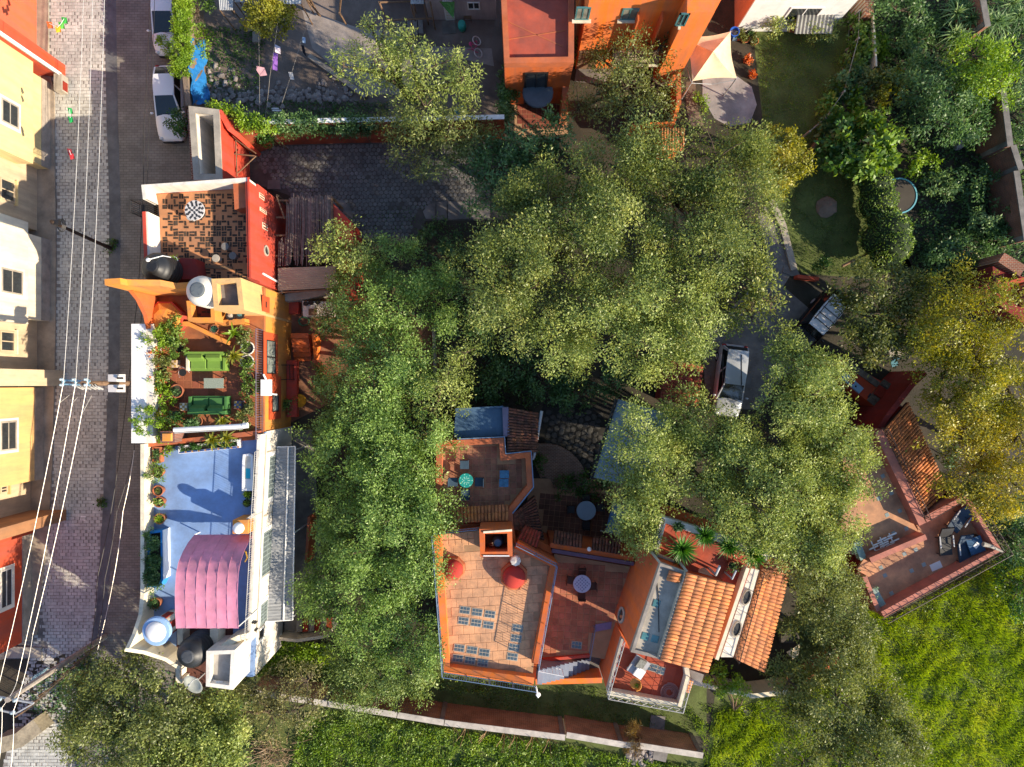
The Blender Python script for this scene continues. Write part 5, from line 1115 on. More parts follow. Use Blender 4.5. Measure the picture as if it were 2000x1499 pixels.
obj('lower_wall', MB().path([W(1056, 1292, 3.1), W(1152, 1283, 3.1)], .16, 2.0, 3.0), M_redf, D)
obj('south_wall', MB().path([W(1046, 1333, 3.3), W(1110, 1332, 3.3), W(1176, 1330, 3.3)], .3, 0, 3.25), M_oranb, D)
obj('stair_landing', MB().prism(P([(1050, 1294), (1190, 1280), (1180, 1328), (1050, 1332)], 2.0), 0, 1.95), M_concd, D)
M_stepb = mat('step_blue', '#8d93a0', var=.15, scale=2, bump=.2)
st_ = thing('blue_stairs', 'blue grey steps down from the dome roof to the landing', 'stairs', W(1100, 1310)); stair(st_, W(1152, 1289, 2.2), W(1050, 1297, 3.6), Vector((-.05, -1, 0)).normalized(), .8, 1.95, 4.35, 12, M_stepb)
railing(st_, [W(1052, 1311, 4.5), W(1098, 1307, 3.6)], 3.6, .95, M_whitep, 'handrail', .2)
st_ = thing('lilac_stairs', 'short lilac flight rising from the landing beside the tall orange wall', 'stairs', W(1172, 1255)); stair(st_, W(1153, 1283, 2.3), W(1163, 1221, 2.9), Vector((1, .18, 0)).normalized(), .95, 1.95, fe+.06, 5, mat('step_lilac', '#85779a', var=.15, scale=2, bump=.2))
railing(st_, [W(1150, 1281, 2.8), W(1160, 1222, 2.8)], fe-.1, .8, M_bluei, 'handrail', .14)
tc_, c = roundtable('white patterned round table on the lower terracotta terrace', 1137, 1141, fe, .5, mat('lilac_white_top', '#b4aec0', var=.08, rough=.5, bump=0))
mt = mesh_of(bev_tile(.075, .075, .012, .003), 'inlay', mat('inlay_lilac', '#85809c', rnd=.1))
for i in range(-4, 5):
    for j in range(-4, 5):
        if (i*i+j*j) < 17 and (i+j) % 2 == 0: piece('inlay', mt, Matrix.Translation(c+Vector((i*.095, j*.095, .732))) @ Matrix.Rotation(.78, 4, 'Z'), tc_.children[0])
for i, (q, rot, lb) in enumerate((((1137, 1118), 0, 'north of'), ((1114, 1134), 1.4, 'west of'), ((1136, 1163), 3.14, 'south of'), ((1157, 1146), -1.5, 'east of'))): chair('dark brown garden chair '+lb+' the white patterned table', *q, fe, rot, mat('chair_brown', '#5a3a30', var=.2), group='chairs around the patterned table')
# canopies over the courtyard
tile_roof(D, W(1083, 1037, 3.0), W(1138, 1046, 3.0), W(1136, 1071, 3.45), W(1080, 1063, 3.45), 9, 2, M_tiled, M_mortd); tile_roof(D, W(1158, 1051, 3.0), W(1214, 1059, 3.0), W(1211, 1084, 3.45), W(1156, 1075, 3.45), 9, 2, M_tiled, M_mortd)
tile_roof(D, W(1063, 1056, 2.6), W(1044, 968, 2.6), W(1001, 1005, 3.4), W(1004, 1034, 3.4), 14, 5, M_tiled, M_mortd); tile_roof(D, W(1024, 1028, 3.6), W(1057, 1042, 3.6), W(1049, 1071, 4.2), W(1010, 1053, 4.2), 6, 2, M_tiler, M_mort)
obj('canopy_wall', MB().prism(P([(1005, 1050), (1052, 1068), (1078, 1082), (1075, 1066), (1040, 1050)], 3.0), 0, 3.2), M_oran, D)
t = thing('globe_lamp', 'white globe lamp between the two tiled canopies', 'lamp', W(1151, 1073, 3.4)); c = W(1151, 1073, 3.75); obj('globe', MB().blob((c.x, c.y, 3.75), (.13, .13, .13), 12, 0, 0), M_whitep, t, True); obj('stem', MB().tube([Vector((c.x, c.y, 3.5)), Vector((c.x, c.y, 3.64))], .03, 6), M_iron, t)
# furniture on the upper terrace
tm_ = mat('turquoise_top', '#1f8f86', var=.15, rough=.5, bump=0); tt, c = roundtable('round turquoise mosaic table on the upper terrace', 910, 939, fu_, .4, tm_)
mt = mesh_of(bev_tile(.05, .05, .012, .003), 'inlay', mat('inlay_aqua', '#a9d8c8'))
for n_, rr in ((6, .12), (9, .2), (7, .34)):
    for i in range(n_): piece('inlay', mt, Matrix.Translation(c+Vector((rr*math.cos(6.283*i/n_), rr*math.sin(6.283*i/n_), .732))), tt.children[0])
mc = mat('chair_blue', '#3f5568', rough=.6, bump=0, var=.3)
for q, rot, lb in (((907, 908), 0, 'dark blue chair north of the turquoise table'), ((885, 942), 1.57, 'dark blue chair west of the turquoise table'), ((936, 942), -1.57, 'dark blue chair east of the turquoise table'), ((909, 966), 3.14, 'dark blue chair south of the turquoise table')): chair(lb, *q, fu_, rot, mc, .5, 'blue chairs on the upper terrace')
for q, lb in (((985, 927), 'blue glass topped stool, upper of two by the east parapet'), ((984, 944), 'blue glass topped stool, lower of two by the east parapet')):
    c = W(*q, fu_+.5); t = thing('glass_table', lb, 'table', (c.x, c.y, fu_)); obj('tabletop', MB().box(-.26, .26, -.22, .22, fu_+.44, fu_+.48, Matrix.Translation((c.x, c.y, 0))), mat('table_glass', '#4d7fa0', rough=.15, bump=0, var=.35, scale=6), t); obj('base', MB().box(-.2, .2, -.17, .17, fu_+.03, fu_+.44, Matrix.Translation((c.x, c.y, 0))), M_iron, t)
roundtable('large pale blue round table in the shaded courtyard', 1145, 998, .04, .58, mat('pale_blue_top', '#7f97a4', var=.1, rough=.4, bump=0))
for q, rot, lb in (((1115, 996), 1.57, 'dark chair west of the pale round table'), ((1145, 1026), 3.14, 'dark chair south of the pale round table'), ((1145, 972), 0, 'dark chair north of the pale round table'), ((1172, 992), -1.57, 'dark chair east of the pale round table')): chair(lb, *q, .04, rot, M_iron, .46, 'dark chairs in the courtyard')
t = thing('daybed', 'blue covered daybed on metal frame in the shaded courtyard', 'daybed', W(1203, 1015)); M_ = Matrix.Translation(W(1204, 1012, .5)) @ Matrix.Rotation(-.25, 4, 'Z')
obj('mattress', MB().box(-.45, .45, -.95, .85, 0, .16, M_, .03), mat('daybed_blue', '#5f8fb4', var=.1, bump=.1), t); obj('frame', MB().tube([M_ @ Vector((-.75, -1.0, -.05)), M_ @ Vector((.5, -1.0, -.05))], .04, 6).tube([M_ @ Vector((.47, -1.0, -.05)), M_ @ Vector((.47, .85, -.05))], .04, 6), M_galv, t)
for sx in (-.4, .4):
    for sy in (-.9, .8): obj('leg', MB().tube([M_ @ Vector((sx, sy, -.5)), M_ @ Vector((sx, sy, 0))], .035, 6), M_galv, t)
# fan of curved brick steps
t = thing('brick_steps', 'fan of curved brick steps in the shaded courtyard', 'steps', W(1065, 950)); mbk = brickmat('step_brick', '#7a5a46', '#634a3b', '#8d7d6c', .22, .09)
ctr = W(1062, 950)
for i in range(7):
    r0, r1 = .55+.3*i, .55+.3*(i+1); mb = MB(); vs = []; n_ = 12; z = .06+.07*i
    for rr in (r0, r1):
        for k in range(n_+1): a_ = -.15+2.1*k/n_-.0; vs.append((ctr.x+rr*math.cos(a_), ctr.y+rr*math.sin(a_)))
    v3 = [(x, y, 0) for x, y in vs]+[(x, y, z) for x, y in vs]; m_ = 2*(n_+1); f_ = []
    for k in range(n_): a, b, c, d = k, k+1, n_+1+k+1, n_+1+k; f_ += [(a+m_, d+m_, c+m_, b+m_), (d, c, c+m_, d+m_), (b, a, a+m_, b+m_)]
    obj('step', mb.add(v3, f_), mbk, t)
# grey carport roof
t = thing('carport', 'blue grey sheet carport with dark edge beside the stone yard', 'carport', W(1220, 870)); mcp = mat('carport_sheet', '#7d92a0', var=.2, scale=.8, rough=.45, bump=0)
corrugated('roof_sheet', None, (W(1158, 933, 3.0), W(1207, 780, 3.3), W(1310, 810, 3.6), W(1280, 960, 3.3)), 24, .01, mcp, parent=t); obj('edge_beam', MB().tube([W(1155, 935, 3.0), W(1204, 780, 3.3)], .1, 6), M_iron, t)
for q in ((1160, 930), (1204, 785), (1300, 810), (1278, 950)): p = W(*q, 3.0); obj('post', MB().tube([Vector((p.x, p.y, 0)), p], .06, 6), M_iron, t)
t = thing('red_tile_shed', 'small shed with red brown slab roof beside the silver car', 'shed', W(1340, 745)); obj('wall', MB().prism(P([(1305, 712), (1370, 722), (1360, 790), (1295, 780)], 2.3), 0, 2.2), M_dred, t)
tile_roof(t, W(1372, 712, 2.5), W(1360, 798, 2.3), W(1290, 780, 2.7), W(1300, 702, 2.8), 9, 4, M_tiler, M_mort)
# ================================================================ house E: tall orange house with concrete strip roof and tile pitches
E = thing('tall_orange_house', 'tall orange house with concrete strip roof and orange tile pitches', 'house', W(1300, 1200, 8))
zE = 8.3; e1 = P([(1290, 1100), (1342, 1119), (1289, 1288), (1232, 1274)], zE)
obj('wall', MB().prism(inset(e1, .015), 0, zE-.35), M_oran, E)
obj('concrete_roof', MB().prism(inset(e1, .1), zE-.349, zE-.12), M_cem, E); obj('parapet', MB().ring(e1, .16, zE-.348, zE), mat('parapet_cement', '#a79c90', var=.25, scale=2), E)
me_ = mesh_of(bev_tile(.36, .36, .04), 'glass_panel', M_glassg)
for q in ((1282, 1179), (1260, 1243), (1279, 1248)): piece('glass_panel', me_, Matrix.Translation(W(*q, zE-.13)) @ Matrix.Rotation(-.28, 4, 'Z'), E)
cb = MB(); cb.tube([W(1283, 1137, zE-.09), W(1286, 1165, zE-.09), W(1287, 1235, zE-.09)], .02, 5); obj('roof_cable', cb, M_iron, E)
tile_roof(E, W(1330, 1121, zE+.15), W(1324, 1140, zE+.1), W(1302, 1134, zE+.1), W(1308, 1115, zE+.15), 3, 1, M_tile, M_mort, under=.1)
# main tile pitch, sloping down to the east
tile_roof(E, W(1380, 1315, 7.6), W(1433, 1142, 7.6), W(1341, 1119, 8.55), W(1289, 1290, 8.55), 25, 5, M_tile, M_mort)
obj('gable_wall', MB().prism(P([(1342, 1122), (1420, 1142), (1370, 1306), (1291, 1285)], 7.4), 0, 7.45), M_oran, E)
obj('ridge_wall', MB().path([W(1341, 1120, 8.55), W(1288, 1289, 8.55)], .14, zE-.3, 8.53), M_cem, E)
# agave terrace north: red floor, white parapets
fN = 6.4; eN = P([(1293, 1010), (1400, 1046), (1500, 1084), (1476, 1118), (1415, 1280), (1395, 1290), (1342, 1119), (1290, 1100), (1272, 1078)], 7.0)
obj('terrace_wall', MB().prism(inset(eN, .03), 0, fN-.15), M_oran, E); floor_slab(E, inset(eN, .04), fN, M_floorR, th=.148)
obj('parapet', MB().path([W(1278, 1077, 7.0), W(1297, 1016, 7.0), W(1400, 1050, 7.0), W(1500, 1088, 7.0)], .4, fN-.149, 7.0), M_white, E)
obj('parapet', MB().path([W(1461, 1110, 6.95), W(1400, 1289, 6.95)], .18, fN-.149, 6.95), M_cream, E)
obj('white_ledge', MB().prism(P([(1466, 1110), (1484, 1114), (1432, 1284), (1408, 1284)], 6.3), 5.5, 6.3), M_white, E)
railing(E, [W(1482, 1112, 6.3), W(1434, 1284, 6.3)], 6.3, .8, M_iron, 'railing', lattice=True)
railing(E, [W(1274, 1077, 7.0), W(1294, 1013, 7.0)], 7.0, .5, M_iron, 'railing', lattice=True)
obj('roof_edge_wall', MB().path([W(1273, 1079, 7.4), W(1290, 1101, 8.3)], .12, fN, 0, [7.3, 8.2]), M_cem, E); obj('roof_edge_wall', MB().path([W(1325, 1095, 7.4), W(1343, 1118, 8.3)], .12, fN, 0, [7.3, 8.2]), M_cem, E)
obj('low_divider', MB().path([W(1280, 1084, 6.9), W(1318, 1098, 6.9)], .1, fN, 6.9), M_cem, E)
for q, lb in (((1458, 1167), 'upper'), ((1439, 1229), 'lower')):
    c = W(*q, 6.32); m_ = Matrix.Translation(c) @ Matrix.Rotation(-.3, 4, 'Z') @ Matrix.Diagonal((.62, 1.3, 1, 1)); f_ = obj('oval_opening', MB().lathe([(.34, -.02), (.34, .05), (.27, .06), (.27, -.02)], 20, cap=False).xf(m_), M_cem, E); obj('pane', MB().lathe([(.275, 0), (.275, .012)], 18).xf(m_), M_black, f_)
for q in ((1398, 1123, 6), (1430, 1131, 0)):
    p = W(q[0], q[1], 7.6); obj('flue', MB().tube([Vector((p.x, p.y, fN)), p, p+Vector((.1, .5, .3))], .07 if q[2] else .045, 8), M_galv, E)
obj('glass_lean', MB().add([W(1365, 1112, fN+.2), W(1376, 1108, fN+.2), W(1393, 1127, fN+1.2), W(1364, 1118, fN+1.3)], [(0, 1, 2, 3)]), mat('frosted', '#b8aa90', rough=.3, bump=0), E)
for i, (x, y, r_, lb) in enumerate(((1333, 1073, 1.0, 'largest yucca, westernmost on the white walled terrace'), (1378, 1047, .8, 'yucca second from the west, nearest the north parapet'), (1424, 1068, .85, 'yucca third from the west above the small clay pot'), (1473, 1086, .85, 'easternmost yucca above the ledge with oval openings'))):
    c = W(x, y, 7.6); t = thing('potted_yucca', lb, 'yucca', (c.x, c.y, fN), 'yuccas on the white walled terrace')
    obj('pot', MB().lathe([(.22, fN), (.32, fN+.4), (.34, fN+.5), (.28, fN+.5)], 14, (c.x, c.y, 0)), M_terra, t); obj('stem', MB().tube([Vector((c.x, c.y, fN+.45)), Vector((c.x, c.y, 7.45))], .1, 8), BARK, t)
    obj('leaves', spiky(c.x, c.y, 7.45, 110, r_, .085, .9, .22), L_yucca, t)
potplant('small round clay pot with dark plant on the red terrace floor', 1430, 1105, fN, .2, .3, 'bush', L_dark, .14); potplant('grey bowl planter on the white parapet of the yucca terrace', 1324, 1030, 6.98, .2, .16, 'bush', L_dark, .1, M_cem)
# outer east tile pitch
tile_roof(E, W(1491, 1314, 4.9), W(1545, 1098, 4.9), W(1495, 1088, 5.9), W(1434, 1286, 5.9), 31, 4, M_tile, M_mort); obj('east_room', MB().prism(P([(1494, 1092), (1536, 1102), (1484, 1308), (1436, 1284)], 4.6), 0, 4.7), M_cream, E)
wE = Wall((e1[0].x, e1[0].y), (e1[3].x, e1[3].y)) if False else None
# oval window on the west wall
pa, pb2 = W(1290, 1100, zE), W(1232, 1274, zE); wW = Wall((pa.x, pa.y), (pb2.x, pb2.y)); wW = wW if wW.n.x < 0 else Wall((pb2.x, pb2.y), (pa.x, pa.y))
u_, z_ = wW.hit(1214, 1202); m_ = wW.M @ Matrix.Translation((u_, 0, z_)) @ Matrix.Rotation(math.pi/2, 4, 'X') @ Matrix.Diagonal((.8, 1.5, 1, 1)); f_ = obj('oval_window', MB().lathe([(.5, -.01), (.5, .06), (.36, .07), (.36, 0)], 24, cap=False).xf(m_), M_cem, E); obj('pane', MB().lathe([(.37, 0), (.37, .02)], 20).xf(m_), M_glass, f_)
# lower south terrace
fS = 5.0; eS = P([(1217, 1247), (1237, 1275), (1292, 1291), (1343, 1306), (1346, 1322), (1329, 1381), (1185, 1355)], 5.5)
obj('south_wall', MB().prism(inset(eS, .03), 0, fS-.15), M_oran, E); fl_ = floor_slab(E, inset(eS, .1), fS, M_floorR, th=.148)
pave(fl_, inset(P([(1225, 1256), (1240, 1279), (1335, 1305), (1318, 1360), (1192, 1344)], fS), .1), fS-.006, -.27, 1.02, .95, .02, mat('red_tile_slab', '#b5502f', rnd=.05, var=.2, scale=1.4, bump=.2), 'floor_tile', h=.02, limit=60, edge=.1)
obj('parapet', MB().path([W(1188, 1354, 5.5), W(1328, 1378, 5.5), W(1344, 1324, 5.5), W(1341, 1304, 5.5)], .24, fS-.149, 5.5), M_cream, E); obj('parapet', MB().path([W(1216, 1249, 5.3), W(1188, 1350, 5.3)], .12, fS-.149, 5.25), M_cem, E)
railing(E, [W(1217, 1247, 5.5), W(1185, 1356, 5.5), W(1329, 1383, 5.5), W(1346, 1322, 5.5)], 5.5, .6, M_greyi, 'railing', lattice=True)
def glass2(px, py, cols): glassgroup(px, py, -.28, fS+.018, E, cols)
glass2(1271, 1303, 4); glass2(1291, 1310, 2)
t = thing('lounge_chair', 'grey slatted lounge chair with white cushion on the red south terrace', 'chair', W(1246, 1298, fS)); M_ = Matrix.Translation(W(1246, 1299, fS)) @ Matrix.Rotation(-.6, 4, 'Z')
obj('cushion', MB().box(-.1, .42, -.5, .05, .36, .44, M_, .02), M_whitep, t); obj('backrest', MB().box(-.5, .05, -.05, .5, .3, .42, M_ @ Matrix.Rotation(.4, 4, 'Y'), .03), mat('rattan', '#7d7f7a', var=.4, scale=9), t); obj('frame', MB().box(-.45, .42, -.5, .5, .2, .3, M_), M_galv, t)
for sx in (-.4, .38):
    for sy in (-.42, .42): obj('leg', MB().box(sx-.025, sx+.025, sy-.025, sy+.025, 0, .2, M_), M_galv, t)
t = thing('ochre_chair', 'round ochre chair with small green plant on the red south terrace', 'chair', W(1241, 1337, fS)); c = W(1241, 1335, fS+.4); c.z = fS
obj('seat', MB().lathe([(.26, .4), (.3, .43), (.28, .46)], 16, c), M_amber, t); obj('backrest', MB().path([c+Vector((.27*math.cos(a_), .27*math.sin(a_), 0)) for a_ in (-1.6, -.9, -.2, .5)], .04, fS+.46, fS+.75), M_amber, t)
for a_ in range(4): obj('leg', MB().tube([c+Vector((.22*math.cos(a_*1.57+.7), .22*math.sin(a_*1.57+.7), 0)), c+Vector((.2*math.cos(a_*1.57+.7), .2*math.sin(a_*1.57+.7), .4))], .02, 5), M_amber, t)
o = obj('plant', spiky(c.x+.05, c.y-.08, fS+.46, 12, .22, .05), L_lime); tag(o, 'tiny green plant standing on the ochre chair seat', 'plant')
t = thing('garden_hose', 'coiled pinkish garden hose in the terrace corner', 'hose', W(1308, 1352, fS)); obj('coil', MB().tube([W(1307, 1352, fS+.05)+Vector(((.16+.0045*i)*math.cos(i*.42), (.16+.0045*i)*math.sin(i*.42), .03*math.sin(i*.1))) for i in range(80)], .022, 5), mat('hose_pink', '#a98078', rough=.5, bump=0), t)
tile_roof(E, W(1352, 1330, 4.2), W(1344, 1354, 4.2), W(1336, 1352, 4.5), W(1345, 1328, 4.5), 5, 1, M_tile, M_mort)
o = obj('garden_wall', MB().path([W(1345, 1330, 1.6), W(1400, 1345, 1.6), W(1470, 1360, 1.6), W(1556, 1350, 1.6)], .28, 0, 1.6), M_cream); tag(o, 'cream garden wall below the tile roof of the tall orange house', 'wall')
o = obj('garden_wall', MB().path([W(1554, 1342, 1.5), W(1610, 1310, 1.5), W(1665, 1268, 1.5)], .25, 0, 1.5), M_terr); tag(o, 'rust coloured garden wall running under the dark trees to the pink terrace', 'wall')
t = thing('blue_pavement_drain', 'pale lilac gutter slab below the tile roof corner', 'slab', W(1365, 1320)); obj('slab', MB().prism(P([(1346, 1308), (1375, 1318), (1370, 1335), (1350, 1325)], 4.0), 3.6, 4.0), M_concd, t)
t = thing('wicker_chairs', 'dark wicker armchair in the stone corner east of the tile roof', 'chair', W(1535, 1240)); M_ = Matrix.Translation(W(1533, 1238, .0))
obj('seat', MB().box(-.4, .4, -.4, .4, .1, .42, M_), mat('wicker', '#5d564f', var=.4, scale=8), t); obj('backrest', MB().path([W(1533, 1238)+Vector((.5*math.cos(a_), .5*math.sin(a_), 0)) for a_ in (0, .5, 1, 1.6, 2.2, 2.8)], .1, .42, .85), MATS['wicker'], t)
o = obj('beige_umbrella', MB().add([W(1545, 1270, 1.5), W(1562, 1258, 1.3), W(1560, 1280, 1.3), W(1548, 1288, 1.3), W(1536, 1274, 1.2)], [(0, 1, 2), (0, 2, 3), (0, 3, 4), (0, 4, 1)]), M_canv); tag(o, 'small beige cloth spread over a seat beside the dark wicker chair', 'cloth')
# ================================================================ house F: pink walled terraces to the right
Fh = thing('pink_terrace_house', 'terrace house with dusty pink parapets and iron railings at the right', 'house', W(1800, 1050))
fF, zF = 3.2, 4.0
f1p = P([(1690, 840), (1712, 842), (1800, 1026), (1812, 1046), (1706, 1098), (1655, 1085), (1660, 900)], zF)
f2p = P([(1804, 1018), (1890, 966), (1958, 1077), (1722, 1206), (1690, 1120), (1706, 1096), (1812, 1046)], zF)
obj('wall', MB().prism(inset(f1p, .01), 0, fF-.15), M_dred, Fh); obj('wall', MB().prism(inset(f2p, .015), 0, fF-.25), M_dred, Fh)
m_tf = mat('tan_terrace_floor', '#d09870', var=.25, scale=.8, bump=.3); ff1 = floor_slab(Fh, inset(f1p, .02), fF, m_tf, th=.148); ff2 = floor_slab(Fh, inset(f2p, .02), fF-.1, m_tf, th=.148)
obj('parapet', MB().path([W(1716, 842, zF), W(1803, 1024, zF)], .46, fF-.149, zF), M_pink, Fh); obj('parapet', MB().path([W(1700, 1095, zF), W(1809, 1049, zF)], .3, fF-.249, zF), M_pink, Fh)
obj('parapet', MB().path([W(1806, 1016, zF), W(1888, 970, zF), W(1952, 1075, zF), W(1724, 1201, zF)], .36, fF-.249, zF), M_pink, Fh); obj('parapet', MB().path([W(1720, 1196, zF), W(1692, 1128, zF)], .25, fF-.249, zF-.2), M_pink, Fh)
for pts in (((1722, 836), (1806, 1012)), ((1808, 1010), (1889, 962)), ((1891, 964), (1962, 1078), (1722, 1210))): railing(Fh, [W(x, y, zF) for x, y in pts], zF-.05, .7, mat('rust_iron', '#5a4a44', rough=.6, bump=0), 'railing', .3, lattice=True)
meF = mesh_of(bev_tile(.3, .3, .04), 'glass_panel', mat('glass_panel_pale', '#93a09c', bump=0, rough=.3))
for q in ((1724, 930), (1741, 963), (1716, 974), (1757, 998), (1732, 1006), (1745, 1042), (1770, 1033), (1766, 1082), (1720, 1109), (1728, 1124), (1804, 1103), (1780, 1115), (1741, 1159), (1788, 1074)): piece('glass_panel', meF, Matrix.Translation(W(*q, fF-.02 if q[1] < 1060 else fF-.12)) @ Matrix.Rotation(.45, 4, 'Z') @ Matrix.Scale(.75, 4), Fh)
tile_roof(Fh, W(1772, 786, 3.0), W(1850, 960, 3.0), W(1799, 1006, 3.9), W(1724, 842, 3.9), 30, 5, M_tile, M_mortd); obj('tile_room', MB().prism(P([(1770, 795), (1842, 956), (1798, 1002), (1728, 846)], 2.8), 0, 2.85), M_dred, Fh)
obj('kitchen_wall', MB().path([W(1716, 842, 3.4), W(1735, 812, 3.4), W(1782, 752, 3.4), W(1808, 728, 3.4)], .3, 0, 3.4), M_dred, Fh)
obj('link_wall', MB().path([W(1850, 960, 3.2), W(1888, 968, 3.9)], .3, 0, 3.3), M_dred, Fh)
t = thing('stack_of_chairs', 'white slatted plastic furniture lying in the shade of the pink wall', 'garden furniture', W(1725, 1064, fF)); M_ = Matrix.Translation(W(1725, 1063, fF+.25)) @ Matrix.Rotation(.42, 4, 'Z')
for k in range(6):
    for s in (0, 1): obj('slat', MB().box(-.85+.3*(k % 3)+s*.62, -.3+.3*(k % 3)+s*.62, -.35+.12*k, -.28+.12*k, 0, .05, M_), M_whitep, t)
for s in (-.55, 0, .55): obj('bar', MB().box(s-.03, s+.03, -.4, .4, -.06, -.01, M_), M_whitep, t)
for s in (-.55, .55): obj('leg', MB().box(s-.03, s+.03, -.35, -.28, -.25, -.06, M_), M_whitep, t)
def lounger(lb, px, py, rot, m, z=fF-.1):
    c = W(px, py, z+.35); c.z = z; t = thing('lounger', lb, 'lounger', c); M_ = Matrix.Translation(c) @ Matrix.Rotation(rot, 4, 'Z'); obj('seat', MB().box(-.36, .36, -.8, .25, .28, .36, M_, .02), m, t); obj('backrest', MB().box(-.36, .36, 0, .75, 0, .07, M_ @ Matrix.Translation((0, .24, .3)) @ Matrix.Rotation(.6, 4, 'X'), .02), m, t)
    for s in (-1, 1): obj('armrest', MB().box(s*.37-.03, s*.37+.03, -.3, .35, .5, .54, M_), M_galv, t)
    for sx in (-.34, .34):
        for sy in (-.7, .2): obj('leg', MB().tube([M_ @ Vector((sx, sy, 0)), M_ @ Vector((sx, sy, .5 if sy > 0 else .3))], .022, 5), M_iron, t)
mlb = mat('lounger_navy', '#33485c', var=.25, rough=.6, bump=.1, scale=3)
lounger('navy lounger lying lengthways near the south pink wall', 1884, 1072, .12, mlb); lounger('navy lounger in front of the iron chair at the top of the terrace', 1876, 1013, -.6, mlb); lounger('black chair with pale armrests in the middle of the pink terrace', 1846, 1058, .1, M_iron)
t = thing('blue_side_table', 'blue square table with white cloth in the pink terrace corner', 'table', W(1907, 1068, fF)); c = W(1907, 1066, fF+.5); M_ = Matrix.Translation(Vector((c.x, c.y, fF-.1))) @ Matrix.Rotation(.35, 4, 'Z'); obj('tabletop', MB().box(-.42, .42, -.45, .45, .52, .57, M_), mat('table_blue', '#3c6284', var=.3, scale=3, bump=0), t)
for sx in (-.36, .36):
    for sy in (-.4, .4): obj('leg', MB().box(sx-.03, sx+.03, sy-.03, sy+.03, 0, .52, M_), M_iron, t)
o = obj('cloth', MB().box(-.15, .18, -.12, .1, .572, .59, M_ @ Matrix.Rotation(.5, 4, 'Z')), M_whitep); tag(o, 'crumpled white cloth on the blue square table', 'cloth')
o = obj('paper', MB().box(-.32, .32, -.2, .2, 0, .02, Matrix.Translation(W(1828, 1106, fF-.1)) @ Matrix.Rotation(.42, 4, 'Z')), M_whitep); tag(o, 'white board lying flat on the tan terrace floor by the south pink wall', 'board')
t = thing('driftwood', 'pale driftwood log on the corner of the pink parapet', 'log', W(1940, 1070, zF)); obj('log', MB().tube([W(1920, 1063, zF+.12), W(1935, 1067, zF+.15), W(1958, 1078, zF+.1)], .14, 8, .06), M_cem, t)
for lb, q, m in (('pale green planter box with succulents at the lower end of the pink terrace', ((1702, 1152), (1713, 1148), (1734, 1186), (1722, 1192)), M_glassg), ('glass topped planter box at the upper end of the pink terrace', ((1668, 1062), (1680, 1058), (1694, 1090), (1682, 1096)), M_glassg)):
    t = thing('planter', lb, 'planter', W(*q[0], fF)); obj('box', MB().prism(P(q, 3.6), fF-.1, 3.55), mat('planter_pale', '#9fb3a8', var=.3, scale=3), t); c = W(q[0][0]+4, q[0][1]+6, 3.65); (V, F), _ = crown_arrays([(c.x, c.y, c.z, .3, .4, .15)], 4, .12, 30, .1, .05, .1); npobj('leaves', V, F, leafmat('leaf_pale', '#5f8068', '#8fae90', '#c2d2b8'), t)
# stone kitchen counter and dolphin-blue bench
t = thing('stone_kitchen', 'stone outdoor kitchen with hearth and counters by the red wall', 'outdoor kitchen', W(1720, 770)); mst = mat('stone_top', '#857a6c', rnd=.2, var=.4, scale=3, bump=.6, bscale=10)
k1 = P([(1655, 707), (1769, 770), (1734, 816), (1644, 740)], 1.6); obj('wall', MB().prism(k1, 0, 1.45), M_redh, t); obj('counter_top', MB().path([W(1657, 710, 1.6), W(1716, 752, 1.6)], .34, 1.451, 1.6), mst, t)
ct = obj('hearth_top', MB().prism(P([(1728, 741), (1769, 770), (1734, 815), (1695, 782)], 1.6), 1.451, 1.56), mst, t); pave(ct, P([(1728, 741), (1769, 770), (1734, 815), (1695, 782)], 1.6), 1.55, .9, .3, .24, .04, mst, 'stone', h=.06, limit=60, meshes=[dome_stone(.32, .26, .06, 6, i+40) for i in range(4)], jit=.04)
obj('hearth', MB().box(-.32, .32, -.3, .3, 1.56, 1.72, Matrix.Translation(W(1720, 767, 0).xyz*1) @ Matrix.Rotation(-.6, 4, 'Z')).xf(Matrix.Translation(W(1720, 767, 1.6)-W(1720, 767, 0)-Vector((0, 0, 1.6)))), M_brickred, t)
o = obj('trough', MB().prism(P([(1700, 768), (1730, 795), (1726, 802), (1695, 776)], 1.5), 1.0, 1.49), mat('dark_slate', '#3a444c', var=.3)); o.parent = None; tag(o, 'dark slate slab on the stone kitchen counter', 'slab')
t = thing('blue_bench_cushion', 'pale blue bench cushion with red and dark swirl beside the stone counter', 'cushion', W(1662, 745, 1.5)); M_ = Matrix.Translation(W(1663, 748, 1.46)) @ Matrix.Rotation(-.72, 4, 'Z'); obj('cushion', MB().box(-.75, .75, -.22, .22, 0, .12, M_, .03), mat('cushion_blue', '#86a8c4', var=.1, bump=0), t)
obj('swirl', MB().lathe([(.17, .121), (.17, .128)], 14).xf(M_ @ Matrix.Translation((-.15, .02, 0)) @ Matrix.Diagonal((1.5, .8, 1, 1))), mat('swirl_red', '#b03a3a', bump=0), t); obj('swirl', MB().lathe([(.06, .121), (.06, .127)], 10).xf(M_ @ Matrix.Translation((.28, -.04, 0))), M_iron, t)
o = obj('red_wall', MB().path([W(1592, 712, 2.0), W(1656, 708, 2.0)], .3, 0, 2.0), M_redh); tag(o, 'dark red wall running west from the stone kitchen', 'wall')
roundtable('pale round garden table under the yellow tree', 1750, 688, 0, .45, M_cem); chair('blue garden chair beside the pale round garden table', 1747, 709, 0, .3, mat('chair_teal', '#5f8f9c', bump=0))
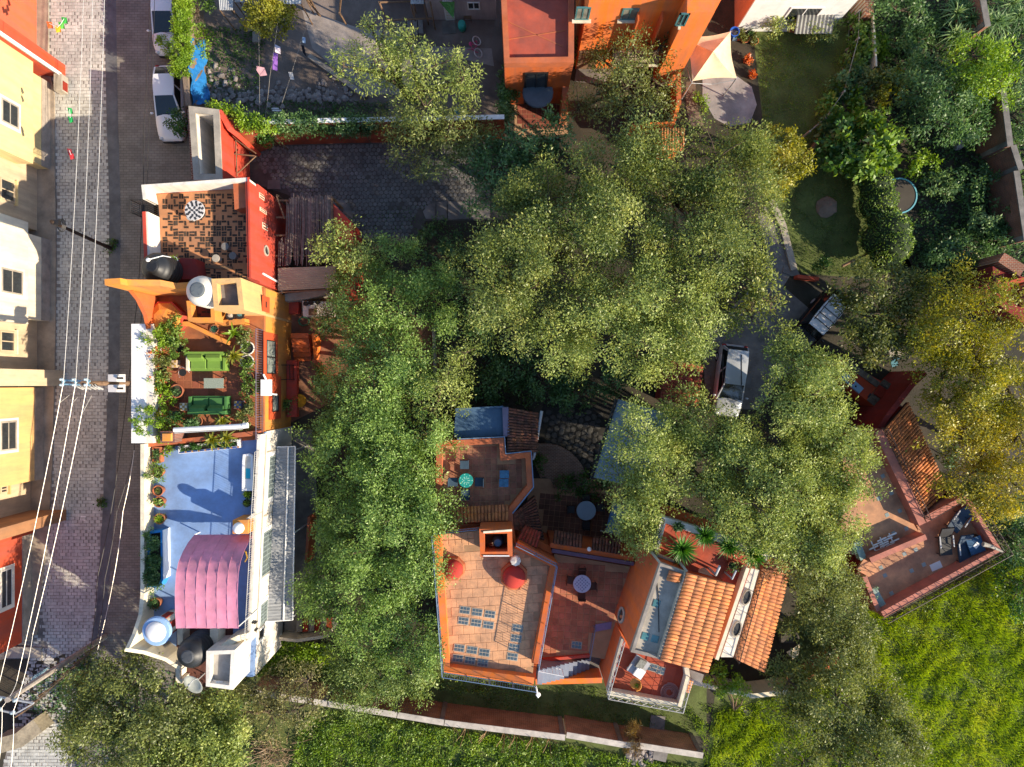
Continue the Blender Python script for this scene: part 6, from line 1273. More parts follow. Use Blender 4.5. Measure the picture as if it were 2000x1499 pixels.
# far right house under the yellow tree
t = thing('tiled_corner_house', 'small red house with tiled lean to at the right edge', 'house', W(1960, 570)); obj('wall', MB().prism(P([(1940, 520), (2010, 545), (2010, 640), (1945, 590)], 2.6), 0, 2.55), M_dred, t)
tile_roof(t, W(1897, 590, 2.3), W(1897, 565, 2.3), W(1952, 545, 2.9), W(1955, 572, 2.9), 6, 3, M_tiler, M_mortd); tile_roof(t, W(1992, 600, 2.6), W(1990, 550, 2.6), W(2020, 540, 3.0), W(2020, 600, 3.0), 8, 2, M_tile, M_mort)
obj('parapet', MB().path([W(1945, 560, 2.9), W(2005, 545, 2.9)], .25, 2.3, 2.9), M_redh, t); obj('brick_gable', MB().prism(P([(1950, 512), (1962, 494), (2005, 520), (1992, 540)], 3.0), 0, 3.0), brickmat('gable_brick', '#8a5038', '#6d4434', '#93806c', .22, .1), t)
o = obj('glass_canopy', MB().prism(P([(1962, 565), (1990, 558), (2000, 588), (1972, 600)], 2.4), 2.3, 2.38), M_glassg); tag(o, 'green glass canopy square beside the small red corner house', 'canopy')
# ================================================================ top edge: gatehouse, ivy walls, orange block, white house, tent, yard
G = thing('gatehouse', 'roofless white topped gatehouse with red east wall beside the road', 'gatehouse', W(410, 290)); zg = 4.2
pg = P([(368, 207), (428, 214), (434, 352), (378, 352)], zg)
obj('wall', MB().ring(inset(pg, .012), .3, 0, zg-.1), M_redf, G); obj('parapet_lining', MB().ring(inset(pg, .285), .04, 1.2, zg-.002), M_white, G); obj('coping', MB().ring(pg, .34, zg-.099, zg), M_cem, G); obj('floor', MB().prism(inset(pg, .3), 1.0, 1.2), M_dirt, G)
obj('brick_edge', MB().path([W(371, 215, 2.5), W(379, 350, 2.5)], .2, 0, 2.6), brickmat('edge_brick', '#7d4a38', '#6d4434', '#b0a08c', .2, .1), G)
obj('wing_wall', MB().path([W(428, 216, zg), W(446, 250, 3.9), W(462, 262, 3.6)], .25, 0, 0, [zg, 3.8, 3.4]), M_redf, G)
fr = MB()
for a, b in (((448, 265), (500, 300)), ((448, 300), (498, 305)), ((460, 266), (463, 345)), ((465, 338), (500, 305))): fr.tube([W(*a, 2.4), W(*b, 2.4)], .04, 5)
t = thing('timber_frame', 'bare timber frame of poles beside the gatehouse', 'frame', W(470, 300)); obj('pole', fr, M_wood, t)
# yard wall with ivy
o = obj('yard_wall', MB().path([W(452, 262, 3.2), W(500, 240, 3.2), W(640, 236, 3.2), W(800, 233, 3.2), W(985, 229, 3.2)], .3, 0, 3.2), mat('shaded_orange_plaster', '#a04a28', var=.3, scale=1.2, bump=.3)); tag(o, 'long orange yard wall with white top and hanging ivy', 'wall')  # orange wall darkened; the trees' shade is put into its colour
obj('coping', MB().path([W(513, 239.5, 3.2), W(640, 236, 3.2), W(800, 233, 3.2), W(985, 229, 3.2)], .26, 3.202, 3.24), M_whitep, o)
def vine(label, blobs, lm, base, dens=3, cr=.25, per=45, L=.15, Wd=.08, name='ivy', cat='climbing plant'):
    t = thing(name, label, cat, W(*base)); (V, F), C = crown_arrays([(*W(b[0], b[1], b[2]), b[3], b[4], b[5]) for b in blobs], dens, cr, per, L, Wd, -.1, .5, .8, -.7); npobj('foliage', V, F, lm, t)
    mb = MB(); p0 = W(*base); zz = sum(b[2] for b in blobs)/len(blobs)
    for b in blobs: q = W(b[0], b[1], b[2]); mb.tube([Vector((q.x, q.y, 0)), q], .04, 5, .02)
    obj('stem', mb, BARK, t); return t
vine('dark green ivy mound hanging over the long orange yard wall', [(x, 243+(x % 3), 2.8, .75, .4, .7) for x in range(560, 725, 16)]+[(660, 250, 2.2, .8, .4, .7), (555, 246, 2.7, .5, .3, .5), (575, 246, 2.7, .5, .3, .5)], L_dark, (650, 250))
vine('bright green ivy along the wall top beside the gatehouse', [(424+i*11, 214+i*4.2, 3.5, .42, .34, .35) for i in range(10)], L_lime, (480, 240)); vine('dark ivy hanging on the wall below the bright ivy', [(500, 262, 2.0, .6, .3, .8), (520, 268, 1.5, .5, .3, .7), (540, 250, 2.6, .5, .3, .5)], L_ivy, (515, 268))
o = obj('roadside_wall', MB().path([W(352, -80, 2.6), W(355, 60, 2.6), W(360, 150, 2.6), (W(366, 205, 2.6))], .3, 0, 2.5), M_dirt); tag(o, 'roadside wall covered in bright green creeper behind the parked cars', 'wall')
vine('bright yellow green creeper along the roadside wall above the parked cars', [(355+R.uniform(-2, 2), y, 2.65, .42, .45, .3) for y in range(-10, 140, 11)]+[(325, 90, 2.0, .3, .25, .2), (312, 80, 1.8, .22, .2, .2), (338, 102, 2.2, .3, .25, .2)], L_lime, (356, 60), per=110, L=.1, Wd=.06, cr=.2)
vine('small dark green bush spilling over the bonnet of the white sedan', [(340, 234, 1.9, .5, .45, .35), (350, 246, 1.9, .4, .3, .3)], L_ivy, (352, 238)); bush('bush', 'green shrub behind the creeper wall at the top of the yard', 385, 25, 1.4, .9, L_pot, .8); bush('bush', 'light green weeds along the blue tarpaulin', 395, 85, .8, .8, L_lime, .6)
def tarp(name, label, pts, z, m, cat='tarpaulin', amp=.12):
    p = [Vector((q.x, q.y, 0)) for q in ccw(P(pts, z))]; c = sum(p, Vector())/len(p); V = []; n = len(p); K = 5
    for s in (0, -.015):
        V.append((c.x, c.y, z+amp+s))
        for r in range(1, K+1):
            for i in range(n*3):
                a, b = p[i//3], p[(i//3+1) % n]; q = a.lerp(b, (i % 3)/3); q = c.lerp(q, r/K); V.append((q.x, q.y, z+amp*R.uniform(-.6, 1.0)*(1 if s == 0 else 0)+s*1.5))
    N_ = n*3; F = []; o0 = 1+K*N_
    for o_ in (0, o0):
        for i in range(N_):
            j = (i+1) % N_; F.append((o_, o_+1+i, o_+1+j))
            for r in range(K-1): F.append((o_+1+r*N_+i, o_+1+(r+1)*N_+i, o_+1+(r+1)*N_+j, o_+1+r*N_+j))
    o = obj(name, MB().add(V, F), m); tag(o, label, cat); return o
K1, K2 = 9, 16; V = []
for s_ in (0, -.02):
    for j in range(K2+1):
        for i in range(K1+1):
            f, g_ = i/K1, j/K2; z = 2.45-2.2*f**.8; y = 76+128*g_; q = W(366+10*g_+32*f+3*math.sin(g_*9)*(f), y, z); V.append(q+Vector((.06*math.sin(g_*23+f*7), 0, .09*math.sin(g_*17+f*5)+.05*math.sin(f*13+g_*31)+s_)))
n_ = (K1+1)*(K2+1); F = []
for s_ in (0, n_):
    for j in range(K2):
        for i in range(K1): a_ = s_+j*(K1+1)+i; F.append((a_, a_+1, a_+K1+2, a_+K1+1) if s_ else (a_, a_+K1+1, a_+K1+2, a_+1))
o = obj('blue_tarpaulin', MB().add(V, F), mat('tarp_blue', '#2d7cc0', var=.2, scale=2, rough=.5, bump=.1)); tag(o, 'crumpled blue tarpaulin draped down the yard side of the creeper wall', 'tarpaulin'); tarp('teal_tarpaulin', 'small teal tarpaulin heap by the yard wall under the feathery tree', [(884, 214), (905, 208), (916, 218), (912, 230), (892, 228)], .3, mat('tarp_teal', '#3f9fb4', var=.2, rough=.5, bump=.1), amp=.2)
for k_, (q, lb) in enumerate((((372, 170), 'broken brick lying on the blue tarpaulin'), ((378, 178), 'second broken brick on the blue tarpaulin, lower one'))): o = obj('broken_brick', MB().box(-.12, .12, -.08, .08, 1.75-.3*k_, 1.9-.3*k_, Matrix.Translation(W(*q, 1.8)-Vector((0, 0, 1.8))) @ Matrix.Rotation(.6, 4, 'Z')), M_terra); tag(o, lb, 'brick')
# rubble rocks
rk = bpy.data.objects.new('rubble_pile', None); COL.objects.link(rk); rk.location = W(560, 185); LOC[rk.name] = Vector(rk.location); tag(rk, 'scattered pale rubble rocks across the yard above the orange wall', 'rubble')
rms = [mesh_of(MB().blob((0, 0, .1), (.2, .16, .13), 7, i, .25), 'rock', M_rock) for i in range(8)]
for i in range(250):
    t_ = R.random()
    if t_ < .55: x, y = R.gauss(560, 55), R.gauss(188, 9)
    elif t_ < .75: x, y = R.gauss(650, 20), R.gauss(178, 14)
    else: x, y = R.uniform(405, 480), R.uniform(130, 215)
    if 395 < x < 715 and 90 < y < 226: piece('rock', R.choice(rms), Matrix.Translation(W(x, y)-Vector((0, 0, .04))) @ Matrix.Rotation(R.uniform(0, 6), 4, 'Z') @ Matrix.Scale(R.uniform(.3, 1.25), 4), rk)
o = obj('concrete_beam', MB().path([W(603, 108, .3), W(714, 188, .3)], .28, 0, .3), M_conc); tag(o, 'long concrete beam lying diagonally across the dirt yard', 'beam')
# yard house at the top with door, window, green cloth
t = thing('yard_house', 'pale lilac house at the top of the yard with white door', 'house', W(905, 20)); xh0, yh = W(835, 40).x, W(0, 39).y
obj('wall', MB().box(W(838, 0).x, W(969, 0).x, yh, yh+5, 0, 2.75), mat('lilac_plaster', '#b8a7a4', var=.12), t); w = Wall((W(838, 0).x, yh), (W(969, 0).x, yh)); obj('eave', MB().box(W(826, 0).x, W(969, 0).x, yh-.12, yh+5.1, 2.76, 2.86), M_whitep, t)
window(t, w, w.rect(912, 4, 938, 18), M_whitep, M_glass, .07, (1, 0)); u0, u1, z0, z1 = w.rect(864, 2, 889, 38); d_ = obj('door', w.box(MB(), u0, u1, -.05, 0, .02, 2.1), M_whitep, t)
for k in range(6): obj('door_panel', w.box(MB(), u0+.08, u1-.08, -.062, -.049, .2+.3*k, .4+.3*k), M_white, d_)
o = tarp('green_cloth', 'green cloth hanging as an awning at the lilac yard house door', [(858, 3), (888, 4), (886, 36), (876, 25)], 2.3, mat('cloth_green', '#5c8a44', var=.15, bump=0), 'cloth', .08)
slab([(863, 42), (889, 40), (891, 66), (865, 68)], 'grey doormat slab in front of the white yard door', M_concd, .05, 'door_slab'); c = W(902, 48, .6)
t = thing('teal_barrel', 'teal plastic barrel beside the yard house window', 'barrel', (c.x, c.y, 0)); obj('body', MB().lathe([(.2, 0), (.25, .3), (.25, .5), (.22, .72)], 16, (c.x, c.y, 0)), mat('barrel_teal', '#2f9a8c', bump=0, var=.1, rough=.5), t, True); obj('lid', MB().lathe([(.22, .72), (.2, .76), (.05, .77)], 16, (c.x, c.y, 0)), mat('barrel_lid', '#48b0a0', bump=0), t)
t = thing('wooden_chair', 'dark wooden chair standing against the lilac yard house', 'chair', W(914, 35)); M_ = Matrix.Translation(W(914, 38, 0)); obj('seat', MB().box(-.22, .22, -.2, .2, .42, .46, M_), M_wood, t); obj('backrest', MB().box(-.22, .22, .18, .22, .5, .95, M_), M_wood, t)
for sx in (-.2, .2):
    for sy in (-.18, .2): obj('leg', MB().box(sx-.02, sx+.02, sy-.02, sy+.02, 0, .42 if sy < 0 else .95, M_), M_wood, t)
def bike():
    t = thing('bicycle', 'small pink bicycle with white tyres standing in the dirt yard', 'bicycle', W(935, 92)); a, b = W(931, 80, .28), W(934, 104, .28); ax = n3(b-a); L_ = Vector((ax.y, -ax.x, 0)); mw = mat('tyre_white', '#d8d0cc', bump=0); mp = mat('bike_pink', '#d04a78', rough=.4, bump=0); tilt = n3(Vector((0, 0, 1))*.55+L_*.85)
    for c in (a, b):
        wv = obj('wheel', MB().tube([c+(ax*math.cos(k/3)+tilt*math.sin(k/3))*.27 for k in range(20)], .035, 6), mw, t); sp = MB()
        for k in range(6): sp.tube([c, c+(ax*math.cos(k*1.047)+tilt*math.sin(k*1.047))*.26], .006, 3)
        obj('spokes', sp, M_galv, wv)
    m1 = a.lerp(b, .42)+tilt*.02; s1 = a.lerp(b, .35)+tilt*.42; h1 = a.lerp(b, .82)+tilt*.4; fr = MB()
    for p, q in ((a, m1), (m1, s1), (a, s1), (s1, h1), (m1, h1), (h1, b)): fr.tube([p, q], .025, 6)
    obj('frame', fr, mp, t); obj('saddle', MB().blob(s1+tilt*.06, (.1, .14, .06), 8, 1, .05), mp, t); obj('handlebar', MB().tube([h1+tilt*.12+L_*.2, h1+tilt*.14, h1+tilt*.12-L_*.2], .02, 5), mp, t)
bike()
t = thing('concrete_steps', 'row of shallow concrete steps at the top of the dirt yard', 'steps', W(802, 62)); 
for i in range(5): obj('step', MB().prism(P([(774+i*11, 44), (783+i*11, 44), (785+i*11, 82-i*2), (776+i*11, 82-i*2)]), 0, .12+.1*i), M_concd, t)
t = thing('stick_shed', 'open shed frame of branches at the top of the yard', 'shed', W(790, 15)); fr = MB()
for a, b in (((740, 3), (755, 40)), ((840, 2), (846, 38)), ((742, 5), (840, 2)), ((755, 40), (846, 36)), ((808, 2), (810, 38))): fr.tube([W(*a, 2.0), W(*b, 1.2)], .05, 5)
for q in ((755, 40), (846, 38)): p = W(*q, 1.2); fr.tube([Vector((p.x, p.y, 0)), p], .05, 5)
obj('branch', fr, M_wood, t); obj('back_wall', MB().box(W(745, 0).x, W(836, 0).x, W(0, 0).y, W(0, -4).y, 0, 2.1), M_dred, t)
for pts, lb in ((((426, -14), (455, -14), (455, 20), (429, 20)), 'corrugated metal sheet roof at the top left of the yard'), (((466, -14), (478, -14), (478, 5), (458, 4)), 'small corrugated sheet beside the round tank at the top'), (((535, -16), (590, -16), (588, 8), (540, 8)), 'pale corrugated sheet behind the lemon tree'), (((802, -16), (828, -16), (828, 8), (802, 8)), 'grey corrugated sheet beside the lilac yard house')):
    q = [W(x, y, 2.3) for x, y in pts]; t = thing('corrugated_roof', lb, 'roof', W(*pts[0])); corrugated('roof_sheet', None, (q[3], q[2], q[1], q[0]), 8, .025, M_galv, parent=t)
    for p in q: obj('post', MB().tube([Vector((p.x, p.y, 0)), p-Vector((0, 0, .04))], .04, 5), M_wood, t)
c = W(483, 14, 1.4); t = thing('water_tank', 'pale round concrete tank at the top of the yard', 'water tank', (c.x, c.y, 0)); obj('body', MB().lathe([(.4, 0), (.42, 1.2), (.38, 1.3), (.34, 1.3), (.34, 1.1)], 20, (c.x, c.y, 0)), M_cem, t); obj('lid', MB().lathe([(.34, 1.1), (.34, 1.15)], 16, (c.x, c.y, 0)), M_concd, t)
fr = MB()
for a, b in (((597, -5), (626, 32)), ((604, -5), (622, 30)), ((666, -8), (663, 28)), ((663, 26), (676, 48))): fr.tube([W(*a, 2.6), W(*b, .2)], .07, 6, .05)
o = obj('tree_stake', fr, M_wood); o['kind'] = 'stuff'; tag(o, 'bare pale props leaning at the top of the dirt yard', 'props')
# clotheslines
for pts, lb in ((((548, 0), (527, 150), (518, 230)), 'clothesline strung from the lemon tree to the wall'), (((608, 20), (590, 75), (540, 235)), 'clothesline strung across the dirt yard'), (((505, 60), (507, 230)), 'leftmost clothesline above the rubble')):
    o = obj('clothesline', wire([W(x, y, 2.2) for x, y in pts], .05, .009, 5), M_cem); tag(o, lb, 'clothesline')
def garment(label, px, py, pts, c):
    q = W(px, py, 2.1); o = obj('garment', MB().add([q+Vector((x, y, z)) for x, y, z in pts]+[q+Vector((x+.01, y, z-.015)) for x, y, z in pts], [tuple(range(len(pts))), tuple(range(len(pts), 2*len(pts)))[::-1]]), mat('garment'+c, c, bump=0, var=.2, scale=6)); tag(o, label, 'laundry')
garment('pink towel hanging on the leftmost clothesline', 508, 136, [(-.2, .2, 0), (.2, .15, -.1), (.28, -.2, -.3), (-.1, -.25, -.3), (-.25, 0, -.1)], '#c89aa4'); garment('white shirt at the top of the purple laundry', 541, 97, [(-.12, .3, 0), (.15, .2, -.1), (.1, -.15, -.25), (-.15, -.1, -.1)], '#d5c8d0'); garment('purple and blue striped towel on the clothesline', 536, 116, [(-.08, .4, 0), (.15, .35, -.1), (.02, -.5, -.4), (-.22, -.45, -.3)], '#8a5cb0'); garment('black trousers hanging on the second clothesline', 590, 95, [(-.06, .2, 0), (.08, .2, -.05), (.12, -.3, -.4), (-.05, -.1, -.3)], '#1f2026'); garment('blue and white cloth clipped on the second clothesline', 593, 77, [(-.08, .15, 0), (.08, .12, -.05), (.04, -.15, -.2), (-.1, -.12, -.15)], '#9ab4d0'); garment('white top hanging near the rubble', 567, 146, [(-.12, .15, 0), (.1, .15, -.05), (.14, -.18, -.25), (-.06, -.2, -.2)], '#d8d4d0')
for q, lb in (((1470, 0), 0),): pass
for k, q in enumerate(((536, 213), (541, 217))): o = slab([(q[0]-9, q[1]-1.4), (q[0]+9, q[1]-1.4), (q[0]+9, q[1]+1.4), (q[0]-9, q[1]+1.4)], ('upper' if k == 0 else 'lower')+' of two white boards lying by the yard wall', M_whitep, .06, 'board', 'board')
for q, s, lb in (((490, 57), 7, 'grey concrete block below the lemon tree'), ((503, 76), 10, 'pale concrete slab leaning below the lemon tree')): slab([(q[0]-s*.7, q[1]-s), (q[0]+s*.7, q[1]-s), (q[0]+s*.7, q[1]+s), (q[0]-s*.7, q[1]+s)], lb, M_conc, .25, 'concrete_block', 'block')
# ================================================================ orange block with flat terracotta roof (top centre)
zG, fG = 5.4, 5.05; t = thing('flat_roof_house', 'orange house with flat terracotta roof at the top centre', 'house', W(1050, 60)); pg2 = P([(976, -60), (1122, -60), (1121, 122), (985, 124)], zG)
obj('wall', MB().prism(inset(pg2, .01), 0, fG-.15), M_oran, t); obj('roof', MB().prism(inset(pg2, .1), fG-.149, fG), mat('terracotta_roof', '#b85640', var=.22, scale=.9, bump=.2), t); obj('parapet', MB().ring(pg2, .3, fG-.148, zG), M_terr, t)
for q in (((985, 40), (1100, 92)), ((990, 78), (1105, 60))): obj('roof_seam', MB().path([W(*q[0], fG), W(*q[1], fG)], .05, fG+.001, fG+.02), M_terr, t)
w = Wall((W(985, 124, zG).x, W(0, 124, zG).y), (W(1121, 122, zG).x, W(0, 122, zG).y)); u0, u1, z0, z1 = w.rect(1025, 142, 1068, 170); window(t, w, (u0, u1, .1, z1), M_iron, M_glass, .1, (1, 0))
obj('porch_canopy', MB().lathe([(.9, 2.3), (.86, 2.4), (.2, 2.46)], 20, (w.A.x+1.9, w.A.y-.25, 0)), mat('canopy_slate', '#5d6b78', var=.2, rough=.6), t); obj('side_wall', MB().path([W(1105, 158, 2.4), W(1103, 215, 2.4)], .35, 0, 2.4), M_terr, t)
ct = sheet('entrance_court', [(1005, 165), (1108, 165), (1110, 262), (1005, 270)], .014, M_clayg); pave(ct, P([(1010, 180), (1100, 180), (1100, 258), (1010, 262)]), 0, 0, .3, .3, .02, mat('court_brick', '#864838', rnd=.18, var=.25), 'floor_tile', h=.03, limit=90)
o = obj('notice_board', MB().box(-.1, .1, -.12, .12, 0, .9, Matrix.Translation(W(1093, 188))), M_cem); tag(o, 'small pale post beside the terracotta entrance court', 'post')
# orange villa with windows
t = thing('orange_villa', 'bright orange villa with three windows and balcony behind the leafy courtyard', 'house', W(1230, 30)); yv = W(0, 135).y; xv0, xv1 = W(1124, 0).x, W(1335, 0).x
obj('wall', MB().box(xv0, xv1, yv, yv+7, 0, 8.2), M_oranb, t); obj('wing', MB().box(W(1275, 0).x, W(1318, 0).x, yv-1.0, yv-.002, 0, 8.2), M_oranb, t); w = Wall((xv0, yv), (xv1, yv)); w2 = Wall((W(1275, 0).x, yv-1.0), (W(1318, 0).x, yv-1.0))
mcg = mat('curtain_pane', '#8d8a7c', rough=.3, bump=0, var=.35, scale=2)
u0, u1, z0, z1 = w.rect(1126, 14, 1150, 38); window(t, w, (u0, u1, z0, z1), M_glassg, mcg, .08, (1, 0), sill=M_cream); u0, u1, z0, z1 = w.rect(1217, 16, 1242, 38); window(t, w, (u0, u1, z0, z1), M_glassg, mcg, .08, (1, 0), sill=M_cream)
u0, u1, z0, z1 = w2.rect(1297, 26, 1320, 50); u0, u1 = max(u0, .1), min(u1, w2.len-.1); window(t, w2, (u0, u1, z0, z1), M_glassg, M_glass, .08, (1, 0), sill=M_cream)
obj('balcony', w.box(MB(), 1.9, 4.6, -.9, -.002, 2.2, 2.35), M_cream, t); railing(t, [w.A+w.u*1.9+w.n*.02, w.A+w.u*1.9+w.n*.85, w.A+w.u*4.6+w.n*.85], 2.35, .9, M_iron, 'railing', .12)
u0, u1, z0, z1 = w.rect(1140, 62, 1175, 82); f_ = obj('door', w.box(MB(), u0, u1, -.04, .0, 0, 2.3), M_wood, t)
for i in range(3): obj('fin', w.box(MB(), 2.6+1.25*i, 2.68+1.25*i, -.5, -.002, 2.6, 6.5), M_oran, t)
o = obj('courtyard_wall', MB().path([W(1326, 150, 1.6), W(1325, 205, 1.6), W(1316, 240, 1.6), W(1235, 246, 1.6)], .22, 0, 1.6), M_oranb); tag(o, 'low orange courtyard wall under the trees left of the cream tent', 'wall')
for i in range(5): obj('wall_post', MB().box(-.14, .14, -.14, .14, 1.6, 1.75, Matrix.Translation(W(1325, 150+i*13, 1.65)-Vector((0, 0, 1.65)))), M_terr, o)
t = thing('tiled_porch', 'small tiled porch roof between the orange wall and the big tree', 'porch', W(1315, 275)); tile_roof(t, W(1292, 294, 2.3), W(1336, 294, 2.3), W(1338, 251, 2.9), W(1290, 251, 2.9), 9, 3, M_tile, M_mort); obj('wall', MB().prism(P([(1294, 255), (1334, 255), (1332, 288), (1296, 288)], 2.2), 0, 2.2), M_oranb, t)
for q in ((1128, 118), (1160, 120), (1200, 121)): pass
slab([(1126, 115), (1165, 118), (1165, 124), (1126, 122)], 'pale stone ledge at the foot of the orange villa', M_cem, .4, 'ledge', 'ledge'); slab([(1128, 122), (1210, 124), (1180, 165), (1122, 160)], 'grey paved corner below the orange villa', M_concd, .05, 'paving', 'paving')
# white house top right
t = thing('white_house', 'white house with salmon side wall at the top right of the tent', 'house', W(1540, 20)); xw0, xw1, yw = W(1436, 0).x, W(1620, 0).x, W(0, 62).y
obj('wall', MB().box(xw0+.012, xw1, yw, yw+6, 0, 6.2), mat('bright_white', '#ece8e2', var=.12, scale=1.6), t); obj('side_wall', MB().box(xw0-.04, xw0+.01, yw+.01, yw+6, 0, 6.2), mat('salmon_plaster', '#cf8f74', var=.12), t); w = Wall((xw0, yw), (xw1, yw)); r_ = w.rect(1546, 14, 1590, 40); window(t, w, (r_[0], min(r_[1], w.len-.2), r_[2], r_[3]), M_whitep, M_glass, .1, (1, 0))
aw_ = MB(); corrugated('awning', None, (w.A+w.u*3.0+w.n*.9+Vector((0, 0, 1.5)), w.A+w.u*5.2+w.n*.9+Vector((0, 0, 1.5)), w.A+w.u*5.2+Vector((0, 0, 1.9)), w.A+w.u*3.0+Vector((0, 0, 1.9))), 10, .03, mat('awning_grey', '#8a8a84', var=.2), parent=t)
o = obj('terracotta_ledge', MB().prism(P([(1540, 58), (1590, 60), (1590, 66), (1540, 64)]), 0, .5), M_terra); tag(o, 'terracotta flower ledge below the white house window', 'ledge')
o = obj('brick_pier', MB().path([W(1698, -30, 1.8), W(1698, 30, 1.8)], .5, 0, 1.8), brickmat('pier_brick', '#a86a4a', '#8f5a40', '#b5a58f', .25, .12)); tag(o, 'brick wall stub at the top right of the white house', 'wall')
fn = thing('garden_fence', 'pale wire garden fence under the climbers right of the lawn', 'fence', W(1690, 80)); pts = [W(1654, 48), W(1652, 100), W(1625, 200), W(1590, 250), W(1560, 275)]
for i, p in enumerate(pts): obj('post', MB().box(-.05, .05, -.05, .05, 0, 1.6, Matrix.Translation(p)), M_cem, fn)
fr = MB()
for z in (.3, .8, 1.5): fr.tube([p+Vector((0, 0, z)) for p in pts], .02, 4)
obj('wire_mesh', fr, M_cem, fn); o = obj('pale_post_row', MB().path([W(1706, 30, 1.6), W(1710, 95, 1.6), (W(1712, 130, 1.6))], .1, 0, 1.6), M_cream); tag(o, 'narrow cream wall behind the climbers right of the white house', 'wall')
# tent
t = thing('garden_tent', 'cream square canvas garden tent with peaked roof on poles', 'tent', W(1390, 110)); zt = 2.45; cs = [W(1338, 71, zt), W(1427, 62, zt), W(1439, 153, zt), W(1352, 159, zt)]; pk = W(1393, 101, 3.5)
for i in range(4):
    a, b = cs[i], cs[(i+1) % 4]; K = 8; V = []
    for s in (0, -.012):
        for j in range(K+1):
            f = j/K
            for k in range(K+1):
                e = a.lerp(b, k/K); mid = (a+b)/2; pull = math.sin(math.pi*k/K); e = e+(Vector((pk.x, pk.y, zt))-e)*.09*pull; q = pk.lerp(e, f); q.z = zt+(3.5-zt)*(1-f)**1.55-.05*pull*math.sin(math.pi*f)+s; V.append(q)
    F = []; o_ = (K+1)**2
    for s in (0, o_):
        for j in range(K):
            for k in range(K): a_ = s+j*(K+1)+k; F.append((a_, a_+1, a_+K+2, a_+K+1) if s else (a_, a_+K+1, a_+K+2, a_+1))
    obj('canvas_panel', MB().add(V, F), M_canv, t, True)
for c in cs: obj('pole', MB().tube([Vector((c.x, c.y, 0)), c], .04, 6), M_galv, t)
fr = MB()
for i in range(4): a, b = cs[i], cs[(i+1) % 4]; fr.tube([a-Vector((0, 0, .25)), (a+b)/2-Vector((0, 0, .6)), b-Vector((0, 0, .25))], .022, 5)
obj('brace', fr, M_galv, t)
c = W(1435, 62, .6); t = thing('blue_bucket', 'bright blue bucket tub beside the cream tent corner', 'bucket', (c.x, c.y, 0)); obj('body', MB().lathe([(.2, 0), (.26, .6), (.3, .62), (.25, .62), (.2, .15)], 18, (c.x, c.y, 0)), mat('bucket_blue', '#2c5fc0', rough=.4, bump=0), t); obj('water', MB().lathe([(.23, .45), (.23, .46)], 16, (c.x, c.y, 0)), M_glassb, t)
c = W(1434, 75, .4); slab([(1428, 70), (1441, 69), (1440, 80), (1429, 81)], 'pale blue plastic box below the bright blue bucket', mat('box_blue', '#8fb2c8', bump=0), .35, 'plastic_box', 'box')
for q, r_, lb in (((1446, 71), .2, 'dark red clay pot nearest the blue bucket'), ((1456, 75), .24, 'dark red clay pot with bare twigs in the middle of the row'), ((1463, 66), .18, 'black pot in the row right of the blue bucket'), ((1475, 80), .2, 'orange clay pot at the right end of the row')): potplant(lb, *q, 0, r_, .35, 'bush', L_dark if 'black' in lb else L_olive, .14, M_black if 'black' in lb else M_terra)
for q, lb in (((1460, 118), 'clay pot with low plant at the patio edge, upper one'), ((1470, 148), 'clay pot with low plant at the patio edge, lower one')): potplant(lb, *q, 0, .2, .28, 'bush', L_flow, .1)
c = W(1756, 383, .5); t = thing('trampoline', 'round trampoline with pale blue rim in the overgrown garden', 'trampoline', (c.x, c.y, 0)); obj('mat', MB().lathe([(.98, .5), (.98, .53)], 32, (c.x, c.y, 0)), mat('tramp_mat', '#4d473f', var=.2, bump=0), t); obj('rim', MB().lathe([(1.0, .5), (1.08, .5), (1.08, .56), (1.0, .56), (1.0, .5)], 36, (c.x, c.y, 0), cap=False), mat('tramp_rim', '#6fb0bc', bump=0, var=.1), t)
for k in range(5): a_ = k*1.257; obj('leg', MB().tube([(c.x+math.cos(a_), c.y+math.sin(a_), 0), (c.x+math.cos(a_), c.y+math.sin(a_), .5)], .03, 6), M_galv, t)
# ================================================================ right brick boundary wall
mbw = brickmat('boundary_brick', '#9a6448', '#7d5240', '#a8957f', .24, .085, .012, var=.3)
def brickwall(label, x0, y0, x1, y1, h, cap, thick=.26, m=None, pier=True):
    """brick wall built in its own frame so the courses run level; photo points read at the top of the wall"""
    a, b = W(x0, y0, h), W(x1, y1, h); a.z = b.z = 0; d = n3(b-a); L_ = (b-a).length; t = thing('brick_wall', label, 'wall', a)
    Mx = frame3(a, d, Vector((-d.y, d.x, 0)), Vector((0, 0, 1)))
    rot = bpy.data.meshes.new('bricks'); mb = MB().box(0, L_, 0, h, -thick/2, thick/2); rot.from_pydata(mb.v, [], mb.f); rot.materials.append(m or mbw)
    o = piece('bricks', rot, Mx @ Matrix.Rotation(math.pi/2, 4, 'X'), t); obj('coping', MB().box(-.02, L_+.02, -thick/2-.04, thick/2+.04, h+.002, h+.07, Mx), cap, t)
    if pier: obj('pier', MB().box(L_-.3, L_-.05, -thick/2-.07, thick/2+.07, 0, h-.002, Mx), M_concd, t)
    return t
capm = mat('wall_cap', '#c9bfb2', var=.2, scale=2, bump=.3); capg = mat('wall_cap_grey', '#857f78', var=.25, scale=2)
for x0, y0, x1, y1, lb in ((490, 1352, 640, 1374, 'westernmost stretch of the brick boundary wall under the trees'), (640, 1374, 776, 1396, 'brick boundary wall stretch below the row trees'), (776, 1396, 868, 1411, 'brick boundary wall stretch with a grey pier south of the terracotta house'), (868, 1411, 1103, 1440, 'long brick boundary wall stretch with bare twigs at its foot'), (1107, 1435, 1217, 1454, 'brick boundary wall stretch left of the dry bush'), (1250, 1456, 1372, 1475, 'easternmost stretch of the brick boundary wall by the bright grass')): brickwall(lb, x0, y0, x1, y1, 2.1, capm)
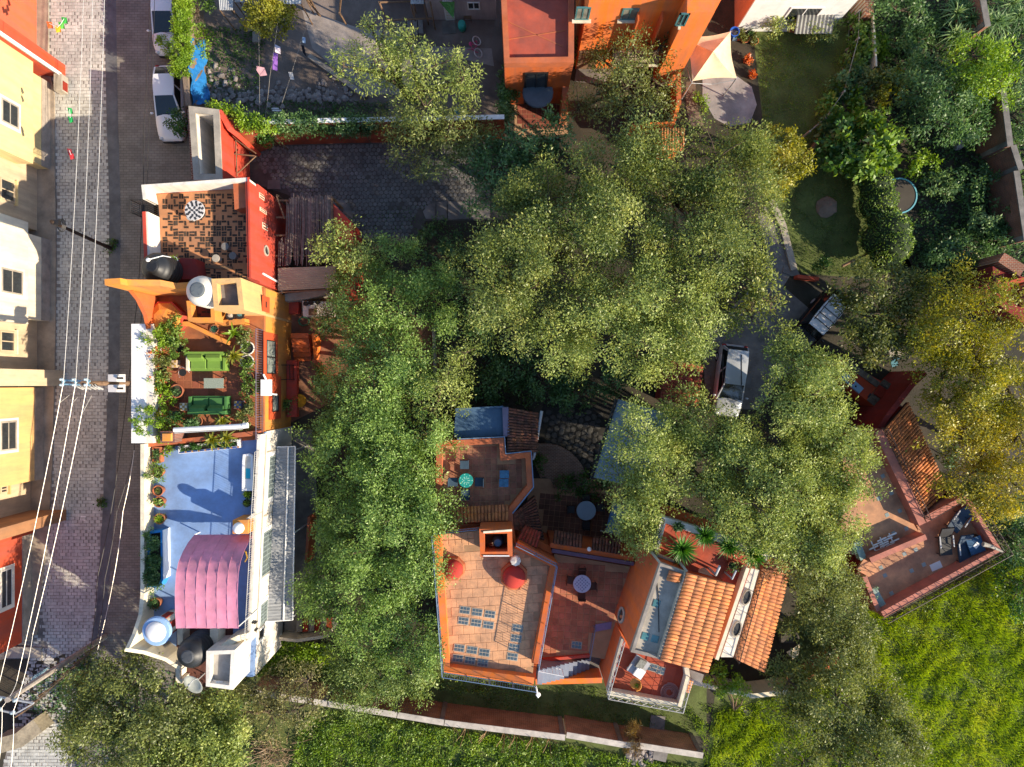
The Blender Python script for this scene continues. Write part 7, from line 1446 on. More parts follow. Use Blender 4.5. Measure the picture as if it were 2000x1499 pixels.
brickwall('short brick boundary wall piece behind the dry bush', 1217, 1454, 1250, 1456, 2.0, capm, pier=False)
mbr = brickmat('boundary_brick_red', '#8f5a44', '#744a3c', '#7d6f62', .24, .085, .012, var=.3)
for x0, y0, x1, y1, h, lb in ((1915, -20, 1928, 52, 2.6, 'topmost brick wall piece at the upper right'), (1958, 175, 1972, 286, 2.6, 'brick wall piece above the stepped corner on the right'), (1978, 286, 1993, 332, 2.4, 'short brick wall piece at the stepped corner on the right'), (1984, 335, 2004, 470, 2.3, 'brick wall piece leaving the frame at the right edge')): brickwall(lb, x0, y0, x1, y1, h, capg, m=mbr)
o = obj('concrete_pad', MB().prism(P([(1275, 1461), (1303, 1465), (1298, 1484), (1273, 1478)]), 0, .3), M_concd); tag(o, 'grey blue concrete pad beyond the brick wall by the rock heap', 'slab')
rk = bpy.data.objects.new('rock_heap', None); COL.objects.link(rk); rk.location = W(1248, 1475); LOC[rk.name] = Vector(rk.location); tag(rk, 'heap of grey rocks beyond the east end of the brick wall', 'rocks')
for i in range(60): piece('rock', R.choice(rms), Matrix.Translation(W(R.gauss(1248, 14), R.gauss(1474, 10))) @ Matrix.Rotation(R.uniform(0, 6), 4, 'Z') @ Matrix.Scale(R.uniform(.4, 1.3), 4), rk)
c = W(1048, 1352, 2.5); t = thing('wall_lamp', 'white pipe hanging from the dome roof corner above the grass', 'pipe', W(1050, 1358)); obj('pipe', MB().tube([W(1046, 1340, 4.2), W(1049, 1352, 4.0), W(1051, 1362, 3.0)], .05, 6), M_whitep, t); obj('head', MB().lathe([(.1, 0), (.14, .06), (.1, .12)], 12, W(1051, 1356, 3.8)), M_whitep, t)
# lane behind the white house
o = obj('lane_wall', MB().path([W(603, 1010, 1.5), W(598, 1100, 1.5)], .15, 0, 1.5), M_terr); tag(o, 'thin rust coloured wall in the shaded lane behind the white house', 'wall')
o = obj('retaining_wall', MB().path([W(545, 1248, 1.2), W(580, 1252, 1.2), (W(640, 1243, 1.2))], .18, 0, 1.2), M_cem); tag(o, 'low grey topped wall at the south end of the lane', 'wall')
t = thing('lane_steps', 'row of dark red and grey steps under the row trees', 'steps', W(620, 1218))
for i in range(7): obj('step', MB().prism(P([(584+i*11, 1206), (595+i*11, 1205), (595+i*11, 1228), (584+i*11, 1230)]), 0, .5-.06*i), M_brickred if i % 2 else M_concd, t)
o = obj('path_kerb', MB().path([W(1508, 392, .2), W(1530, 440, .2), (W(1552, 527, .2))], .4, 0, .16), M_cem); tag(o, 'pale kerb strip along the lawn path below the orange leaved tree', 'kerb')
o = obj('red_kerb', MB().path([W(1558, 540, .6), W(1600, 545, .6)], .2, 0, .6), M_redh); tag(o, 'low red wall beside the jeep below the lawn', 'wall')
slab([(1530, 520), (1556, 525), (1562, 538), (1545, 540), (1528, 532)], 'concrete pad with manhole at the end of the pale kerb', M_concd, .05, 'concrete_pad')
o = obj('lawn_beam', MB().tube([W(1645, 520, .5), W(1712, 487, .8)], .09, 6), M_wood); tag(o, 'grey wooden pole leaning across the lawn to the round hedge', 'pole')
c = W(1492, 235, 0); o = obj('reed_fence', MB().path([W(1560, 330, .9), W(1585, 295, .9), (W(1610, 262, .9))], .14, 0, .9), M_wood); tag(o, 'weathered log edging below the big leaved shrub', 'log')
o = obj('grey_boulder', MB().blob(W(1871, 284, .2), (.35, .35, .25), 9, 5, .15), M_rock); tag(o, 'single grey boulder in the dark overgrown garden', 'boulder')
o = obj('dry_heap', MB().blob(W(1615, 405, .05), (.68, .65, .16), 12, 8, .12), M_dirt); tag(o, 'round brown leaf heap on the shaded lawn', 'leaf heap')
slab([(845, 640), (851, 640), (854, 730), (848, 730)], 'narrow pinkish concrete edge along the dark central garden', M_conc, .35, 'edging', 'edging')
# ================================================================ vehicles (front towards +y in their own frame)
M_carw = mat('car_white', '#dcdcde', rough=.3, bump=0, var=.03, spec=.6); M_cars = mat('car_silver', '#b9bcc0', rough=.28, bump=0, var=.03, metal=.3); M_carb = mat('car_black', '#15151a', rough=.25, bump=0, var=.1, spec=.6)
M_cgl = mat('car_glass', '#1c2426', rough=.06, bump=0, var=.3, spec=1.0); M_red = mat('tail_light', '#a01818', rough=.25, bump=0); M_hl = mat('head_light', '#cfd6da', rough=.12, bump=0); M_trim = mat('bumper_dark', '#2a2a2d', rough=.6, bump=0)
def car(label, cat, px, py, rot, L, Wd, body, roofm, rg, rf, ff, fg, hz=1.45, bz=.95, name='parked_car', hood=.92, tail=.95, box=False):
    """rg..rf rear glass foot/top, ff..fg windscreen top/foot as fractions of the length from the middle"""
    c = W(px, py, 1.0); c.z = 0; t = thing(name, label, cat, c); M = Matrix.Translation(c) @ Matrix.Rotation(rot, 4, 'Z'); w = Wd/2
    st = [(-.5, .74, .66), (-.485, .86, .8), (-.44, .95, tail), (-.3, 1, bz), (0, 1, bz+.01), (fg, .99, bz), (fg+.1, .96, (bz+hood)/2), (.42, .9, hood-.1), (.475, .8, hood-.22), (.5, .66, .58)]
    if box: st = [(-.5, .9, .85), (-.49, .97, tail), (-.3, 1, bz), (0, 1, bz), (fg, .97, bz), (fg+.05, .93, hood), (.44, .9, hood-.03), (.48, .86, hood-.12), (.5, .82, .6)]
    V = []
    for y, k, h in st: a = w*k; V += [(x, y*L, z) for x, z in ((-a*.93, .24), (-a, .46), (-a*.985, .7), (-a*.93, h-.06), (-a*.8, h), (-a*.35, h+.035), (a*.35, h+.035), (a*.8, h), (a*.93, h-.06), (a*.985, .7), (a, .46), (a*.93, .24))]
    n = 12; F = [tuple(range(n)), tuple(range((len(st)-1)*n, len(st)*n))[::-1]]
    for i in range(len(st)-1):
        for k in range(n): F.append((i*n+k, (i+1)*n+k, (i+1)*n+(k+1) % n, i*n+(k+1) % n))
    obj('body', MB().add(V, F).xf(M), body, t, True)
    bw, tw = w*.9, w*.7; zb_ = bz-.02
    def fr(f): return [(-bw+(bw-tw)*f, rg*L+(rf-rg)*L*f, zb_+(hz-zb_)*f), (bw-(bw-tw)*f, rg*L+(rf-rg)*L*f, zb_+(hz-zb_)*f), (bw-(bw-tw)*f, fg*L+(ff-fg)*L*f, zb_+(hz-zb_)*f), (-bw+(bw-tw)*f, fg*L+(ff-fg)*L*f, zb_+(hz-zb_)*f)]
    A, Bt = fr(0), fr(1); obj('cabin', MB().add(A+Bt, [(3, 2, 1, 0), (4, 5, 6, 7), (0, 1, 5, 4), (1, 2, 6, 5), (2, 3, 7, 6), (3, 0, 4, 7)]).xf(M), body, t)
    rv = []; K = 6
    for j in range(K+1):
        for i in range(K+1):
            f, g_ = i/K, j/K; p = Vector(Bt[0]).lerp(Vector(Bt[1]), f).lerp(Vector(Bt[3]).lerp(Vector(Bt[2]), f), g_); rv.append((p.x*(1.03-.1*abs(2*g_-1)**3), p.y+(.05 if j == K else -.05 if j == 0 else 0), hz+.012+.05*math.sin(math.pi*f)*math.sin(math.pi*max(.12, min(.88, g_)))))
    rf_ = [(j*(K+1)+i, j*(K+1)+i+1, (j+1)*(K+1)+i+1, (j+1)*(K+1)+i) for j in range(K) for i in range(K)]; o_ = len(rv); rv2 = rv+[(x, y, z-.05) for x, y, z in rv]
    obj('roof', MB().add(rv2, rf_+[tuple(o_+k for k in f[::-1]) for f in rf_]).xf(M), roofm, t, True)
    def pane(nm, a, b, c_, d, u0=.06, u1=.94, v0=.08, v1=.92):
        a, b, c_, d = map(Vector, (a, b, c_, d)); q = lambda u, v: a.lerp(b, u).lerp(d.lerp(c_, u), v); pts = [q(u0, v0), q(u1, v0), q(u1, v1), q(u0, v1)]; nn = n3((pts[1]-pts[0]).cross(pts[3]-pts[0]))*.012
        obj(nm, MB().add([p+nn for p in pts]+[p-nn*.3 for p in pts], [(0, 1, 2, 3), (7, 6, 5, 4), (0, 4, 5, 1), (1, 5, 6, 2), (2, 6, 7, 3), (3, 7, 4, 0)]).xf(M), M_cgl, t)
    pane('rear_window', A[0], A[1], Bt[1], Bt[0], .07, .93, .05, .93); pane('windscreen', A[2], A[3], Bt[3], Bt[2], .06, .94, .02, .96)
    for s, (p, q, r_, s_) in ((1, (A[1], A[2], Bt[2], Bt[1])), (-1, (A[3], A[0], Bt[0], Bt[3]))): pane('side_window', p, q, r_, s_, .06, .48); pane('side_window', p, q, r_, s_, .53, .94)
    for sx in (-1, 1):
        for sy in (-.31, .31):
            cc = Vector((sx*(w-.1), sy*L, .31)); wh = obj('wheel', MB().tube([cc-Vector((.1, 0, 0)), cc+Vector((.1, 0, 0))], .31, 18).xf(M), M_rub, t); obj('rim', MB().tube([cc+Vector((sx*.101, 0, 0)), cc+Vector((sx*.115, 0, 0))], .19, 12).xf(M), M_galv, wh)
        obj('mirror', MB().blob((sx*(w+.1), (fg-.04)*L, bz+.05), (.12, .07, .08), 8, 2, .05).xf(M), body, t, True)
        obj('headlight', MB().blob((sx*w*.66, .465*L, hood-.24), (.17, .13, .07), 8, 2, .05).xf(M), M_hl, t, True); obj('tail_light', MB().blob((sx*w*.74, -.478*L, .8), (.15, .08, .1), 8, 2, .05).xf(M), M_red, t, True)
    obj('bumper', MB().path([Vector((-w*.7, .5*L, 0)), Vector((0, .512*L, 0)), Vector((w*.7, .5*L, 0))], .08, .3, .5).xf(M), M_trim, t); obj('wiper', MB().tube([Vector((-.4, fg*L+.02, bz+.06)), Vector((.15, fg*L-.1, bz+.12))], .012, 4).xf(M), M_iron, t)
    return t, M
car('white car partly out of frame at the top of the street, creeper over its bonnet', 'car', 322, 28, math.pi, 4.5, 1.75, M_carw, M_carw, -.42, -.3, .0, .26)
car('white sedan parked against the rubble yard with a bush over its bonnet', 'car', 327, 197, math.pi+.03, 4.5, 1.72, M_carw, M_carw, -.46, -.3, -.04, .2)
car('silver white estate car parked under the trees in the central yard', 'car', 1430, 743, math.pi-.12, 4.3, 1.75, M_cars, M_cars, -.47, -.4, .05, .27, 1.6, 1.0)
rrk = MB()
for s_ in (-.55, .55): rrk.tube([W(1430, 743, 1.66)+Vector((s_, y_, 0)) for y_ in (-.3, 1.5)], .025, 5)
_sv = bpy.data.objects['parked_car.002']; obj('roof_rail', rrk, M_carb, _sv)
t, M = car('black off road vehicle with white hardtop and roof rack below the lawn', 'off-road car', 1592, 634, math.pi-.7, 4.0, 1.65, M_carb, M_carw, -.46, -.44, .1, .17, 1.8, 1.08, 'off_road_car', 1.05, 1.08, True)
rk_ = MB()
for s in (-.5, .5): rk_.tube([M @ Vector((s, -1.7, 1.92)), M @ Vector((s, .1, 1.92))], .03, 6)
r_ = obj('roof_rack', rk_, M_carb, t)
for k in range(5): obj('rack_bar', MB().tube([M @ Vector((-.58, -1.6+.4*k, 1.95)), M @ Vector((.58, -1.6+.4*k, 1.95))], .03, 6), M_carb, r_)
sp = MB().lathe([(.02, 0), (.2, .02), (.36, .06), (.38, .12), (.36, .2), (.2, .22)], 18).xf(M @ Matrix.Translation((.1, -2.15, .95)) @ Matrix.Rotation(math.pi/2, 4, 'X')); obj('spare_wheel', sp, M_rub, t, True)
# ================================================================ trees
def T(label, trunk, spec, lm, group='trees around the houses', name='tree', **k): return tree(name, label, trunk, spec, lm, group, **k)
def bl(pts, z, r, fl=.75, row=False): r *= .93; return [(x, y, (z+R.uniform(-.6, .4)-max(0, min(2.1, (735-x)/42))) if row else z+R.uniform(-1.1, 1.0), (q[0] if q else r)*R.uniform(.9, 1.1), (q[0] if q else r)*R.uniform(.9, 1.1), (q[0] if q else r)*fl) for x, y, *q in pts]
row = dict(group='row of trees behind the white and orange houses', L=.135, Wd=.066, cr=.56, per=190, dens=.85, lo=.3)
T('northernmost tree of the row, beside the red annex and kitchen counter', (760, 590), bl(((705, 525), (785, 520), (835, 575), (690, 600), (760, 585), (820, 625), (720, 640, 1.5), (650, 625, 1.1)), 4.7, 1.75, .75, True), L_row, **row)
T('small pale tree overhanging the cane pergola', (672, 500), bl(((645, 485, 1.0), (672, 470, .9), (690, 500, .9), (625, 490, .6)), 4.6, 1.0), L_mesq, L=.17, Wd=.07, dens=1.4)
T('row tree beside the curved orange garden wall', (735, 720), bl(((690, 715), (760, 700), (735, 765), (800, 730, 1.5), (670, 780, 1.3)), 4.9, 1.8, .75, True), L_row, **row)
T('spindly pale tree at the east side of the row with bare twigs', (860, 735), bl(((895, 715, 1.1), (865, 750, 1.3), (910, 690, .7), (850, 800, 1.3), (880, 780, 1.0)), 5.5, 1.2), L_mesq, L=.16, Wd=.06, dens=1.2, twigs=.6)
T('row tree overlapping the north end of the glass awning', (725, 855), bl(((640, 840), (705, 830), (770, 835), (825, 850), (660, 900), (740, 895), (810, 905, 1.6)), 5.0, 1.85, .75, True), L_row, **row)
T('row tree opposite the turquoise table terrace', (735, 960), bl(((665, 965), (735, 950), (805, 955, 1.7), (845, 990, 1.2), (690, 1020), (765, 1015), (830, 1025, 1.3)), 4.9, 1.8, .75, True), L_row, **row)
T('row tree opposite the smaller red dome', (720, 1090), bl(((650, 1075, 1.6), (715, 1075), (785, 1070, 1.6), (640, 1135), (705, 1140), (775, 1135), (825, 1110, 1.1)), 4.8, 1.8, .75, True), L_row, **row)
T('southernmost large row tree shading the grass beside the terracotta house', (740, 1250), bl(((610, 1165, 1.3), (680, 1195), (750, 1190), (815, 1195, 1.5), (715, 1255), (790, 1255), (830, 1280, 1.0)), 4.5, 1.75, .75, True), L_row, **row)
T('pale green tree leaning over the brick boundary wall at the end of the row', (730, 1310), bl(((680, 1310, 1.4), (745, 1305), (800, 1310, 1.4), (690, 1355, 1.0), (735, 1370, 1.1), (670, 1280, 1.0)), 3.8, 1.55, .75, True), leafmat('leaf_row_pale', '#566a34', '#859a50', '#aab46c'), **row)
T('largest tree in the middle, its western crown above the driveway end', (1090, 520), bl(((1010, 405, 1.4), (1070, 395), (1130, 350), (1000, 485), (950, 525, 1.5), (1060, 470), (1130, 450), (975, 590, 1.6), (1045, 560), (1115, 540), (1190, 420), (1195, 500), (1000, 645, 1.2), (1085, 625)), 7.2, 2.0), L_big, L=.145, Wd=.066, dens=.42, cr=.78, per=340, lo=.2, flat=.6)
T('tall middle tree reaching to the tiled porch at the top', (1300, 400), bl(((1190, 320, 1.7), (1250, 290, 1.5), (1280, 360), (1340, 330), (1400, 310), (1440, 350, 1.6), (1350, 410), (1260, 430), (1420, 420), (1465, 400, 1.2), (1390, 490), (1310, 490), (1450, 480, 1.3), (1470, 320, 1.0)), 7.2, 1.95), L_big, L=.145, Wd=.066, dens=.42, cr=.78, per=340, lo=.2, flat=.6)
T('yellow green middle tree above the red tile shed', (1260, 620), bl(((1150, 600), (1215, 570), (1280, 560), (1340, 560), (1160, 670, 1.6), (1230, 660), (1300, 640), (1370, 620, 1.6), (1080, 690, 1.4), (1240, 710, 1.4), (1310, 695, 1.3), (1340, 660, 1.3)), 7.0, 1.9), L_mesq, L=.14, Wd=.066, dens=.45, cr=.72, per=310, lo=.2, flat=.6)
T('twiggy tree east of the middle with bare grey branches above the estate car', (1470, 590), bl(((1440, 560, 1.4), (1490, 570, 1.3), (1505, 590, .8), (1420, 610, 1.0), (1465, 615, .9), (1475, 545, 1.1)), 6.2, 1.3), L_big, dens=.9, per=40, twigs=.9)
T('grey green tree in the courtyard of the orange villa', (1225, 180), bl(((1180, 120, 1.1), (1240, 105, 1.2), (1290, 90, 1.0), (1165, 185, 1.3), (1225, 170, 1.5), (1285, 165, 1.3), (1195, 230, 1.3), (1265, 225, 1.3), (1130, 215, .8)), 4.6, 1.3), L_olive, dens=1.3, per=50, L=.17, Wd=.07, twigs=.6)
bush('bush', 'bright green bush against the foot of the orange villa', 1190, 85, 1.8, 1.15, L_pot, 1.0); bush('bush', 'lime green shrub beside the flat roofed orange house corner', 1130, 100, 1.1, .6, L_lime, .6); bush('bush', 'green climber on the left side of the terracotta entrance', 993, 190, 1.4, .5, L_ivy, 1.0); bush('bush', 'leafy bush beside the slate porch canopy', 1030, 160, 1.9, .5, L_pot, .5)
vine('ivy strip on the wall between dirt yard and terracotta entrance', [(990, y, 1.8, .4, .45, .8) for y in range(150, 250, 20)], L_dark, (990, 200))
T('feathery yellow green tree in the dirt yard, left bough', (800, 190), bl(((690, 135, 1.2), (735, 125, 1.1), (760, 135, .9), (745, 75, 1.0), (725, 55, .6), (770, 100, .8), (670, 130, .6)), 5.0, 1.1), L_mesq, dens=1.1, per=55, L=.2, Wd=.06, twigs=.5, droop=-.4)
T('feathery yellow green tree in the dirt yard, main crown', (815, 195), bl(((810, 110, 1.3), (850, 130, 1.3), (825, 170, 1.3), (880, 165, 1.1), (905, 155, .8), (830, 210, 1.1), (905, 185, .7), (800, 85, .7)), 5.2, 1.2), L_mesq, dens=1.3, per=55, L=.2, Wd=.06, twigs=.5, droop=-.4)
T('lower feathery crown above the driveway, shade put into its darker leaves', (850, 262), bl(((770, 240, 1.1), (820, 260, 1.3), (880, 250, 1.2), (790, 285, 1.2), (850, 300, 1.3), (905, 285, 1.1), (930, 255, .8)), 4.4, 1.2), L_olive, dens=1.4, L=.19, Wd=.06, droop=-.3)  # leaf colour darkened to stand for shade on this lower crown
T('dark tree filling the shade between driveway and middle trees', (950, 350), bl(((940, 310, 1.2), (985, 340, 1.5), (960, 385, 1.2), (1010, 300, 1.3), (1060, 320, 1.3), (1090, 270, 1.2), (1040, 370, 1.2)), 4.8, 1.3), L_dark, dens=1.5)
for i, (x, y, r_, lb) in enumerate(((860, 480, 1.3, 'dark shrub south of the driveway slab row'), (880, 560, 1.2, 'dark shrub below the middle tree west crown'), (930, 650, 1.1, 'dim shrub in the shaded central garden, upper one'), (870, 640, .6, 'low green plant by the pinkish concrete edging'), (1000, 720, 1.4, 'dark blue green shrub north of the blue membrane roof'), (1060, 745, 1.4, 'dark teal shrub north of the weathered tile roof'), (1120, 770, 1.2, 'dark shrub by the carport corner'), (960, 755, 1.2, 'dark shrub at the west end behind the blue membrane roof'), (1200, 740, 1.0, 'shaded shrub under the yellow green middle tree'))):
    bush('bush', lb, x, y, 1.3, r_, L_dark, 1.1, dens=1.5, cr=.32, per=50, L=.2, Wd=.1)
for x, y, r_, lb in ((1100, 955, .6, 'low green plant at the foot of the brick steps'), (1135, 945, .7, 'green plant row beside the carport edge, left one'), (1175, 955, .7, 'green plant row beside the carport edge, right one'), (1052, 910, .5, 'shaded plant beside the galvanised gutter pipe')): bush('bush', lb, x, y, .6, r_, L_ivy, .5)
T('broad yellow green tree above the estate car and stone kitchen, north part', (1560, 800), bl(((1540, 680, 1.2), (1525, 735, 1.2), (1575, 735, 1.5), (1525, 795, 1.5), (1590, 770), (1605, 795, 1.4), (1500, 850), (1570, 840), (1630, 850, 1.6), (1660, 865, 1.1), (1600, 735, .8)), 6.8, 1.9), L_mesq, dens=.8, cr=.54, per=190, lo=.35, L=.135, Wd=.065)
T('broad yellow green tree above the pink terrace, south part', (1570, 960), bl(((1440, 910), (1510, 910), (1580, 910), (1640, 925, 1.6), (1655, 950, 1.2), (1470, 985), (1545, 980), (1620, 985), (1640, 1010, 1.2), (1570, 1045), (1610, 1055, 1.5), (1500, 1040, 1.5), (1660, 900, 1.1)), 6.8, 1.9), L_mesq, dens=.8, cr=.54, per=190, lo=.35, L=.135, Wd=.065)
T('tree over the carport and the yucca terrace north wall', (1330, 890), bl(((1250, 860, 1.6), (1310, 835, 1.5), (1370, 862, 1.5), (1420, 858, 1.1), (1290, 900, 1.5), (1360, 910, 1.6), (1230, 940, 1.4), (1245, 1000, 1.4), (1280, 970, 1.2), (1420, 970, 1.6), (1370, 960, 1.1), (1215, 1010, 1.0), (1260, 1040, .9), (1350, 790, 1.0), (1440, 1030, 1.1)), 6.6, 1.7), L_mesq, dens=.9, cr=.56, per=180, lo=.35, L=.135, Wd=.065, twigs=.5)
T('dark olive tree between tile roof and pink terrace, upper one', (1600, 1170), bl(((1590, 1110, 1.5), (1625, 1130, 1.3), (1600, 1170, 1.5), (1645, 1180, 1.2), (1570, 1140, 1.0)), 5.0, 1.5), L_olive, dens=1.1, cr=.5, per=130, L=.15, Wd=.07)
T('dark olive tree between tile roof and meadow, lower one', (1630, 1260), bl(((1590, 1220, 1.3), (1645, 1235, 1.4), (1675, 1245, 1.0), (1620, 1280, 1.5), (1580, 1290, 1.1), (1680, 1280, 1.2)), 4.8, 1.4), L_olive, dens=1.1, cr=.5, per=130, L=.15, Wd=.07)
T('dark olive tree shading the bottom right meadow edge', (1640, 1420), bl(((1560, 1370), (1630, 1360), (1700, 1370), (1590, 1430), (1660, 1430), (1730, 1420, 1.6), (1570, 1490, 1.5), (1640, 1490), (1710, 1480, 1.6), (1540, 1330, 1.2), (1770, 1450, 1.2)), 4.6, 1.75), L_olive, dens=1.1, cr=.5, per=130, L=.15, Wd=.07)
T('dark leafy tree beside the black off road vehicle', (1710, 620), bl(((1680, 565, 1.4), (1740, 560, 1.3), (1780, 580, 1.1), (1690, 620, 1.2), (1735, 625, 1.5), (1775, 640, 1.2), (1695, 665, 1.0), (1725, 672, 1.1), (1675, 585, .8)), 4.8, 1.4), leafmat('leaf_olive_dark', '#3f4c24', '#646e34', '#a09a48'), dens=1.6)
T('golden green tree at the right edge above the tiled pitch', (1900, 720), bl(((1840, 590, 1.3), (1890, 620, 1.3), (1950, 620, 1.5), (1830, 660, 1.4), (1890, 690), (1960, 690), (1840, 730, 1.5), (1900, 760), (1970, 760), (1850, 790, 1.3), (1860, 560, .9)), 5.6, 1.7), L_yel, dens=.8, cr=.54, per=170, L=.15, Wd=.075)
T('yellow leaved tree at the right edge above the pink terrace railing', (1940, 880), bl(((1880, 840, 1.3), (1940, 830), (1990, 850), (1900, 890, 1.5), (1960, 900), (1930, 950, 1.4), (1985, 950, 1.5), (1890, 930, 1.2), (1830, 840, .9)), 5.4, 1.65), leafmat('leaf_gold', '#70702a', '#a8a034', '#d0ba44'), dens=.8, cr=.54, per=170, L=.15, Wd=.075)
T('olive tree in the lower left beside the lane of setts', (270, 1400), bl(((205, 1330, 1.3), (270, 1320, 1.4), (322, 1378, 1.3), (200, 1400, 1.5), (265, 1395), (335, 1410), (220, 1465, 1.6), (290, 1470), (360, 1470), (400, 1420, 1.6), (160, 1440, 1.0), (180, 1350, .9)), 5.4, 1.7), L_olive, dens=1.1, cr=.52, per=140, L=.16, Wd=.075)
T('yellow green tree in the lower left, sunlit side', (400, 1420), bl(((392, 1412, 1.2), (435, 1400, 1.5), (410, 1450, 1.5), (450, 1440, 1.4), (430, 1490, 1.4), (320, 1500, 1.3)), 5.4, 1.5), L_mesq, dens=1.1, cr=.52, per=140, L=.16, Wd=.075)
T('pale twiggy tree over the west end of the brick boundary wall', (540, 1380), bl(((500, 1350, 1.3), (550, 1340, 1.3), (600, 1330, 1.0), (530, 1395, 1.3), (580, 1385, 1.2), (480, 1390, 1.1), (610, 1370, .8)), 4.4, 1.25), leafmat('leaf_pale_olive', '#5f5f38', '#8d8a54', '#aaa468'), dens=1.3, L=.15, Wd=.06, twigs=.7)
o = tree('dry_shrub', 'heap of bare dry branches in the bottom meadow', 'shrub', (530, 1462), [], None) if False else None
t = thing('dry_shrub', 'bare dry tangled branches in the bottom meadow by the pale tree', 'shrub', W(530, 1465)); mb = MB()
for i in range(130):
    a_ = R.uniform(0, 6.28); r_ = R.uniform(.5, 1.5); p = W(530, 1465)+Vector((R.gauss(0, .5), R.gauss(0, .35), R.uniform(.1, .5))); q = p+Vector((math.cos(a_)*r_, math.sin(a_)*r_*.7, R.uniform(-.1, .5))); mb.tube([p, p.lerp(q, .5)+Vector((0, 0, R.uniform(0, .25))), q], .022, 4, .008, cap=False)
obj('branch', mb, L_dry, t)
T('round lemon tree with yellow green crown at the top left of the yard', (525, 40), bl(((508, 15, .9), (545, 12, .9), (525, 38, 1.0), (550, 30, .7), (500, 38, .6)), 2.6, .9), L_yel, dens=2.4, cr=.28, L=.16, Wd=.09)
T('orange tinted citrus tree at the lawn edge near the log edging', (1530, 320), bl(((1515, 285, 1.0), (1550, 305, 1.0), (1525, 330, 1.1), (1560, 325, .7), (1500, 340, .8), (1515, 365, .6)), 3.0, .95), L_yel, dens=2.2, cr=.28, L=.16, Wd=.08)
# climbers and shrubs right of the lawn
for x, y, z, r_, lm, lb, L_, W_ in ((1600, 50, 1.8, .95, L_mesq, 'pale shrub in front of the white house, right one', .15, .07), (1520, 30, 1.8, 1.1, L_mesq, 'pale shrub in front of the white house, left one', .15, .07), (1680, 60, 1.6, .8, L_pot, 'leafy climber below the brick wall stub', .2, .14), (1700, 95, 1.6, .85, L_big2, 'broad leaved climber on the cream wall', .24, .17), (1675, 115, 1.5, .8, L_pot, 'dark leaved climber beside the wire garden fence', .2, .14), (1655, 165, 1.6, 1.0, L_dark, 'dark green bush below the climbers', .2, .13), (1700, 160, 1.8, 1.0, L_olive, 'reddish green bush in the middle of the hedge row', .2, .12), (1730, 165, 1.7, .95, L_yel, 'yellow leaved bush on the right of the hedge row', .2, .12), (1650, 210, 1.7, 1.0, L_big2, 'pale leaved bush below the reddish bush', .26, .18), (1640, 250, 1.9, 1.1, L_dark, 'shaded broad leaved shrub by the garden fence', .28, .2)):
    bush('bush', lb, x, y, z*.62, r_, lm, r_*.65, L=L_, Wd=W_, dens=2.6, cr=.3, per=52)
bush('large_leaved_shrub', 'large sunlit shrub with big oval leaves right of the lawn', 1690, 285, 2.1, 1.75, L_big2, 1.4, L=.34, Wd=.22, dens=2.1, cr=.36, per=40); bush('large_leaved_shrub', 'shaded large leaved shrub left of the sunlit one', 1645, 285, 1.8, 1.3, L_ivy, 1.1, L=.32, Wd=.2, dens=2.1, cr=.36, per=40)
def hedge(lb, blobs, lm):
    b0 = blobs[0]; t = thing('clipped_hedge', lb, 'hedge', W(b0[0], b0[1])); core = MB(); VV = []; FF = []; o_ = 0
    for i, (x, y, z, r_) in enumerate(blobs):
        c = W(x, y, z); core.blob((c.x, c.y, z), (r_*.93, r_*.93, r_*.85), 12, i, .05); n = int(r_*r_*900); d = unit(n); d = d[d[:, 2] > -.6]; n = len(d)
        pos = np.array([c.x, c.y, z])+d*np.array([r_, r_, r_*.92])*(.93+.09*RN.random(n)+.05*np.sin(d[:, 0]*9)*np.sin(d[:, 1]*8+i))[:, None]; ax = unit(n)*.9+d*.5; ax /= np.linalg.norm(ax, axis=1, keepdims=True); ln = .13*RN.uniform(.7, 1.2, n); V, F = leafquads(pos, ax, ln, ln*.62); VV.append(V); FF.append(F+o_); o_ += len(V)
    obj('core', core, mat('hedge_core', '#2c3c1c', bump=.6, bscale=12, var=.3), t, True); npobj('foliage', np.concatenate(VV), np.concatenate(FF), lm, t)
hedge('clipped small leaved hedge joining the big shrub and the round hedge', [(1710, 360, 1.3, 1.0), (1700, 345, 1.2, .9)], L_pot); hedge('clipped hedge bulge beside the trampoline', [(1718, 392, 1.4, 1.0), (1706, 400, 1.2, .9)], L_pot); hedge('large round clipped hedge below the trampoline', [(1738, 452, 1.6, 1.15), (1742, 478, 1.7, 1.15), (1730, 500, 1.4, .95), (1712, 470, 1.3, .95), (1725, 430, 1.4, .95)], L_pot)
bush('bush', 'small green bush above the low red wall by the jeep', 1608, 525, .9, .55, L_ivy, .5); bush('bush', 'yellow flowering weeds along the cream tent path', 1365, 205, .4, .5, L_lime, .35)
for x, y, lb in ((1840, 50, 'clump of tall reeds at the top of the overgrown garden'), (1900, 90, 'clump of tall reeds right of the first clump'), (1955, 60, 'clump of pale reeds near the topmost brick wall piece'), (1850, 90, 'lower clump of tall reeds in the overgrown garden'), (1975, 110, 'clump of sunlit reeds at the right edge')):
    t = thing('reeds', lb, 'reeds', W(x, y), 'reed clumps in the overgrown garden'); mb = MB()
    for i in range(5): q = W(x+R.uniform(-26, 26), y+R.uniform(-22, 22), 0); sp_ = spiky(q.x, q.y, R.uniform(1.2, 2.0), 34, 1.25, .09, 1.2, .6, 4); mb.add([Vector(v) for v in sp_.v], sp_.f); mb.tube([q, q+Vector((0, 0, 1.6))], .04, 5)
    obj('leaves', mb, L_reed, t)
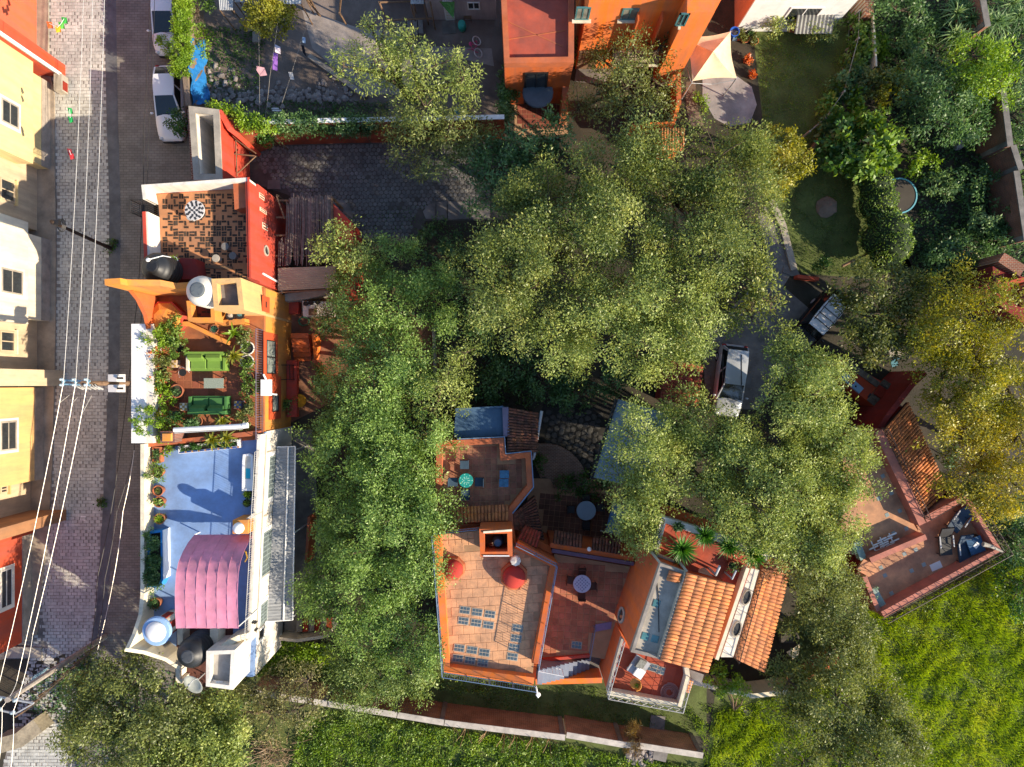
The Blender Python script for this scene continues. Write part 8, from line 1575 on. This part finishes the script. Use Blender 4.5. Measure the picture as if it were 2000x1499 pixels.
T('sunlit yellow green tree in the overgrown garden', (1920, 150), bl(((1900, 110, 1.1), (1935, 130, 1.2), (1910, 160, 1.2), (1950, 160, 1.0)), 3.6, 1.1), L_lime, dens=1.7); T('dark tree in the overgrown garden below the reeds', (1850, 210), bl(((1800, 180, 1.3), (1850, 190, 1.5), (1900, 200, 1.4), (1830, 240, 1.4), (1880, 240, 1.3), (1790, 150, 1.0), (1835, 150, 1.0)), 2.6, 1.35), L_dark, dens=1.5)
T('dark tree at the top of the overgrown garden', (1780, 50), bl(((1750, 20, 1.2), (1790, 40, 1.3), (1760, 80, 1.0), (1795, 80, .9)), 1.6, 1.2), L_dark, dens=1.5)
for x, y, r_, lm, lb in ((1800, 320, .8, L_lime, 'bright green plant in the middle of the overgrown garden'), (1830, 370, .9, L_reed, 'pale strappy plant below the bright one'), (1930, 430, 1.1, L_reed, 'pale broad plant near the right brick wall'), (1950, 470, .9, L_dark, 'dark bush at the foot of the right brick wall'), (1900, 360, 1.0, L_dark, 'dark bush beside the stepped brick wall'), (1985, 240, 1.2, L_dark, 'dark bush beyond the brick wall at the right edge'), (1990, 180, 1.1, L_reed, 'pale bush beyond the brick wall at the right edge'), (1840, 500, 1.1, L_dark, 'dark flowering shrub above the golden tree'), (1890, 490, 1.0, L_dark, 'dark shrub left of the small red corner house'), (1985, 1060, 1.5, L_dark, 'dark shrub outside the pink terrace railing, upper one'), (1990, 1140, 1.6, L_ivy, 'green shrub outside the pink terrace railing, lower one'), (1850, 890, .6, L_dark, 'round dark bush beside the tile pitch end'), (1960, 1000, 1.0, L_dark, 'dark shrub at the corner outside the pink railing'), (1545, 1320, .9, L_ivy, 'dark green bush at the end of the cream garden wall')):
    bush('bush', lb, x, y, 1.0, r_, lm, r_*.8, dens=1.8, cr=.3, per=45, L=.19, Wd=.1)
t = vine('flowering climber on the cream wall below the tile roofs', [(1395, 1315, 2.2, .6, .5, .4), (1425, 1330, 2.0, .6, .45, .4), (1445, 1345, 1.8, .5, .5, .35), (1405, 1345, 1.9, .4, .4, .3)], L_lime, (1430, 1385))
mb = MB()
for q in ((1400, 1320), (1440, 1330), (1452, 1365), (1420, 1340)): mb.tube([W(1434, 1388, 0), W((q[0]+1434)/2+4, (q[1]+1388)/2, 1.2), W(*q, 2.1)], .06, 5, .02)
obj('branch', mb, M_wood, t)
t = thing('dry_bush', 'dry brown bush on top of the brick boundary wall', 'shrub', W(1238, 1440)); (V, F), _ = crown_arrays([(*W(1237, 1438, 1.6), .45, .75, .7)], 4, .2, 70, .28, .025, .3); npobj('foliage', V, F, leafmat('leaf_dry', '#4a3c22', '#7a6434', '#948448'), t)
for i in range(7):
    x = 1075-i*31+R.uniform(-8, 8)
    if x < 870: break
    y = 1428-(1075-x)*.12; mb = MB(); b = W(x, y+4, 0)
    for k in range(5): a_ = R.uniform(0, 6.28); mb.tube([b, b+Vector((math.cos(a_)*.2, math.sin(a_)*.2+.1, 1.4)), b+Vector((math.cos(a_)*.5, math.sin(a_)*.5+.25, 2.4))], .03, 4, .012)
    o = obj('bare_sapling', mb, L_dry); tag(o, ['easternmost', 'second from the east', 'third from the east', 'middle', 'third from the west', 'second from the west', 'westernmost'][i]+' of the bare pale saplings against the brick boundary wall', 'sapling', 'bare saplings along the brick wall')
# ================================================================ grass and ground cover
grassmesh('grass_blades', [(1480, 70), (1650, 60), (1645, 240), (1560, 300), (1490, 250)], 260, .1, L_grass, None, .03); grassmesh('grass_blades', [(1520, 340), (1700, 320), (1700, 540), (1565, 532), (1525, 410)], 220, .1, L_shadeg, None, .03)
grassmesh('meadow_grass', [(1690, 1190), (1740, 1205), (1960, 1085), (2060, 1120), (2060, 1540), (1380, 1540), (1400, 1390), (1480, 1370), (1560, 1350), (1640, 1300)], 520, .34, L_field, None, .034, .8, patch=.3)
coverleaves('meadow_herbs', [(1690, 1190), (1740, 1205), (1960, 1085), (2060, 1120), (2060, 1540), (1380, 1540), (1400, 1390), (1560, 1350)], 200, .34, L_field, None, .09, .045)
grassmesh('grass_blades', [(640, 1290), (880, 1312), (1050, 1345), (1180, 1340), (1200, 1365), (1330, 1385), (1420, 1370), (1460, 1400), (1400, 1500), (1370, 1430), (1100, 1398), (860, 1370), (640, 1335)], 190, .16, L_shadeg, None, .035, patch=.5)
grassmesh('grass_blades', [(1330, 1380), (1460, 1365), (1530, 1400), (1540, 1540), (1380, 1540), (1370, 1440)], 230, .2, L_grass, None, .04, patch=.5)
coverleaves('wild_plants', [(505, 1255), (560, 1250), (650, 1255), (660, 1310), (500, 1320)], 420, .45, L_lime, None, .16, .1); coverleaves('wild_plants', [(640, 1300), (1040, 1340), (1040, 1365), (640, 1320)], 160, .3, L_pot, None, .14, .08)
coverleaves('wild_plants', [(590, 1400), (650, 1385), (780, 1405), (900, 1425), (1110, 1452), (1240, 1480), (1380, 1500), (1380, 1560), (560, 1560)], 260, .5, L_pot, None, .15, .085, thin=.35, holes=([(690, 1380), (720, 1382), (715, 1400), (690, 1398)],))
coverleaves('wild_plants', [(590, 1400), (650, 1385), (780, 1405), (900, 1425), (1110, 1452), (1240, 1480), (1380, 1500), (1380, 1560), (560, 1560)], 260, .4, L_lime, None, .13, .06, ph=2.1, thin=.8)
grassmesh('meadow_grass', [(590, 1395), (650, 1385), (900, 1425), (1380, 1500), (1380, 1560), (560, 1560)], 130, .35, L_grass, None, .04, .7, patch=.6)
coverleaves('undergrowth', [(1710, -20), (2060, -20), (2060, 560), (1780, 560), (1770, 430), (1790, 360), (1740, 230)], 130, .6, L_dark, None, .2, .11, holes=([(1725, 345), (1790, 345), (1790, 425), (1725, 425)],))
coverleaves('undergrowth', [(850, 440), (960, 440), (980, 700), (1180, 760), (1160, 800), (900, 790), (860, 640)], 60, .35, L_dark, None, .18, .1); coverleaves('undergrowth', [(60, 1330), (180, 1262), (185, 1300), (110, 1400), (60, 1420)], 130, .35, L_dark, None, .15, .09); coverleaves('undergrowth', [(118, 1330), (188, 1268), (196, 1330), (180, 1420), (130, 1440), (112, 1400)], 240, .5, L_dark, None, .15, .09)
coverleaves('yard_weeds', [(385, 50), (520, 60), (500, 230), (400, 215)], 190, .22, L_ivy, None, .13, .07); coverleaves('yard_weeds', [(500, 198), (760, 202), (760, 232), (500, 236)], 300, .25, L_dark, None, .13, .07)
coverleaves('driveway_weeds', [(680, 420), (830, 400), (830, 440), (700, 470)], 50, .12, L_ivy, None, .1, .06)
coverleaves('fallen_leaves', [(1380, 640), (1480, 560), (1540, 640), (1480, 800), (1390, 800)], 25, .03, L_dry, None, .1, .06); coverleaves('fallen_leaves', [(600, 560), (850, 560), (850, 720), (700, 750), (600, 700)], 16, .03, L_dry, None, .1, .06)
coverleaves('undergrowth', [(1560, 1090), (1690, 1100), (1700, 1280), (1570, 1320)], 60, .3, L_dark, None, .17, .1); coverleaves('undergrowth', [(1880, 980), (2060, 980), (2060, 1150), (1960, 1090)], 130, .6, L_dark, None, .2, .11)
coverleaves('undergrowth', [(150, 1290), (480, 1330), (560, 1560), (150, 1560)], 60, .35, L_dark, None, .18, .1)
